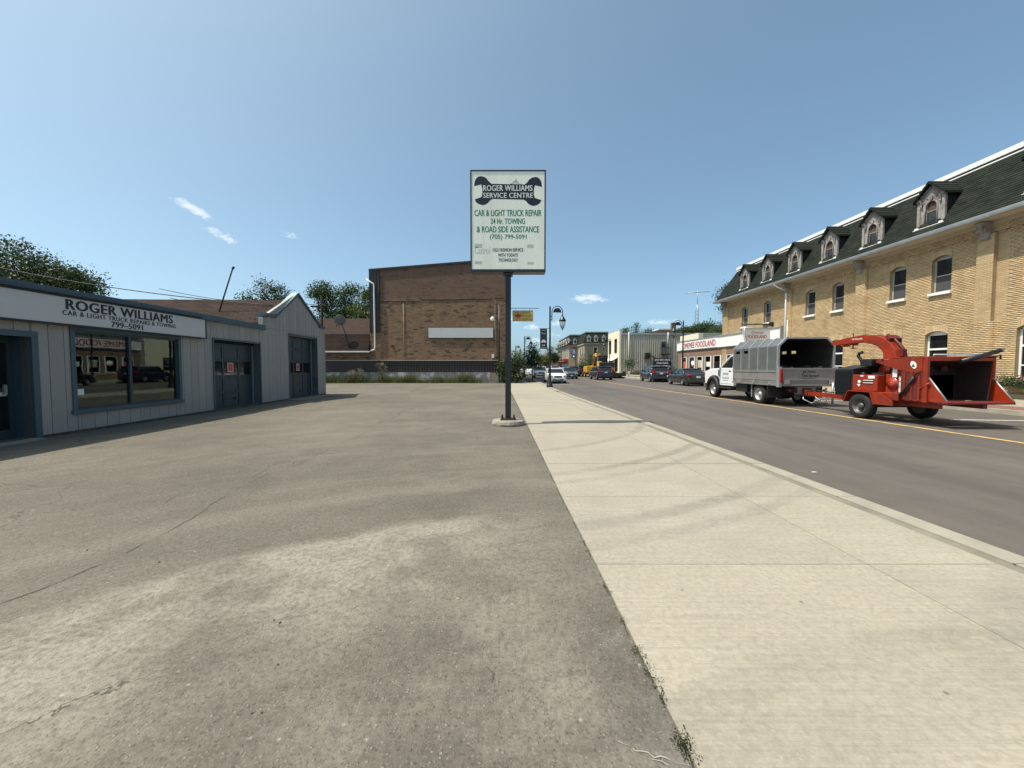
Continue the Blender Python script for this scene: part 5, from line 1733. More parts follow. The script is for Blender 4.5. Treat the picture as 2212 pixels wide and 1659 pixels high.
def body_shell(L, W, ztop, clear, axles, wr, wprof, belt=.62):
    """body below the windows: rings along the length with real wheel openings"""
    ys = sorted({*[-L / 2 + L * i / 34 for i in range(35)], *[a + wr * 1.14 * math.cos(t * math.pi / 10) for a in axles for t in range(11)]})
    rings = []
    for y in ys:
        zt = interp(ztop, y)
        hw = W / 2 * interp(wprof, y)
        zb = clear + (.12 * max(0, abs(y) - L / 2 + .25) / .25)
        for a in axles:
            if abs(y - a) < wr * 1.14:
                zb = max(zb, wr + math.sqrt((wr * 1.14) ** 2 - (y - a) ** 2))
        zb = min(zb, zt - .06)
        h = zt - zb
        half = [(hw * .93, zb), (hw * .985, zb + h * .18), (hw, zb + h * .5), (hw * .985, zb + h * .8), (hw * .94, zb + h * .95), (hw * .8, zt), (hw * .35, zt + .018)]
        ring = [(x, y, z) for x, z in half] + [(-x, y, z) for x, z in half[::-1]]
        rings.append(ring)
    return MB().loft(rings)


def make_car(name, label, cat, loc, rz, paint, L=4.6, W=1.8, H=1.45, hood=.95, deck=1.0, base_f=1.05, roof_f=.3, roof_r=-.85, base_r=-1.65, clear=.2, wr=.32, wb=(1.4, -1.3), front='sedan', kind='sedan', rim=None, group='vehicles along the main street', bed=None, plate=True):
    c = thing(name, label, cat, loc, rz, group)
    rim = rim or MAT['alloy']
    hl = L / 2
    belt = interp([(-hl, deck), (base_r, deck), (base_f, hood), (hl, hood)], 0)
    ztop = [(-hl, .52), (-hl + .05, .78 if kind != 'suv' else .85), (-hl + .14, deck - .04), (-hl + .3, deck), (base_r, deck + .02), (base_f, hood + .03), (base_f + (hl - base_f) * .6, hood - .05), (hl - .18, hood - .14), (hl - .05, hood - .28), (hl, .5)]
    if bed:
        ztop = [(-hl, deck - .02), (bed - .02, deck), (bed, deck), (base_f, hood + .03), (base_f + (hl - base_f) * .7, hood - .03), (hl - .12, hood - .08), (hl - .03, hood - .2), (hl, .5)]
    wp = [(-hl, .86), (-hl + .15, .95), (-hl + .6, 1), (hl - .8, 1), (hl - .2, .93), (hl, .78)]
    if bed or kind == 'van':
        wp = [(-hl, .97), (-hl + .2, 1), (hl - .5, 1), (hl - .1, .94), (hl, .85)]
    body_shell(L, W, ztop, clear, wb, wr, wp).build('body', paint, c)
    # underside fill between the arches
    MB().box(-W * .36, W * .36, -hl + .25, hl - .25, clear - .02, .5).build('underbody', MAT['plastic'], c)
    # greenhouse: glass core, painted roof and pillars
    k = .8 if kind == 'sedan' else .85
    wb_, wt = W / 2 * .93, W / 2 * k
    zb = max(hood, deck) - .0
    zt = H - .05
    F = [(wb_, base_f, hood + .0), (wt, roof_f, zt), (wt, roof_r, zt), (wb_, base_r, deck + .0)]
    gl = MB().loft([[(-x, y, z) for x, y, z in F], [(x, y, z) for x, y, z in F]], smooth=False)
    gl.build('glass', MAT['dark_glass'], c)
    rings = []
    for t in range(9):
        y = roof_f + .12 + (roof_r - .12 - roof_f - .12 + .0) * t / 8
        cz = .05 * (1 - abs(t / 4 - 1) ** 2.2)
        rings.append([(x * wt * 1.02, y, zt - .03 + (cz + .03) * (1 - (x) ** 4) + .012) for x in (-1, -.8, -.4, 0, .4, .8, 1)] + [(x * wt * 1.01, y, zt - .06) for x in (1, 0, -1)])
    MB().loft(rings).build('roof', paint, c)
    pm = MB()
    for s in (-1, 1):
        for (a, b, w_) in (((F[0]), (F[1]), .05), ((F[3]), (F[2]), .09 if kind == 'sedan' else .12)):
            pm.tube([(s * (a[0] + .006), a[1], a[2] - .02), (s * (b[0] + .008), b[1], b[2] + .0)], w_ * .6, 6)
        ym = (roof_f + roof_r) / 2 - .05
        pm.tube([(s * (wb_ + .0), ym - .05, belt), (s * (wt + .004), ym, zt)], .035, 5)
    pm.build('pillars', paint, c)
    # lights, grille, bumpers, plates
    for s in (-1, 1):
        x0 = s * W * .36
        hz = min(hood - .22, .72) if not bed else hood - .3
        MB().cbox((x0, hl - .1, hz), (W * .19, .2, .13 if not bed else .22), (R(8), 0, -s * R(16))).build('headlight', MAT['lamp_clear'], c, bevel=.03)
        tz = deck - .14 if kind != 'suv' else deck - .06
        sz = (W * .2, .16, .16) if kind == 'sedan' else (W * .13, .16, .3)
        MB().cbox((s * (W * .395 if kind == 'sedan' else W * .42), -hl + .1, tz), sz, (0, 0, s * R(10))).build('tail_light', MAT['tail_red'], c, bevel=.02)
        MB().cbox((s * (W / 2 + .09), base_f - .28, belt + .09), (.2, .09, .14), (0, 0, s * R(-8))).build('mirror', paint, c, bevel=.03)
        for yy in ((roof_f - .35), (roof_r + .25)):
            MB().cbox((s * (W / 2 * .99), yy, belt - .14), (.03, .17, .03)).build('door_handle', MAT['chrome'], c)
        add_wheel(c, s * (W / 2 - .12), wb[0], wr, .22, rim, s)
        add_wheel(c, s * (W / 2 - .12), wb[1], wr, .22, rim, s)
    MB().cbox((0, hl - .035, hood - .3), (W * .42, .08, .16)).build('grille', MAT['plastic'], c, bevel=.02)
    MB().cbox((0, hl - .02, .36), (W * .6, .08, .13)).build('air_intake', MAT['plastic'], c, bevel=.02)
    MB().cbox((0, -hl + .02, .36 if kind == 'sedan' else .42), (W * .72, .1, .16)).build('rear_valance', MAT['plastic'], c, bevel=.03)
    if plate:
        MB().cbox((0, -hl - .0, deck - .28 if kind == 'sedan' else deck - .2), (.31, .03, .16)).build('plate', MAT['plate'], c)
        MB().cbox((0, hl + .01, .46), (.31, .03, .15)).build('plate', MAT['plate'], c)
    if kind == 'suv':
        MB().cbox((0, -hl + .015, deck - .06), (W * .6, .05, .035)).build('tailgate_trim', MAT['chrome'], c)
        for s in (-1, 1):
            MB().tube([(s * wt * .93, roof_f - .1, zt + .07), (s * wt * .93, roof_r + .1, zt + .06)], .018, 5).build('roof_rail', MAT['chrome'], c)
    if bed:
        MB().box(-W * .4, W * .4, -hl + .1, bed - .1, deck - .3, deck + .03).build('load_bed', MAT['plastic'], c)
        MB().cbox((0, hl - .02, .52), (W * .95, .14, .2)).build('front_bumper', MAT['chrome'], c, bevel=.03)
    return c


def P_(name, col, coat=.6, rough=.3, metal=0.0):
    return M(name, col, rough, metal, var=.04, coat=coat, dirt=.12, dirtcol=(.12, .11, .1))


W_WHITE = P_('white car paint', (.72, .72, .72))
W_BLACK = P_('black car paint', (.008, .009, .014))
W_NAVY = P_('dark blue black paint', (.01, .014, .03))
W_CHAR = P_('charcoal car paint', (.022, .026, .03), metal=.3)
W_GREY = P_('grey green car paint', (.09, .11, .11), metal=.4)
W_MAROON = P_('maroon car paint', (.12, .012, .014))
W_SILVER = P_('silver car paint', (.4, .4, .41), metal=.6)


def rz_(x, y):
    return (x, y, road_z(x, y) + .004)


S = dict(L=4.7, W=1.8, H=1.46)
SUV = dict(L=4.7, W=1.88, H=1.68, hood=1.05, deck=1.12, base_f=1.15, roof_f=.45, roof_r=-1.75, base_r=-2.15, wr=.36, wb=(1.42, -1.38), kind='suv', clear=.24)
make_car('sedan_car', 'dark charcoal four-door sedan parked in front of the grocery', 'car', rz_(15.05, 33.2), R(-2), W_CHAR, **S, deck=1.03)
make_car('suv_car', 'black luxury suv with red tail lights parked before the charcoal sedan', 'car', rz_(15.5, 42.0), R(-2), W_NAVY, **SUV)
make_car('suv_car', 'dark blue-black crossover driving away in the right lane', 'car', rz_(10.95, 47.5), R(3), W_NAVY, **{**SUV, 'L': 4.6, 'H': 1.64})
make_car('sedan_car', 'white sedan parked by the nearest left lamp post, facing the camera', 'car', rz_(4.25, 38.4), R(180 + 2), W_WHITE, **S)
make_car('sedan_car', 'grey green sedan driving toward the camera beside the white sedan', 'car', rz_(7.6, 51.5), R(180 + 1), W_GREY, **S)
make_car('suv_car', 'white crossover parked behind the white sedan', 'car', rz_(4.1, 57.5), R(180 + 2), W_WHITE, **{**SUV, 'L': 4.4, 'H': 1.66})
make_car('sedan_car', 'white car half hidden behind the grey green sedan', 'car', rz_(8.0, 61.5), R(180), W_WHITE, **S)
make_car('suv_car', 'black suv with lit brake lamp waiting ahead of the crossover', 'car', rz_(10.0, 64.5), R(2), W_BLACK, **SUV)
PK_ = dict(L=5.7, W=1.98, H=1.9, hood=1.2, deck=1.15, base_f=1.15, roof_f=.55, roof_r=-.75, base_r=-.9, wr=.4, wb=(1.85, -1.7), kind='suv', clear=.35, bed=-.95)
make_car('pickup_truck', 'dark pickup truck stopped in front of the yellow excavator', 'pickup', rz_(12.2, 66.5), R(2), W_NAVY, **PK_)
make_car('pickup_truck', 'silver pickup truck far down the street facing the camera', 'pickup', rz_(9.4, 84), R(181), W_SILVER, **PK_)
make_car('suv_car', 'maroon hatchback parked far down the left kerb', 'car', rz_(6.4, 80), R(181), W_MAROON, **SUV)
make_car('pickup_truck', 'white pickup truck far down the left side beyond the van', 'pickup', rz_(1.6, 92), R(184), W_WHITE, **PK_)
van = make_car('delivery_van', 'tall white delivery van parked behind the white crossover', 'van', rz_(3.45, 68.5), R(182), W_WHITE, L=5.6, W=2.02, H=2.55, hood=1.25, deck=1.3, base_f=2.0, roof_f=1.15, roof_r=-2.6, base_r=-2.75, wr=.36, wb=(1.75, -1.75), kind='van', clear=.25)
MB().box(-1.0, 1.0, -2.78, .75, 1.25, 2.42).build('cargo_body', W_WHITE, van, bevel=.08)

# ---------------------------------------------------------------- tree service truck
TX, TY = 11.15, 15.75
tk = thing('chip_truck', 'white cab tree service truck with aluminium chip box', 'truck', (TX, TY, road_z(TX, TY) + .0), 0)
WH = W_WHITE
# wheels: front singles, rear duals
for s in (-1, 1):
    add_wheel(tk, s * .9, 3.6, .4, .26, MAT['steel_rim'], s, False)
    add_wheel(tk, s * .93, 0, .4, .24, MAT['steel_rim'], s, False)
    add_wheel(tk, s * .66, 0, .4, .24, MAT['steel_rim'], s, False)
m = MB()
for s in (-1, 1):
    m.box(s * .42 - .05, s * .42 + .05, -1.25, 4.3, .52, .72)
m.box(-.45, .45, -.2, .2, .35, .55).lathe([(.07, -.9), (.07, .9)], (0, 0, .4), 10, axis='x').lathe([(.07, -.85), (.07, .85)], (0, 3.6, .4), 10, axis='x').lathe([(0, -.22), (.2, -.2), (.2, .2), (0, .22)], (0, 0, .4), 12, axis='x')
m.build('chassis', MAT['plastic'], tk)
# cab and bonnet
CL = 1.6
body = MB()
cabp = [(1.9, .62), (3.05, .62), (3.1, .85), (3.2, 1.02), (3.45, 1.08), (3.75, 1.08), (4.0, 1.0), (4.12, .8), (4.15, .66), (4.5, .66), (4.56, 1.05), (4.5, 1.3), (3.95, 1.42), (3.05, 1.46), (1.9, 1.46)]
for s in (-1, 1):
    pass
rings = []
for x, k in ((-1.0, .985), (-.97, 1.0), (-.5, 1.012), (0, 1.015), (.5, 1.012), (.97, 1.0), (1.0, .985)):
    rings.append([(x, 1.9 + (y - 1.9) * (1 - .02 * abs(x) ** 3), .62 + (z - .62) * (k if z > 1 else 1)) for y, z in cabp])
body.loft(rings, smooth=False)
body.build('cab', WH, tk, bevel=.03)
gh = [(3.05, 1.47), (2.35, 2.0), (1.92, 2.02), (1.92, 1.47)]
MB().loft([[(x * (1 if z < 1.6 else .86), y, z) for y, z in gh] for x in (-.93, .93)], smooth=False).build('cab_glass', MAT['dark_glass'], tk)
m = MB().box(-.84, .84, 1.88, 2.42, 1.99, 2.06)
for s in (-1, 1):
    m.tube([(s * .95, 3.12, 1.44), (s * .82, 2.38, 2.02)], .045, 6).tube([(s * .95, 1.95, 1.44), (s * .83, 1.95, 2.02)], .07, 6)
m.build('cab_roof', WH, tk, bevel=.03)
for s in (-1, 1):
    # door with its edges, window sill, handle
    d = MB().box(s * 1.0 - .012, s * 1.0 + .012, 2.0, 3.0, .72, 1.45).build('door', WH, tk, bevel=.01)
    MB().box(s * 1.015 - .01, s * 1.015 + .012, 2.08, 2.22, 1.28, 1.34).build('handle', MAT['plastic'], d, bevel=.006)
    # mirror
    m = MB().cbox((s * 1.22, 2.95, 1.6), (.2, .12, .3)).tube([(s * .98, 2.92, 1.42), (s * 1.2, 2.95, 1.5)], .025, 5)
    m.build('mirror', MAT['plastic'], tk, bevel=.02)
    # flare
    m = MB()
    ring = []
    for k in range(13):
        a = math.pi * (-.06 + 1.12 * k / 12)
        ring.append([(s * .99, 3.6 + .46 * math.cos(a), .42 + .5 * math.sin(a)), (s * 1.1, 3.6 + .47 * math.cos(a), .42 + .51 * math.sin(a)), (s * 1.09, 3.6 + .58 * math.cos(a), .42 + .63 * math.sin(a)), (s * .99, 3.6 + .6 * math.cos(a), .42 + .66 * math.sin(a))])
    m.loft(ring)
    m.build('wheel_flare', MAT['plastic'], tk)
    MB().box(s * 1.02 - .012, s * 1.02 + .008, 3.06, 3.13, 1.08, 1.38).build('vent', MAT['plastic'], tk)
    # running board
    MB().box(s * 1.0 - .1, s * 1.0 + .1, 1.9, 3.0, .5, .56).build('running_board', MAT['plastic'], tk)
    MB().cbox((s * .78, 4.53, 1.02), (.34, .08, .26)).build('headlight', MAT['lamp_clear'], tk, bevel=.02)
MB().cbox((0, 4.54, 1.0), (1.1, .08, .4)).build('grille', MAT['plastic'], tk, bevel=.02)
MB().cbox((0, 4.58, .62), (1.95, .16, .22)).build('front_bumper', MAT['chrome'], tk, bevel=.03)
for s, U in ((-1, (0, -1, 0)), (1, (0, 1, 0))):
    c0 = Vector((TX + s * 1.014, TY + 2.5, road_z(TX, TY)))
    lettering('JOSS', c0 + Vector((0, 0, 1.17)), U, (0, 0, 1), .48, .12, MAT['ink_black'], tk, bold=.03)
    lettering('Tree Service', c0 + Vector((0, 0, 1.0)), U, (0, 0, 1), .62, .1, MAT['ink_black'], tk, bold=.01)
    lettering('705 799-5555', c0 + Vector((0, 0, .87)), U, (0, 0, 1), .42, .05, MAT['ink_black'], tk)
# deck and drop sides
AL, AS = MAT['aluminium'], MAT['alu_side']
Y0, Y1 = -1.28, 1.78
MB().box(-1.06, 1.06, Y0, Y1, .8, .9).build('deck', AS, tk)
for s in (-1, 1):
    m = MB().box(s * 1.06 - .02, s * 1.06 + .02, Y0 + .12, Y1, .9, 1.36)
    m.box(s * 1.08 - .02, s * 1.08 + .02, Y0 + .12, Y1, 1.3, 1.37).box(s * 1.08 - .015, s * 1.08 + .015, Y0 + .12, Y1, .99, 1.03).box(s * 1.08 - .025, s * 1.08 + .025, Y0 + .12, Y1, .79, .88)
    ds_ = m.build('drop_side', AS, tk)
    for k in range(3):
        y = Y0 + .5 + k * 1.0
        MB().box(s * 1.1 - .025, s * 1.1 + .025, y - .06, y + .06, .84, .95).build('hinge', MAT['galv'], ds_)
    # tail post with a red lamp
    pp = MB().box(s * 1.06 - .07, s * 1.06 + .05, Y0 - .04, Y0 + .12, .74, 1.5).build('tail_post', MAT['galv'], tk, bevel=.01)
    MB().box(s * 1.05 - .045, s * 1.05 + .03, Y0 - .075, Y0 - .035, .92, 1.42).build('tail_lamp', MAT['tail_red'], pp, bevel=.01)
    MB().box(s * 1.12 - .008, s * 1.12 + .012, Y0 - .0, Y0 + .08, .95, 1.3).build('side_marker', MAT['tail_red'], pp)
    # mud flap and guard
    MB().box(s * .8 - .28, s * .8 + .28, -.62, -.58, .3, .8).build('mud_flap', MAT['plastic'], tk)
    MB().box(s * .98 - .015, s * .98 + .015, .5, .56, .25, .8).build('guard_post', MAT['galv'], tk)
    MB().box(s * .8 - .18, s * .8 + .18, .9, 1.7, .42, .78).build('tank', MAT['plastic'], tk, bevel=.03)
# tailgate
tg = MB().box(-.98, .98, Y0 - .03, Y0 + .01, .9, 1.47).box(-.98, .98, Y0 - .06, Y0 + .0, 1.4, 1.47).box(-.98, .98, Y0 - .055, Y0 + .0, 1.0, 1.04).box(-1.0, 1.0, Y0 - .05, Y0 + .0, .78, .88).build('tailgate', AS, tk)
for s in (-1, 1):
    MB().box(s * .84 - .1, s * .84 + .1, Y0 - .07, Y0 - .05, .86, 1.0).build('latch', MAT['galv'], tg)
TB = Vector((TX, TY + Y0 - .032, road_z(TX, TY)))
lettering('JOSS', TB + Vector((0, 0, 1.31)), (1, 0, 0), (0, 0, 1), .5, .1, MAT['ink_black'], tk, bold=.06)
lettering('Tree Service!', TB + Vector((.05, 0, 1.18)), (1, 0, 0), (0, 0, 1), .66, .1, MAT['ink_black'], tk, bold=.03)
lettering('Professional tree care', TB + Vector((.05, 0, 1.08)), (1, 0, 0), (0, 0, 1), .5, .045, MAT['ink_black'], tk)
# aluminium chip box: chamfered roof, rib straps, open at the rear
sec = [(-1.05, 1.37), (-1.05, 2.3), (-.76, 2.6), (.76, 2.6), (1.05, 2.3), (1.05, 1.37)]
inn = [(-1.02, 1.37), (-1.02, 2.29), (-.745, 2.57), (.745, 2.57), (1.02, 2.29), (1.02, 1.37)]
nb_ = 5
BY0, BY1 = Y0 + .15, Y1
for k in range(nb_):
    a, b = BY0 + (BY1 - BY0) * k / nb_, BY0 + (BY1 - BY0) * (k + 1) / nb_
    for j in range(5):
        (xa, za), (xb, zb) = sec[j], sec[j + 1]
        (ia, ja), (ib, jb) = inn[j], inn[j + 1]
        if j in (0, 4) and k in (3, 4):
            # small vent window near the top of the front panels
            lo, hi = 2.08, 2.2
            for (z0, z1, y0, y1) in ((1.37, lo, a, b), (hi, 2.3, a, b), (lo, hi, a, a + .14), (lo, hi, b - .14, b)):
                MB().box(min(xa, ia), max(xa, ia), y0 + .004, y1 - .004, z0, z1).build('box_panel', AL, tk)
        else:
            m = MB().add([(xa, a + .004, za), (xb, a + .004, zb), (ib, a + .004, jb), (ia, a + .004, ja), (xa, b - .004, za), (xb, b - .004, zb), (ib, b - .004, jb), (ia, b - .004, ja)], [(0, 1, 2, 3), (4, 5, 6, 7), (0, 1, 5, 4), (1, 2, 6, 5), (2, 3, 7, 6), (3, 0, 4, 7)])
            m.build('box_panel', AL, tk)
for k in range(nb_ + 1):
    y = BY0 + (BY1 - BY0) * k / nb_
    m = MB()
    o2 = [(-1.08, 1.37), (-1.08, 2.32), (-.77, 2.635), (.77, 2.635), (1.08, 2.32), (1.08, 1.37)]
    w_ = .05 if k else .09
    m.loft([[(x, y - w_ / 2, z) for x, z in o2 + inn[::-1]], [(x, y + w_ / 2, z) for x, z in o2 + inn[::-1]]], smooth=False, cap=False)
    n6 = 6
    for yy in (y - w_ / 2, y + w_ / 2):
        for j in range(5):
            m.add([(o2[j][0], yy, o2[j][1]), (o2[j + 1][0], yy, o2[j + 1][1]), (inn[j + 1][0], yy, inn[j + 1][1]), (inn[j][0], yy, inn[j][1])], [(0, 1, 2, 3)])
    m.build('rib', MAT['galv'], tk)
MAT['inner_dark'] = M('dark inner aluminium', (.05, .047, .042), .8, .1, var=.3)  # darker tone for the inside faces of the chip box
MB().poly([(x, Y1 - .03, z) for x, z in inn]).box(-1.0, 1.0, Y1 - .03, Y1, .9, 1.4).build('front_bulkhead', MAT['inner_dark'], tk)
ml = MB()
il = [(x * .985, z - (.012 if z > 1.4 else 0)) for x, z in inn]
for k in range(nb_):
    if k in (3, 4):
        a, b = BY0 + (BY1 - BY0) * k / nb_, BY0 + (BY1 - BY0) * (k + 1) / nb_
        for s in (-1, 1):
            for (z0, z1, y0, y1) in ((1.37, 2.08, a, b), (2.2, 2.28, a, b), (2.08, 2.2, a, a + .14), (2.08, 2.2, b - .14, b)):
                ml.add([(s * 1.005, y0, z0), (s * 1.005, y1, z0), (s * 1.005, y1, z1), (s * 1.005, y0, z1)], [(0, 1, 2, 3)])
        for j in (1, 2, 3):
            ml.add([(il[j][0], a, il[j][1]), (il[j + 1][0], a, il[j + 1][1]), (il[j + 1][0], b, il[j + 1][1]), (il[j][0], b, il[j][1])], [(0, 1, 2, 3)])
    else:
        a, b = BY0 + (BY1 - BY0) * k / nb_, BY0 + (BY1 - BY0) * (k + 1) / nb_
        for j in range(5):
            ml.add([(il[j][0], a, il[j][1]), (il[j + 1][0], a, il[j + 1][1]), (il[j + 1][0], b, il[j + 1][1]), (il[j][0], b, il[j][1])], [(0, 1, 2, 3)])
ml.build('inner_lining', MAT['inner_dark'], tk)
m = MB()
rq = random.Random(5)
for k in range(60):
    m.cbox((rq.uniform(-.9, .9), rq.uniform(-1.1, .8), 1.3 + rq.uniform(0, .2)), (rq.uniform(.05, .25), rq.uniform(.05, .3), rq.uniform(.03, .1)), (rq.uniform(0, 3), rq.uniform(0, 3), rq.uniform(0, 3)))
m.box(-1, 1, -1.1, 1.6, .9, 1.32)
m.build('wood_chips', MAT['board'], tk, kind='stuff')
# rear bumper plate, lights, registration
MB().box(-.42, .5, -1.22, -1.16, .46, .74).build('hitch_plate', AS, tk)
MB().box(-.16, .2, -1.24, -1.222, .62, .7).build('plate', MAT['plastic'], tk)
for x in (-.62, .66):
    MB().lathe([(.045, 0), (.045, -.03), (0, -.04)], (x, -1.2, .62), 10, axis='y').build('marker_lamp', MAT['tail_red'], tk)
MB().box(.72, .8, -1.2, -1.18, .42, .72).build('safety_tag', MAT['white_paint'], tk)
MB().tube([(-.1, -1.2, .5), (-.2, -1.32, .3), (-.02, -1.5, .16), (.2, -1.75, .32), (.25, -1.9, .42)], .018, 5).tube([(.2, -1.2, .5), (.35, -1.35, .28), (.4, -1.6, .2), (.3, -1.9, .42)], .018, 5).build('safety_chain', MAT['galv'], tk)

# ---------------------------------------------------------------- wood chipper
CX, CY = 11.12, 11.2
ch = thing('wood_chipper', 'bright orange-red wood chipper on two wheels hitched behind the chip truck', 'wood chipper', (CX, CY, road_z(CX, CY)), 0)
DUSTY = M('dusty dark rim', (.1, .095, .09), .5, .5, var=.3, dirt=.5)
OR, WR, BK = MAT['orange_red'], MAT['worn_red'], MAT['black_metal']
for s in (-1, 1):
    add_wheel(ch, s * .87, 0, .365, .25, DUSTY, s, False)
    # fender: folded plate over the wheel
    x0, x1 = (s * .72, s * 1.03) if s > 0 else (s * 1.03, s * .72)
    pr = [(.5, .46), (.36, .8), (-.36, .8), (-.5, .46)]
    m = MB()
    for (a, b) in zip(pr, pr[1:]):
        dd = Vector((0, b[0] - a[0], b[1] - a[1])).normalized()
        nn = Vector((0, dd.z, -dd.y)) * -.02
        m.add([(x0, *a), (x1, *a), (x1, *b), (x0, *b), (x0, a[0] + nn.y, a[1] + nn.z), (x1, a[0] + nn.y, a[1] + nn.z), (x1, b[0] + nn.y, b[1] + nn.z), (x0, b[0] + nn.y, b[1] + nn.z)], [(0, 1, 2, 3), (4, 5, 6, 7), (0, 1, 5, 4), (1, 2, 6, 5), (2, 3, 7, 6), (3, 0, 4, 7)])
    m.build('fender', OR, ch)
    # skirt plate behind the wheel
    MB().prism([(-.5, .46), (-.37, .8), (-.6, .8), (-.98, .58), (-1.0, .46)], 'x', s * .98 - .012, s * .98 + .012).build('skirt_plate', OR, ch)
    MB().box(s * .55 - .05, s * .55 + .05, -1.75, 1.05, .46, .6).build('frame_rail', OR, ch)
MB().lathe([(.045, -.85), (.045, .85)], (0, 0, .365), 10, axis='x').box(-.7, .7, -.08, .08, .36, .5).build('axle', BK, ch)
# tongue, coupler, jack
MB().prism([(-.42, 1.0), (.42, 1.0), (.09, 2.1), (.09, 3.35), (-.09, 3.35), (-.09, 2.1)], 'z', .44, .58).build('tongue', OR, ch, bevel=.01)
MB().box(-.13, .13, 3.1, 3.38, .42, .64).tube([(0, 3.3, .5), (0, 3.5, .52)], .07, 8).build('coupler', WR, ch, bevel=.02)
MB().tube([(.16, 2.3, .2), (.16, 2.3, .95)], .035, 8).cbox((.16, 2.3, .2), (.16, .16, .02)).build('jack', MAT['galv'], ch)
MB().tube([(-.14, 1.5, .62), (-.1, 2.2, .64), (.0, 3.0, .62), (.05, 3.6, .58)], .014, 5).tube([(.1, 1.5, .62), (.16, 2.4, .6), (.1, 3.1, .66), (.1, 3.7, .6)], .014, 5).build('light_cable', BK, ch)
MB().box(-.25, -.05, 1.25, 1.5, .58, .64).build('tool_tray', MAT['white_paint'], ch)
# engine housing and radiator, dark
MB().box(-.84, .72, .4, 1.02, .62, 1.44).build('engine_housing', BK, ch, bevel=.015)
rad = MB().box(-.87, -.842, .46, .98, .72, 1.4).build('radiator_guard', MAT['plastic'], ch)
m = MB()
for k in range(11):
    m.box(-.885, -.872, .47 + k * .05, .478 + k * .05, .73, 1.39)
for k in range(13):
    m.box(-.884, -.871, .47, .97, .74 + k * .052, .748 + k * .052)
m.build('guard_mesh', BK, rad)
MB().prism([(-.84, 1.44), (-.3, 1.56), (.5, 1.56), (.72, 1.44)], 'y', .38, 1.0).build('engine_cover', MAT['plastic'], ch, bevel=.02)
MB().box(-.45, .1, .25, .62, 1.5, 1.74).build('air_filter', BK, ch, bevel=.04)
MB().tube([(-.25, .7, 1.5), (-.25, .78, 1.7), (-.25, .9, 1.85), (-.25, .86, 1.93), (-.25, .76, 1.95)], .045, 8).build('exhaust', BK, ch)
# fuel tank box on the left, control side boxes
MB().box(-.88, -.45, -.42, .36, .8, 1.27).build('fuel_tank', OR, ch, bevel=.02)
MB().box(-.62, -.38, -.36, .02, 1.272, 1.33).tube([(-.7, .2, 1.27), (-.7, .2, 1.33)], .05, 8).build('tank_top', BK, ch)
MB().box(.45, .9, -.6, .4, .8, 1.25).build('hydraulic_tank', OR, ch, bevel=.02)
MB().prism([(-.9, .6), (-.5, .6), (-.5, .8), (-.9, .8)], 'y', -1.05, -.44).build('step_box', OR, ch, bevel=.01)
# cutter drum housing with round cap
MB().box(-.72, .6, -1.02, -.5, .62, 1.3).build('drum_housing', OR, ch, bevel=.02)
MB().lathe([(.16, 0), (.16, -.03), (.12, -.035), (.11, -.06), (0, -.06)], (-.722, -.72, 1.05), 18, axis='x').build('bearing_cap', OR, ch)
MB().box(-.56, .5, -.52, -.4, .64, 1.2).build('belt_recess', MAT['plastic'], ch)
MB().prism([(-.52, 1.3), (-.95, 1.3), (-.88, 1.44), (-.6, 1.5)], 'x', -.6, .5).build('drum_hood', OR, ch, bevel=.01)
# clutter of hoses, levers and guards between tank and drum
m = MB()
rq = random.Random(11)
for k in range(16):
    y = rq.uniform(-1.2, -.3)
    x = rq.uniform(-.62, -.3)
    z = rq.uniform(.7, 1.5)
    m.tube([(x - .1, y, z), (x - .16, y - .05, z + .12), (x - .05, y - .16, z + .2), (x + .1, y - .25, z + .12)], .014, 5)
m.build('hoses', BK, ch)
m = MB()
for k in range(22):
    m.cbox((rq.uniform(-.55, .45), rq.uniform(-1.15, -.1), rq.uniform(1.32, 1.56)), (rq.uniform(.06, .22), rq.uniform(.06, .25), rq.uniform(.05, .14)), (0, 0, rq.uniform(0, 1.5)))
m.build('feed_gear', WR, ch)
for y, z, w, h in ((-.79, 1.33, .12, .22), (-.78, 1.52, .12, .14)):
    MB().box(-.76, -.748, y - w / 2, y + w / 2, z - h / 2, z + h / 2).build('decal', MAT['white_paint'], ch)
# chute: pedestal, turntable, curved spout
MB().lathe([(.34, 1.3), (.26, 1.55), (.24, 1.68)], (.02, .05, 0), 18).build('chute_pedestal', OR, ch)
MB().lathe([(.3, 1.655), (.37, 1.66), (.37, 1.72), (.3, 1.73)], (.02, .05, 0), 24).box(-.4, -.3, -.04, .14, 1.62, 1.72).build('turntable', WR, ch)
cen = [(-.02, 1.72), (.02, 1.92), (.13, 2.1), (.32, 2.24), (.58, 2.34), (.9, 2.38), (1.3, 2.37), (1.65, 2.34), (1.9, 2.31)]
rings = []
for i, (y, z) in enumerate(cen):
    a, b = cen[max(i - 1, 0)], cen[min(i + 1, len(cen) - 1)]
    d = Vector((b[0] - a[0], b[1] - a[1])).normalized()
    nrm = Vector((-d.y, d.x))
    t = i / (len(cen) - 1)
    hh, ww = .19 - .11 * t, .18 - .05 * t
    rings.append([(.02 + sx * ww, y + nrm.x * sy * hh, z + nrm.y * sy * hh) for sx, sy in ((-1, -1), (1, -1), (1, 1), (-1, 1))])
MB().loft(rings, smooth=False).build('discharge_chute', OR, ch, bevel=.012)
MB().tube([(.02, .0 - .24, 1.74), (.02, -.2, 2.05), (.02, .05, 2.33), (.02, .25, 2.46)], .035, 6).cbox((.02, .1, 2.36), (.3, .16, .07), (R(40), 0, 0)).cbox((.02, -.22, 1.9), (.12, .1, .2)).build('chute_crank', WR, ch)
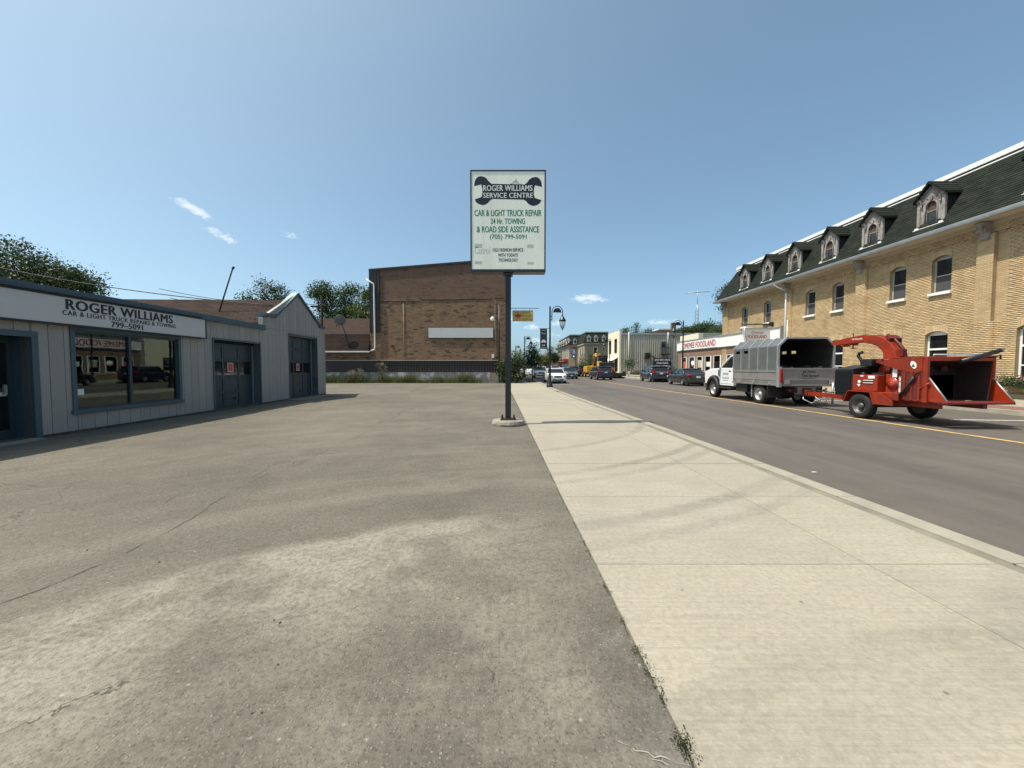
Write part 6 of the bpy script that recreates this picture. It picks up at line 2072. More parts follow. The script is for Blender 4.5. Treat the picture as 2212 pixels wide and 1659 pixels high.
MB().prism([(1.82, 2.4), (2.1, 2.34), (2.1, 2.26), (1.82, 2.23)], 'x', -.11, .15).prism([(1.55, 2.28), (1.66, 2.17), (1.78, 2.23)], 'x', -.1, .14).prism([(1.3, 2.3), (1.37, 2.2), (1.5, 2.25)], 'x', -.1, .14).build('chute_deflector', OR, ch)
MB().tube([(.02, 1.4, 2.1), (.02, 1.4, 2.62)], .02, 6).cbox((.02, 1.4, 2.1), (.05, .12, .03)).build('deflector_handle', MAT['rust'], ch)
# feed roller housing arm
MB().prism([(-.35, 1.62), (-.75, 1.72), (-1.55, 1.74), (-1.55, 1.4), (-1.25, 1.36), (-.98, 1.42), (-.7, 1.5)], 'x', -.83, -.785).prism([(-.35, 1.62), (-.75, 1.72), (-1.55, 1.74), (-1.55, 1.4), (-1.25, 1.36), (-.98, 1.42), (-.7, 1.5)], 'x', .8, .84).box(-.785, .8, -1.55, -.75, 1.735, 1.76).build('feed_roller_housing', OR, ch)
# infeed hopper: tapering throat, frame, tray with side wings
HY, HT = -1.62, -1.02
fx0, fx1 = -.76, .8
fr_ = [(fx0, .66), (fx1, .66), (fx1, 1.72), (fx0, 1.72)]
th_ = [(-.62, .66), (.62, .66), (.62, 1.45), (-.62, 1.45)]
m = MB()
for j in range(4):
    a, b, c, d = fr_[j], fr_[(j + 1) % 4], th_[(j + 1) % 4], th_[j]
    m.add([(a[0], HY, a[1]), (b[0], HY, b[1]), (c[0], HT, c[1]), (d[0], HT, d[1])], [(0, 1, 2, 3)])
m.add([(x, HT, z) for x, z in th_], [(0, 1, 2, 3)])
MAT['throat'] = M('worn throat darkened for shade', (.022, .008, .006), .75, var=.5, scale=5)  # worn red, with the shade inside the hopper put into its colour
m.build('infeed_throat', MAT['throat'], ch)
m = MB().box(fx0 - .07, fx0, HY - .05, HY + .06, .6, 1.76).box(fx1, fx1 + .07, HY - .05, HY + .06, .6, 1.76).box(fx0, fx1, HY - .05, HY + .06, 1.64, 1.76)
m.build('hopper_frame', OR, ch, bevel=.012)
MB().box(fx0 - .06, fx0 - .02, HY + .06, HT, .62, 1.7).box(fx1 + .02, fx1 + .06, HY + .06, HT, .62, 1.7).box(fx0, fx1, HY + .06, HT, 1.7, 1.73).box(fx0 - .065, fx0 - .06, HY + .2, HY + .28, .7, 1.65).build('hopper_side', WR, ch)
MB().tube([(fx0 + .1, HY - .02, 1.76), (fx0 + .1, HY - .02, 1.8), (fx1 - .1, HY - .02, 1.8), (fx1 - .1, HY - .02, 1.76)], .022, 6).build('grab_rail', MAT['galv'], ch)
TYY = HY - .48
MB().add([(fx0, HY - .05, .62), (fx1, HY - .05, .62), (fx1 + .04, TYY, .6), (fx0 - .04, TYY, .6), (fx0, HY - .05, .655), (fx1, HY - .05, .655), (fx1 + .04, TYY, .635), (fx0 - .04, TYY, .635)], [(0, 1, 2, 3), (4, 5, 6, 7), (0, 1, 5, 4), (1, 2, 6, 5), (2, 3, 7, 6), (3, 0, 4, 7)]).build('infeed_tray', WR, ch)
for s, xx in ((-1, fx0), (1, fx1)):
    MB().prism([(HY - .04, .64), (TYY, .62), (TYY + .02, .68), (HY - .04, 1.2)], 'x', xx + s * .0 - .012, xx + .012 + s * .03).build('tray_wing', OR, ch)
    MB().tube([(xx + s * .01, TYY + .01, .66), (xx + s * .01, HY - .05, 1.22)], .018, 6).build('wing_edge', MAT['galv'], ch)
    MB().tube([(xx + s * .05, HY + .1, .7), (xx + s * .07, HY + .12, .95), (xx + s * .06, HY - .1, 1.1)], .02, 5).build('tray_strut', OR, ch)
# safety bar folded up over the hopper
MB().tube([(-.1, HY - .12, 1.63), (.3, HY - .14, 1.74), (.86, HY - .12, 1.9)], .055, 8).tube([(.62, HY - .1, 1.73), (.9, HY - .1, 1.78), (.95, HY - .06, 1.7)], .02, 6).build('safety_bar', BK, ch)
MB().cbox((.88, HY - .12, 1.9), (.05, .1, .1)).build('bar_tip', MAT['galv'], ch)
# badges and stickers
m = MB()
bx = -.884
m.lathe([(0, 0), (.085, 0), (.085, -.003), (0, -.003)], (bx, .13, 1.04), 16, axis='x')
MAT['decal_dark'] = M('dark decal', (.03, .025, .025), .5)
m.build('badge', MAT['decal_dark'], ch)
MB().lathe([(0, 0), (.05, 0), (.05, -.003), (0, -.003)], (bx - .004, .13, 1.06), 14, axis='x').prism([(.07, 1.0), (.2, 1.0), (.13, .92)], 'x', bx - .006, bx - .003).build('badge_mark', MAT['ink_white'], ch)
for k in range(4):
    MB().box(bx - .002, bx + .003, -.3, .0, 1.0 + k * .035, 1.018 + k * .035).build('decal', MAT['white_paint'] if k % 2 else MAT['decal_dark'], ch)
for (y0, y1, z0, z1) in ((-.35, -.15, 1.17, 1.25), (.0, .1, 1.22, 1.255)):
    MB().box(bx - .002, bx + .003, y0, y1, z0, z1).build('decal', MAT['white_paint'], ch)
for k in range(3):
    MB().box(-.728, -.719, -1.0, -.88, .82 + k * .15, .95 + k * .15).build('decal', MAT['sign_white'], ch)
MB().prism([(-1.34 + .07 * math.cos(k * math.pi / 7) + .03 * math.sin(k * math.pi / 7), 1.55 + .1 * math.sin(k * math.pi / 7)) for k in range(14)], 'x', -.84, -.831).build('decal', MAT['ink_white'], ch)
MB().prism([(-1.38, 1.5), (-1.3, 1.5), (-1.34, 1.58)], 'x', -.845, -.841).build('decal', MAT['decal_dark'], ch)
for yy in (-1.12, -1.3, -1.48):
    MB().box(-.84, -.815, yy - .025, yy + .025, .64, 1.38).build('hopper_rib', OR, ch, bevel=.006)
MB().tube([(-.87, -1.05, .72), (-.87, -1.4, 1.25)], .028, 8).tube([(-.87, -1.4, 1.25), (-.87, -1.5, 1.4)], .016, 6).build('hydraulic_ram', BK, ch)
m = MB()
for k in range(14):
    m.tube([(-.74, -1.0 + rq.uniform(-.05, .05), rq.uniform(.75, 1.3)), (-.78, -1.1, rq.uniform(.8, 1.4)), (-.76, -1.22, rq.uniform(.7, 1.3))], .012, 5)
m.build('hoses', BK, ch)
lettering('MORBARK', (CX - .2 + .02 + .0, CY + 1.05, road_z(CX, CY) + 2.385), (0, -1, 0), (0, 0, 1), .38, .055, MAT['ink_white'], ch, off=-.015)

# ---------------------------------------------------------------- yellow excavator and trailer down the street
ex = thing('excavator', 'yellow excavator with dark cab standing beyond the dark crossover', 'excavator', (14.75, 61.5, road_z(14.75, 61.5)), R(0))
for s in (-1, 1):
    m = MB().prism([(-1.9, .1), (1.9, .1), (2.1, .45), (1.9, .8), (-1.9, .8), (-2.1, .45)], 'x', s * 1.0 - .22, s * 1.0 + .22)
    m.build('track', MAT['plastic'], ex, bevel=.05)
MB().box(-.8, .8, -1.2, 1.2, .4, .95).build('undercarriage', MAT['plastic'], ex)
MB().box(-1.25, 1.25, -1.7, 1.3, .95, 1.55).build('deck', MAT['yellow_paint'], ex, bevel=.05)
MB().box(-1.2, 1.2, -1.75, -.5, 1.55, 2.35).build('counterweight', MAT['plastic'], ex, bevel=.12)
MB().box(-1.26, -.75, -1.6, -.2, 1.5, 2.5).build('side_panel', MAT['yellow_paint'], ex, bevel=.06)
MB().box(-1.0, .35, -.4, 1.25, 1.55, 3.35).build('cab', MAT['dark_glass'], ex, bevel=.08)
m = MB().box(-1.05, .4, -.45, 1.3, 3.3, 3.42)
for x in (-1.02, .36):
    for y in (-.42, 1.27):
        m.box(x - .05, x + .05, y - .05, y + .05, 1.55, 3.3)
m.build('cab_frame', MAT['plastic'], ex)
MB().tube([(-.55, 1.3, 1.6), (-.6, 2.6, 3.3), (-.62, 3.2, 3.75), (-.64, 4.6, 3.55), (-.66, 5.6, 2.0)], [.2, .24, .22, .18, .16], 8).build('boom', MAT['yellow_paint'], ex)
MB().cbox((-.66, 5.6, 1.4), (.7, .6, .8), (R(25), 0, 0)).build('bucket', MAT['yellow_paint'], ex, bevel=.08)
MB().box(-1.0, -.3, 1.3, 1.9, 3.5, 3.85).tube([(-.85, 1.5, 3.8), (-.85, 1.5, 4.4)], .04, 5).build('beacon_bracket', MAT['yellow_paint'], ex)
ld = thing('yellow_tractor', 'yellow machine bonnet behind the dark pickup truck', 'machine', (12.35, 62.0, road_z(12.35, 62)), R(2))
MB().prism([(-1.4, .7), (1.2, .7), (1.2, 1.5), (.4, 1.75), (-1.4, 1.75)], 'x', -.6, .6).build('bonnet', MAT['yellow_paint'], ld, bevel=.08)
MB().box(-.5, .5, -1.3, 1.1, .4, .7).build('frame', MAT['worn_red'], ld)
for s in (-1, 1):
    add_wheel(ld, s * .75, .8, .42, .3, MAT['yellow_paint'], s, False)
    add_wheel(ld, s * .75, -.9, .42, .3, MAT['yellow_paint'], s, False)
tr = thing('flatbed_trailer', 'low black flatbed trailer with ramps at the right kerb', 'trailer', (15.0, 57.5, road_z(15.0, 57.5)), R(2))
MB().box(-1.05, 1.05, -2.6, 2.6, .55, .75).box(-1.0, 1.0, -3.2, -2.6, .3, .7).build('deck', MAT['black_metal'], tr)
for s in (-1, 1):
    MB().box(s * .7 - .2, s * .7 + .2, -3.3, -3.2, .3, 1.0).build('ramp', MAT['black_metal'], tr)
    for y in (-.5, .5):
        add_wheel(tr, s * 1.1, y, .35, .22, MAT['steel_rim'], s, False)
# ---------------------------------------------------------------- street lamps
def make_lamp(label, x, y, side, h=5.95):
    """side +1: arch reaches towards +x"""
    t = thing('street_lamp', label, 'street lamp', (x, y, .06), 0 if side > 0 else math.pi, 'street lamps')
    return t


lamp0 = make_lamp('black arched street lamp beside the navy banner, nearest on the left kerb', 2.8, 28.5, 1)
MB().lathe([(.24, 0), (.24, .1), (.2, .16), (.17, .34), (.13, .5), (.1, .9), (.095, 1.0), (.075, 1.05)], (0, 0, 0), 16).build('base', MAT['black_metal'], lamp0)
MB().lathe([(.08, 1.0), (.066, 3.5), (.058, 5.75), (.07, 5.78), (.06, 5.86), (.02, 5.98), (0, 6.0)], (0, 0, 0), 12).build('post', MAT['black_metal'], lamp0)
arc = [(.14, 0, 4.9), (.14, 0, 5.55)] + [(.53 - .39 * math.cos(math.pi * k / 12), 0, 5.55 + .4 * math.sin(math.pi * k / 12)) for k in range(13)] + [(.92, 0, 5.35)]
m = MB().tube(arc, .03, 6).tube([(.53 - .28 * math.cos(math.pi * k / 10), 0, 5.5 + .3 * math.sin(math.pi * k / 10)) for k in range(11)], .025, 5).tube([(.2, 0, 5.5), (.86, 0, 5.5)], .02, 5).cbox((.08, 0, 5.2), (.14, .04, .05)).cbox((.08, 0, 4.95), (.14, .04, .05))
m.prism([(.53 - .27 * math.cos(math.pi * k / 10), 5.5 + .28 * math.sin(math.pi * k / 10)) for k in range(11)], 'y', -.01, .01)
m.build('arched_arm', MAT['black_metal'], lamp0)
m = MB().lathe([(.02, 5.4), (.06, 5.3), (.05, 5.22), (.12, 5.14), (.24, 4.95), (.27, 4.88), (.25, 4.86)], (.92, 0, 0), 12).lathe([(.05, 4.28), (.03, 4.22), (0, 4.12)], (.92, 0, 0), 8)
for k in range(6):
    a = 2 * math.pi * k / 6
    m.tube([(.92 + .24 * math.cos(a), .24 * math.sin(a), 4.87), (.92 + .2 * math.cos(a), .2 * math.sin(a), 4.6), (.92 + .05 * math.cos(a), .05 * math.sin(a), 4.28)], .016, 4)
lh = m.build('lantern', MAT['black_metal'], lamp0)
MAT['lamp_glass'] = glass_mat('lantern glass', (.92, .93, .93), .6)
MB().lathe([(.22, 4.86), (.18, 4.6), (.05, 4.3)], (.92, 0, 0), 12).build('globe', MAT['lamp_glass'], lh)
MB().tube([(.92, 0, 4.85), (.92, 0, 4.5)], .03, 6).build('bulb', MAT['white_paint'], lh)
LAMPS = [('black arched street lamp beyond the white parked cars on the left kerb', 1.8, 55.5, 1), ('small distant street lamp third along the left kerb', .75, 79, 1), ('small distant street lamp fourth along the left kerb', 0.0, 101, 1),
         ('black arched street lamp behind the charcoal sedan by the grocery', 16.75, 37.8, -1), ('street lamp before the cream stucco building', 15.6, 61.5, -1), ('street lamp before the far mansard block', 13.9, 84, -1), ('farthest small street lamp on the right side', 13.6, 106, -1)]
for lab, x, y, s in LAMPS:
    copy_tree(lamp0, None, (x, y, .06 if s > 0 else .14), 0 if s > 0 else math.pi, lab)
# the banner on the near lamp
ban = thing('street_banner', 'navy banner with a white water lily hanging from the near lamp post', 'banner', (2.33, 28.45, 2.9))
MAT['banner_navy'] = M('navy banner cloth', (.012, .024, .04), .7, var=.1)
m = MB()
P = []
for i in range(9):
    z = 1.46 * i / 8
    for j in range(5):
        P.append((-.26 + .52 * j / 4, .015 * math.sin(i * .9 + j), z))
m.add(P, [(i * 5 + j, i * 5 + j + 1, i * 5 + j + 6, i * 5 + j + 5) for i in range(8) for j in range(4)])
m.build('cloth', MAT['banner_navy'], ban)
MB().tube([(-.32, 0, 1.47), (.42, 0, 1.47)], .014, 5).tube([(-.32, 0, -.01), (.42, 0, -.01)], .014, 5).build('rods', MAT['black_metal'], ban)
MAT['petal'] = M('printed lily', (.7, .68, .6), .7, var=.1)
m = MB()
for k in range(9):
    a = R(-10 + 200 * k / 8)
    r = .22 if k % 2 else .19
    d, q = Vector((math.cos(a), math.sin(a))), Vector((-math.sin(a), math.cos(a)))
    c = Vector((0, .48))
    pts = [c, c + d * r * .5 + q * .045, c + d * r, c + d * r * .5 - q * .045]
    m.add([(p.x, -.03 - .001 * k, p.y) for p in pts], [(0, 1, 2, 3)])
for x in (-.06, .06):
    m.lathe([(0, 0), (.035, 0), (.035, -.002), (0, -.002)], (x, -.03, .24), 10, axis='y')
m.build('lily_print', MAT['petal'], ban)
BO = Vector((2.33, 28.45 - .03, 2.9))
lettering('OMEMEE', BO + Vector((0, 0, 1.33)), (1, 0, 0), (0, 0, 1), .36, .06, MAT['petal'], ban, bold=.01)
lettering('WELCOME', BO + Vector((0, 0, 1.12)), (1, 0, 0), (0, 0, 1), .34, .06, MAT['petal'], ban, bold=.02)
lettering('KAWARTHA LAKES', BO + Vector((0, 0, 1.0)), (1, 0, 0), (0, 0, 1), .44, .05, MAT['leaf_light'], ban, bold=.02)
lettering('www.omemee.ca', BO + Vector((0, 0, .08)), (1, 0, 0), (0, 0, 1), .4, .04, MAT['petal'], ban)
b2 = thing('street_banner', 'blue banner hanging from the far right lamp before the mansard block', 'banner', (14.75, 92, 3.7))
MB().box(-.6, .6, -.02, .02, 0, 2.3).build('cloth', M('blue banner cloth', (.06, .13, .26), .7), b2)
MB().box(-.4, .4, -.03, -.025, 1.9, 2.05).box(-.35, .35, -.03, -.025, 1.55, 1.7).box(-.38, .38, -.03, -.025, 1.2, 1.35).lathe([(0, 0), (.2, 0), (.2, -.005), (0, -.005)], (0, -.024, .4), 10, axis='y').build('print', MAT['petal'], b2)
# yellow motor shop sign on the brick building corner
ms = thing('bracket_sign', 'yellow shop sign with red maple leaf hanging from a bracket', 'sign', (1.1, 39.5, 6.25))
MAT['sign_yellow'] = M('yellow sign face', (.62, .43, .1), .5, var=.1, dirt=.3, dirtcol=(.5, .45, .3))
MB().box(-1.02, 1.02, -.04, .04, 0, 1.03).build('panel', MAT['sign_yellow'], ms)
MB().box(-1.05, 1.05, -.05, .05, -.03, 0).box(-1.05, 1.05, -.05, .05, 1.03, 1.06).box(-1.05, -1.02, -.05, .05, 0, 1.03).box(1.02, 1.05, -.05, .05, 0, 1.03).build('frame', MAT['brown_metal'], ms)
MB().tube([(-1.8, 0, 1.3), (1.65, 0, 1.28)], .03, 6).tube([(-.75, 0, 1.05), (-.75, 0, 1.3)], .015, 4).tube([(.7, 0, 1.05), (.7, 0, 1.29)], .015, 4).build('bracket', MAT['black_metal'], ms)
MO = Vector((1.1, 39.46, 6.25))
lettering('HILLVIEW', MO + Vector((-.05, 0, .83)), (1, 0, 0), (0, 0, 1), 1.5, .24, MAT['ink_black'], ms)
lettering('MOTORS', MO + Vector((.45, 0, .5)), (1, 0, 0), (0, 0, 1), .95, .22, MAT['ink_black'], ms)
lettering('705-799-1997', MO + Vector((.48, 0, .17)), (1, 0, 0), (0, 0, 1), .9, .15, MAT['ink_black'], ms, bold=.02)
leafp = [(0, .38), (.06, .26), (.13, .3), (.11, .16), (.2, .22), (.24, .17), (.38, .19), (.33, .1), (.37, .06), (.2, -.06), (.22, -.12), (.02, -.1), (.02, -.22), (-.02, -.22), (-.02, -.1), (-.22, -.12), (-.2, -.06), (-.37, .06), (-.33, .1), (-.38, .19), (-.24, .17), (-.2, .22), (-.11, .16), (-.13, .3), (-.06, .26)]
MB().poly([(x - .48, -.046, z + .45) for x, z in leafp]).box(-.72, -.24, -.05, -.044, .19, .22).build('maple_leaf', MAT['tail_red'], ms)
# letter board by the beige building
lb_ = thing('letter_board', 'black changeable letter board with white text beside the parked black suv', 'sign', (20.2, 51.8, .2))
MB().box(-1.2, 1.2, -.1, .1, .9, 2.6).build('panel', MAT['ink_black'], lb_)
MB().box(-.9, -.8, -.05, .05, 0, .9).box(.8, .9, -.05, .05, 0, .9).build('posts', MAT['black_metal'], lb_)
LO = Vector((20.2, 51.7, .2))
for s, z, w in (('SAVE WITH HIGHS', 2.32, 2.1), ('CASA MAMA', 1.9, 1.6), ('RISTORANTE PIZZA', 1.45, 2.15)):
    lettering(s, LO + Vector((0, 0, z)), (1, 0, 0), (0, 0, 1), w, .27, MAT['ink_white'], lb_, bold=.02)
pkp = thing('parking_sign', 'small white parking sign on a post by the beige flank', 'sign', (17.6, 58, .15))
MB().tube([(0, 0, 0), (0, 0, 2.6)], .03, 6).build('post', MAT['galv'], pkp)
MB().box(-.2, .2, -.05, -.03, 1.9, 2.6).build('plate', MAT['sign_white'], pkp)
lettering('P', Vector((17.6, 57.95, 2.45)), (1, 0, 0), (0, 0, 1), .18, .26, MAT['ink_black'], pkp, bold=.02)
# antenna tower
at = thing('antenna_tower', 'tall thin lattice antenna tower with a wide yagi aerial on top', 'antenna', (52.6, 110, 0))
m = MB()
for k in range(3):
    a = 2 * math.pi * k / 3 + .4
    m.tube([(.55 * math.cos(a), .55 * math.sin(a), 0), (.5 * math.cos(a), .5 * math.sin(a), 17.5), (0.02, 0, 19.6)], .06, 4)
for z in range(0, 18):
    for k in range(3):
        a, b = 2 * math.pi * k / 3 + .4, 2 * math.pi * (k + 1) / 3 + .4
        m.tube([(.52 * math.cos(a), .52 * math.sin(a), z), (.52 * math.cos(b), .52 * math.sin(b), z + 1)], .035, 3)
        m.tube([(.52 * math.cos(a), .52 * math.sin(a), z), (.52 * math.cos(b), .52 * math.sin(b), z)], .035, 3)
m.tube([(0, 0, 19.4), (0, 0, 23.2)], .08, 5)
m.build('mast', MAT['galv'], at)
m = MB().tube([(-3.0, 0, 22.6), (3.6, 0, 23.1)], .07, 5)
for k in range(12):
    x = -2.9 + k * .58
    m.tube([(x, -1.0, 22.6 + (x + 3) * .075), (x, 1.0, 22.6 + (x + 3) * .075)], .05, 4)
m.build('aerial', MAT['galv'], at)


# ---------------------------------------------------------------- cables
def cable(pts, label, r=.012, sag=.3, n=18, mat='wire'):
    P = []
    a, b = Vector(pts[0]), Vector(pts[1])
    for i in range(n + 1):
        t = i / n
        p = a.lerp(b, t)
        p.z -= sag * 4 * t * (1 - t)
        P.append(p)
    o = MB().tube(P, r, 5).build('power_cable', MAT[mat])
    return tag(o, label, 'cable', 'overhead service cables')


def up(px3, py3, d):
    """point at distance d along the street on the sight line of a 3840 px photograph pixel, used to measure cable ends"""
    return ((px3 - 1920) / 1442 * d, d, 1.5 + (1377 - py3) / 1442 * d)


cable((up(-60, 990, 20), up(1028, 1146, 17.8)), 'dark service cable sagging over the garage to its gable', .022, .25)
cable((up(-60, 1050, 30), up(560, 1135, 26)), 'thin upper cable passing behind the garage trees', .014, .2)
MB_ = None
pole = thing('utility_pole', 'utility pole with cables standing behind the garage gable', 'utility pole', (-17.7, 36, 0))
MB().tube([(0, 0, 0), (0, 0, 8.2)], [.13, .1], 8).build('post', MAT['pole_dark'], pole)
MB().box(-1.0, 1.0, -.06, .06, 7.1, 7.25).build('crossarm', MAT['pole_dark'], pole)
for k, (zz, ex_) in enumerate(((7.4, 0), (6.8, .2), (6.2, -.1))):
    cable(((-17.7, 36, zz), (-30, 33 + k, zz + .8)), ('top' if k == 0 else 'middle' if k == 1 else 'bottom') + ' of the three thin cables running left from the utility pole', .025, .5)


# ---------------------------------------------------------------- trees and plants
def leaf_cloud(rg_, blobs, n, size, flat=.35):
    """leaf quads gathered in clumps through ellipsoids; returns vertex array"""
    wts = np.array([b[3] * b[4] * b[5] for b in blobs]) ** .75
    wts /= wts.sum()
    per = 20
    ncl = max(1, n // per)
    which = rg_.choice(len(blobs), ncl, p=wts)
    B = np.array(blobs)[which]
    d = rg_.normal(size=(ncl, 3))
    d /= np.linalg.norm(d, axis=1, keepdims=True)
    rad = rg_.uniform(.3, 1.0, (ncl, 1)) ** .5 * rg_.uniform(.75, 1.22, (ncl, 1))
    cc = B[:, :3] + d * rad * B[:, 3:6]
    cs = size * 2.9
    c = np.repeat(cc, per, 0) + rg_.normal(size=(ncl * per, 3)) * cs * np.array([1, 1, .7]) * .6
    m = len(c)
    u = rg_.normal(size=(m, 3))
    u[:, 2] *= .6
    u /= np.linalg.norm(u, axis=1, keepdims=True)
    w = rg_.normal(size=(m, 3))
    w -= u * (u * w).sum(1, keepdims=True)
    w /= np.linalg.norm(w, axis=1, keepdims=True)
    L = size * rg_.uniform(.7, 1.35, (m, 1))
    Wd = L * .55
    V = np.stack([c - u * L * .5, c + w * Wd * .5, c + u * L * .5, c - w * Wd * .5], 1)
    return V.reshape(-1, 3)


def tree(name, label, loc, blobs, trunk_h, trunk_r, n, size, mat, seed, group=None, cat='tree', limbs=True, trunk_top=None):
    t = thing(name, label, cat, loc, 0, group)
    rg_ = np.random.default_rng(seed)
    rq = random.Random(seed)
    m = MB()
    top = trunk_top or (0, 0, trunk_h)
    bend = [(0, 0, -.1), (rq.uniform(-.05, .05) * trunk_h * .3, rq.uniform(-.05, .05) * trunk_h * .3, trunk_h * .45), top]
    m.tube(bend, [trunk_r * 1.15, trunk_r * .85, trunk_r * .55], 8)
    if limbs:
        for b in blobs:
            p0 = Vector(bend[1]).lerp(Vector(top), rq.uniform(.1, .9))
            p2 = Vector(b[:3]) + Vector((0, 0, b[5] * .3))
            p1 = p0.lerp(p2, .5) + Vector((0, 0, -.1 * trunk_h))
            m.tube([p0, p1, p2], [trunk_r * .45, trunk_r * .28, trunk_r * .08], 5)
            for k in range(3):
                q = Vector(b[:3]) + Vector((rq.uniform(-1, 1) * b[3], rq.uniform(-1, 1) * b[4], rq.uniform(-.5, 1) * b[5])) * .8
                m.tube([p1.lerp(p2, rq.uniform(.2, .9)), q], [trunk_r * .15, trunk_r * .04], 4)
    m.build('trunk', MAT['bark'], t)
    o = fast_mesh('crown', leaf_cloud(rg_, blobs, int(n * .72), size * 1.08), 4, MAT[mat], t)
    return t


def rblobs(seed, k, c, r, rb):
    rq = random.Random(seed)
    out = []
    for i in range(k):
        a, e = rq.uniform(0, 6.28), rq.uniform(-1, 1)
        q = rq.uniform(.3, 1)
        out.append((c[0] + r[0] * q * math.cos(a), c[1] + r[1] * q * math.sin(a), c[2] + r[2] * e * q, rb * rq.uniform(.7, 1.2), rb * rq.uniform(.7, 1.2), rb * rq.uniform(.55, .95)))
    return out


BG = 'trees rising beyond the buildings'
# left trees behind the garage, measured from the photograph
x, y, z = up(60, 955, 33)
tree('maple_tree', 'large dark green tree rising behind the garage at the left edge', (x, 33, 0), [(-3.2, 0, z - .6, 1.7, 1.6, 1.0), (-1.0, .5, z + .55, 1.4, 1.4, 1.0), (.6, 0, z - .9, 1.9, 1.7, 1.2), (2.6, .4, z - 1.1, 1.5, 1.5, .9), (-1.6, 0, z - 2.2, 2.6, 2, 1.2), (2.4, 0, z - 2.6, 2.4, 2, 1.1), (-5, 0, z - 1.6, 2, 2, 1.3)], 7.5, .3, 15000, .2, 'leaf_dark', 21, BG)
x, y, z = up(285, 1010, 33)
tree('maple_tree', 'second dark tree behind the garage, lower and right of the largest', (x, 33.5, 0), [(-.9, 0, z - .4, 1.0, 1.0, .7), (.3, 0, z - .7, 1.2, 1.1, .8), (-.3, 0, z - 1.7, 1.7, 1.4, 1.0), (1.0, 0, z - 1.4, .9, 1, .7), (-1.8, 0, z - 1.6, 1.2, 1, .9)], 6.2, .24, 7000, .19, 'leaf_dark', 22, BG)
x, y, z = up(1000, 1100, 44)
tree('ash_tree', 'open-crowned tree between the leaning mast and the white gable', (x, 44, 0), [(.0, 0, z + .6, 1.0, 1, .8), (1.4, 0, z + .3, .95, 1, .6), (2.4, 0, z - .5, .9, 1, .7), (-1.4, 0, z - .8, 1.1, 1, .9), (.8, 0, z - .9, 1.2, 1, .8), (-2.2, 0, z - 1.7, .8, .8, .8), (3.2, 0, z - 1.4, 1, 1, .7), (0, 0, z - 2.5, 2.6, 1.5, .9)], 8, .25, 6500, .21, 'leaf_dark', 23, BG)
x, y, z = up(1215, 1100, 62)
tree('walnut_tree', 'sunlit leafy tree whose tall clump rises beside the utility pole', (x, 62, 0), [(0, 0, z + .3, 1.5, 1.5, 1.3), (-.9, 0, z - .2, 1.0, 1, .8), (.7, 0, z - 1.2, 1.3, 1.2, 1.4), (.3, 0, z - 3.2, 1.3, 1.2, 1.2)], 9, .3, 6000, .26, 'leaf_mid', 24, BG)
x, y, z = up(1300, 1110, 62)
tree('walnut_tree', 'sunlit leafy tree behind the satellite dish', (x, 62, 0), [(-.2, 0, z + .2, 1.3, 1.3, 1.5), (1.2, 0, z + .7, 1.0, 1, 1.3), (.3, 0, z - 1.8, 1.9, 1.5, 1.5), (-.8, 0, z - 3.4, 2.0, 1.5, 1.3), (1.6, 0, z - 3.0, 1.6, 1.5, 1.2)], 9, .3, 9000, .26, 'leaf_mid', 25, BG)
x, y, z = up(1375, 1130, 60)
tree('walnut_tree', 'light green tree tucked against the tall dark brick wall', (x, 60, 0), [(0, 0, z + 1.2, .9, 1, 1.2), (.7, 0, z + .2, 1.3, 1.2, 1.5), (-.9, 0, z - 1.6, 1.5, 1.3, 1.2), (.6, 0, z - 2.6, 1.8, 1.5, 1.3), (-1.2, 0, z - 3.6, 1.6, 1.4, 1.0)], 8, .26, 7500, .25, 'leaf_light', 26, BG)
# behind the hotel's far corner and the beige flank
x, y, z = up(2690, 1120, 62)
tree('maple_tree', 'dark tree leaning out behind the far corner of the buff hotel', (x + 1.5, 62, 0), [(0, 0, z + 1.6, 1.3, 1.3, 1.1), (-1.2, 0, z + .2, 1.0, 1, .7), (.6, 0, z - .2, 1.4, 1.4, 1.2), (-.3, 0, z - 1.8, 1.1, 1, .9), (1.2, 0, z - 3, 1.4, 1.2, 1.2), (1.4, 0, z - 5.5, 1.8, 1.6, 1.6)], 10, .3, 7500, .24, 'leaf_dark', 27, BG)
x, y, z = up(2690, 1240, 78)
tree('maple_tree', 'dark rounded tree low behind the grocery roof', (x, 78, 0), rblobs(3, 7, (0, 0, z - .6), (1.9, 1.5, 1.2), 1.4), 6, .25, 5000, .27, 'leaf_dark', 28, BG)
x, y, z = up(2625, 1225, 96)
tree('maple_tree', 'dark rounded tree at the foot of the antenna tower', (x, 96, 0), rblobs(4, 9, (0, 0, z - .3), (2.4, 2, 1.3), 1.7), 7, .3, 6000, .32, 'leaf_dark', 29, BG)
x, y, z = up(2585, 1238, 96)
tree('maple_tree', 'dark rounded tree left of the antenna tower', (x, 97, 0), rblobs(5, 7, (0, 0, z - .7), (1.6, 1.5, 1.0), 1.4), 7, .3, 4500, .3, 'leaf_dark', 30, BG)
x, y, z = up(2383, 1232, 92)
tree('conifer_tree', 'narrow pointed tree top showing above the beige flank', (x, 92, 0), [(0, 0, z + .8, .25, .25, .7), (0, 0, z - .3, .6, .6, .7), (0, 0, z - 1.8, .9, .9, 1)], 8, .2, 1600, .24, 'leaf_cedar', 31, BG)
for k, (a, b) in enumerate(((2347, 1238), (2427, 1241))):
    x, y, z = up(a, b, 92)
    tree('maple_tree', 'small tree top showing above the beige flank ' + ('left of the pointed tree' if k == 0 else 'right of the pointed tree'), (x, 92, 0), [(0, 0, z, .8, .8, .45), (-.5, 0, z - .6, .9, .8, .6)], 7, .2, 900, .25, 'leaf_dark', 32 + k, BG)
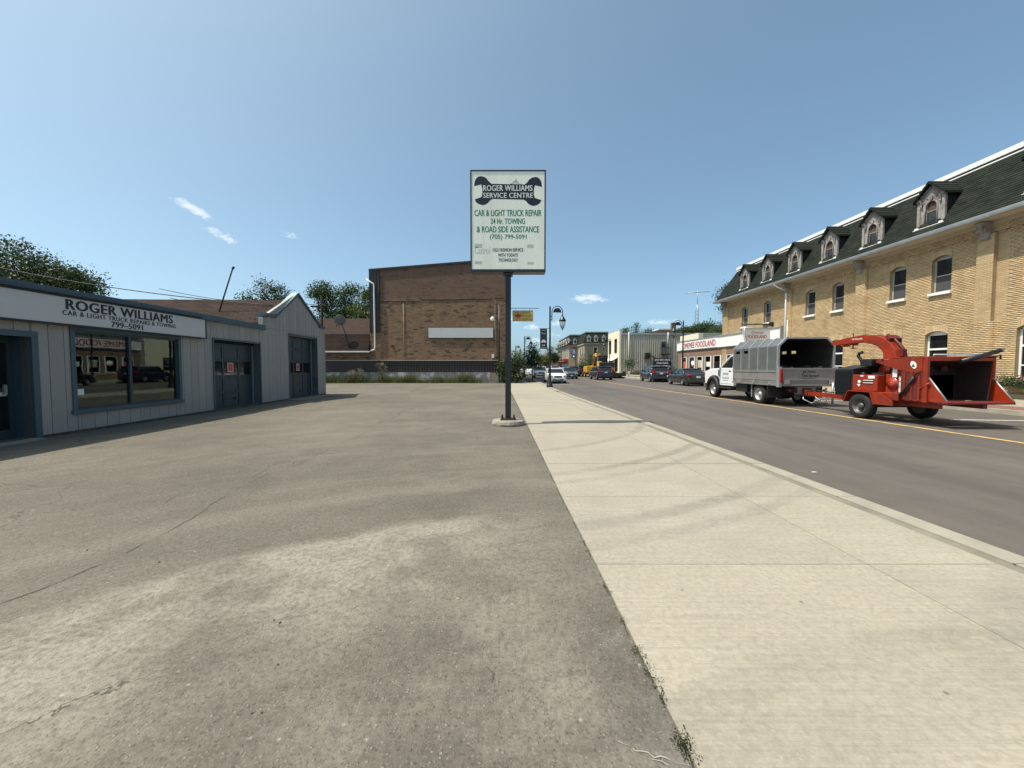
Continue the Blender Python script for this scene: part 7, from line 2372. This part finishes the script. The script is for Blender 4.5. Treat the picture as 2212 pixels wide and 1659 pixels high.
# street trees
x, y, z = up(2003, 1340, 44)
tree('street_tree', 'young dark street tree on the left pavement past the near lamp', (2.35, 44, 0), [(0, 0, 3.75, .45, .45, .55), (-.1, 0, 2.9, .75, .7, .6), (.2, 0, 2.35, .8, .8, .5), (-.45, 0, 1.95, .5, .5, .35), (.1, 0, 3.3, .55, .5, .5), (.5, 0, 1.7, .4, .4, .25)], 2.4, .05, 3600, .15, 'leaf_dark', 41, 'young street trees')
tree('street_tree', 'light green young street tree on the left pavement between two lamps', (1.1, 60, 0), [(0, 0, 3.3, .8, .8, .7), (.1, 0, 2.4, 1.2, 1.1, .7), (-.6, 0, 1.8, 1.1, 1, .7), (.6, 0, 1.6, 1.0, 1, .6)], 2.4, .06, 3600, .19, 'leaf_light', 42, 'young street trees')
tree('street_tree', 'pale street tree near the red awning far down the right', (9.4, 118, 0), rblobs(8, 8, (0, 0, 3.6), (1.9, 1.5, 1.6), 1.3), 3, .1, 4500, .3, 'leaf_light', 43, 'young street trees')
tree('street_tree', 'tall dark street tree in front of the far mansard block', (12.6, 116, 0), rblobs(9, 9, (0, 0, 5.4), (1.0, 1, 2.4), 1.2), 4, .1, 4500, .28, 'leaf_dark', 44, 'young street trees')
tree('street_tree', 'small sapling on the right pavement in front of the beige flank', (16.9, 55.6, .1), [(0, 0, 2.7, .35, .35, .45), (-.3, 0, 2.2, .45, .4, .3), (.35, 0, 2.1, .45, .4, .3), (0, 0, 1.7, .5, .5, .25)], 1.9, .035, 900, .17, 'leaf_mid', 45, 'young street trees')
wb_ = MB().lathe([(0, 0), (.16, .02), (.2, .2), (.12, .42), (0, .45)], (16.9, 55.6, .5), 10).build('watering_bag', MAT['bag_white'])
tag(wb_, 'white watering bag tied round the sapling stem', 'watering bag')
for k, (x, y, h, w, lab) in enumerate(((17.4, 95.5, 4.6, .75, 'tallest pointed cedar beside the far mansard block'), (19.3, 95.5, 4.8, .6, 'narrow cedar, middle of the trio by the mansard block'), (20.4, 95.5, 4.6, .55, 'narrow cedar, right of the trio by the mansard block'))):
    tree('cedar_tree', lab, (x, y, 0), [(0, 0, h * f, w * (1.05 - f) + .08, w * (1.05 - f) + .08, h * .14) for f in (.12, .26, .4, .54, .68, .8, .92)], h * .8, .08, 2600, .2, 'leaf_cedar', 50 + k, 'clipped cedars by the far block', limbs=False)
tree('round_shrub', 'light green bush between the cedars by the far block', (16.9, 92, 0), rblobs(12, 6, (0, 0, 1.5), (1.2, 1, .7), .9), 1, .08, 2600, .22, 'leaf_mid', 54, None, 'shrub', limbs=False)
# bush at the corner of the dark brick building
tree('corner_bush', 'dark leafy bush growing up the corner of the dark brick building', (-.15, 37.2, 0), [(-.5, 0, .6, .55, .5, .6), (.35, 0, .7, .7, .55, .7), (.1, 0, 1.6, .75, .5, .7), (-.7, .2, 2.0, .4, .35, .45), (.5, .1, 2.2, .5, .4, .5), (.9, 0, .5, .4, .4, .4), (-.9, 0, 1.5, .35, .3, .5)], 1.5, .05, 5200, .15, 'leaf_dark', 55, None, 'bush', limbs=False)
# dry weeds and grasses along the brick building
rg_ = np.random.default_rng(77)


def blades(n, x0, x1, y0, y1, h0, h1, w, seed, lean=.3):
    q = np.random.default_rng(seed)
    x, y = q.uniform(x0, x1, n), q.uniform(y0, y1, n)
    dens = .5 + .5 * np.sin(x * 1.7) * np.sin(x * .63 + 1)
    h = q.uniform(h0, h1, n) * (.35 + .9 * dens)
    a = q.uniform(0, 6.28, n)
    dx, dy = np.cos(a) * w, np.sin(a) * w
    lx, ly = q.normal(size=n) * lean * h, q.normal(size=n) * lean * h
    z = np.zeros(n)
    V = np.stack([np.stack([x - dx, y - dy, z], 1), np.stack([x + dx, y + dy, z], 1), np.stack([x + lx + dx * .1, y + ly + dy * .1, h], 1)], 1)
    return V.reshape(-1, 3)


o = fast_mesh('weeds', blades(5200, -20, -3.0, 37.0, 37.75, .2, .95, .025, 5), 3, MAT['weed'])
o['kind'] = 'stuff'
tag(o, 'straggling dry weeds and grass along the foot of the dark brick building', 'weeds')
for k, (x, h) in enumerate(((-12.6, 1.9), (-14.5, 1.35), (-15.6, 1.2))):
    t = thing('tall_weed', ('tallest branching weed' if k == 0 else 'shorter seeding weed nearer the garage corner' if k == 2 else 'middle seeding weed') + ' in front of the brown steel skirting', 'weed', (x, 37.3, 0), 0, 'tall weeds by the brick building')
    m = MB()
    rq = random.Random(k)
    V = []
    for j in range(9):
        a = rq.uniform(-.5, .5)
        tip = (a * h * .6, rq.uniform(-.2, .2), h * rq.uniform(.7, 1))
        m.tube([(0, 0, 0), (a * h * .15, 0, h * .45), tip], [.014, .01, .004], 4)
    m.build('stem', MAT['weed'], t)
    fast_mesh('seed_head', leaf_cloud(np.random.default_rng(k), [(rq.uniform(-.4, .4) * h * .6, 0, h * rq.uniform(.6, 1), .08, .08, .14) for _ in range(9)], 420, .06), 4, MAT['seed'], t)
    fast_mesh('leaves', leaf_cloud(np.random.default_rng(k + 9), [(0, 0, h * .35, .25, .2, h * .3)], 300, .1), 4, MAT['weed'], t)
# small weeds growing in the joint between forecourt and pavement
WEEDS = ['fifth lowest but smaller weed, upper of a close pair midway up the pavement joint', 'lower weed of the close pair midway up the pavement joint', 'lone green weed between the pair above and the row below in the joint', 'topmost weed of the dense row in the pavement joint',
         'second weed of the dense row in the pavement joint', 'third weed of the dense row in the pavement joint', 'lowest large weed of the dense row, just above the dark twig', 'small weed just below the dark twig in the joint',
         'bushiest green weed in the pavement joint near the bottom edge', 'trailing weed right below the bushiest weed', 'tiny weed speck high up the joint, lower of two', 'tiny weed speck high up the joint, upper of two']
WEEDS[0] = 'upper weed of a close pair midway up the pavement joint'
for k, (zx, zy, s) in enumerate(((415, 905, .5), (432, 930, .45), (487, 1045, .75), (550, 1175, .9), (566, 1207, .75), (593, 1255, .95), (620, 1310, 1.1), (657, 1382, .7), (740, 1570, 1.25), (765, 1610, 1.1), (340, 750, .35), (322, 710, .3))):
    x, y = g(1900 + zx / 1.121, 1400 + zy / 1.121)
    t = thing('joint_weed', '', 'weed', (x, y, 0), 0, 'weeds in the pavement joint')
    t['label'] = WEEDS[k]
    rgk = np.random.default_rng(100 + k)
    n = 70 if k != 8 else 150
    fast_mesh('leaves', leaf_cloud(rgk, [(0, 0, .01 * s, .018 * s, .03 * s, .012 * s), (.008 * s, .02 * s, .012 * s, .014 * s, .02 * s, .01 * s)], int(n * (.6 + s)), .008 * (.6 + s * .4)), 4, MAT['weed_green'], t)
x, y = g(1900 + 645 / 1.121, 1400 + 1352 / 1.121)
tw = MB().tube([(-.012, -.035, .006), (.01, .0, .02), (.014, .03, .008)], .003, 5).build('twig', MAT['bark'])
tw.location = (x, y, .008)
tag(tw, 'curved dark twig lying on the pavement joint', 'twig')
# flowers in the planter
rgk = np.random.default_rng(5)
fast_mesh('foliage', leaf_cloud(rgk, [(0, -.55 + .22 * k, .26, .2, .2, .13) for k in range(6)] + [(-.2, -.4 + .3 * k, .05, .1, .16, .12) for k in range(4)], 1500, .07), 4, MAT['leaf_mid'], PLANTER)
fast_mesh('blossom', leaf_cloud(rgk, [(-.1, -.45 + .3 * k, .36, .12, .12, .06) for k in range(4)], 160, .06), 4, MAT['tail_red'], PLANTER)
# litter on the road
x, y = 3.7, 7.9
p = MB().add([(-.035, -.01, 0), (.03, -.014, .004), (.035, .008, .008), (0, .018, .01), (-.035, .01, .004)], [(0, 1, 2, 3, 4)]).build('litter', MAT['litter'])
lx, ly = g(3053, 1768)
p.location = (lx, ly, road_z(lx, ly) + .008)
tag(p, 'scrap of white paper lying on the road near the kerb', 'litter')
# grass along the beige flank and on the lawn
o = fast_mesh('lawn_grass', blades(5000, 20.6, 44, 69.5, 71.6, .25, .8, .05, 9), 3, MAT['weed'])
o['kind'] = 'stuff'
o.location = (0, 0, .2)
tag(o, 'uncut grass along the foot of the beige steel flank', 'grass')
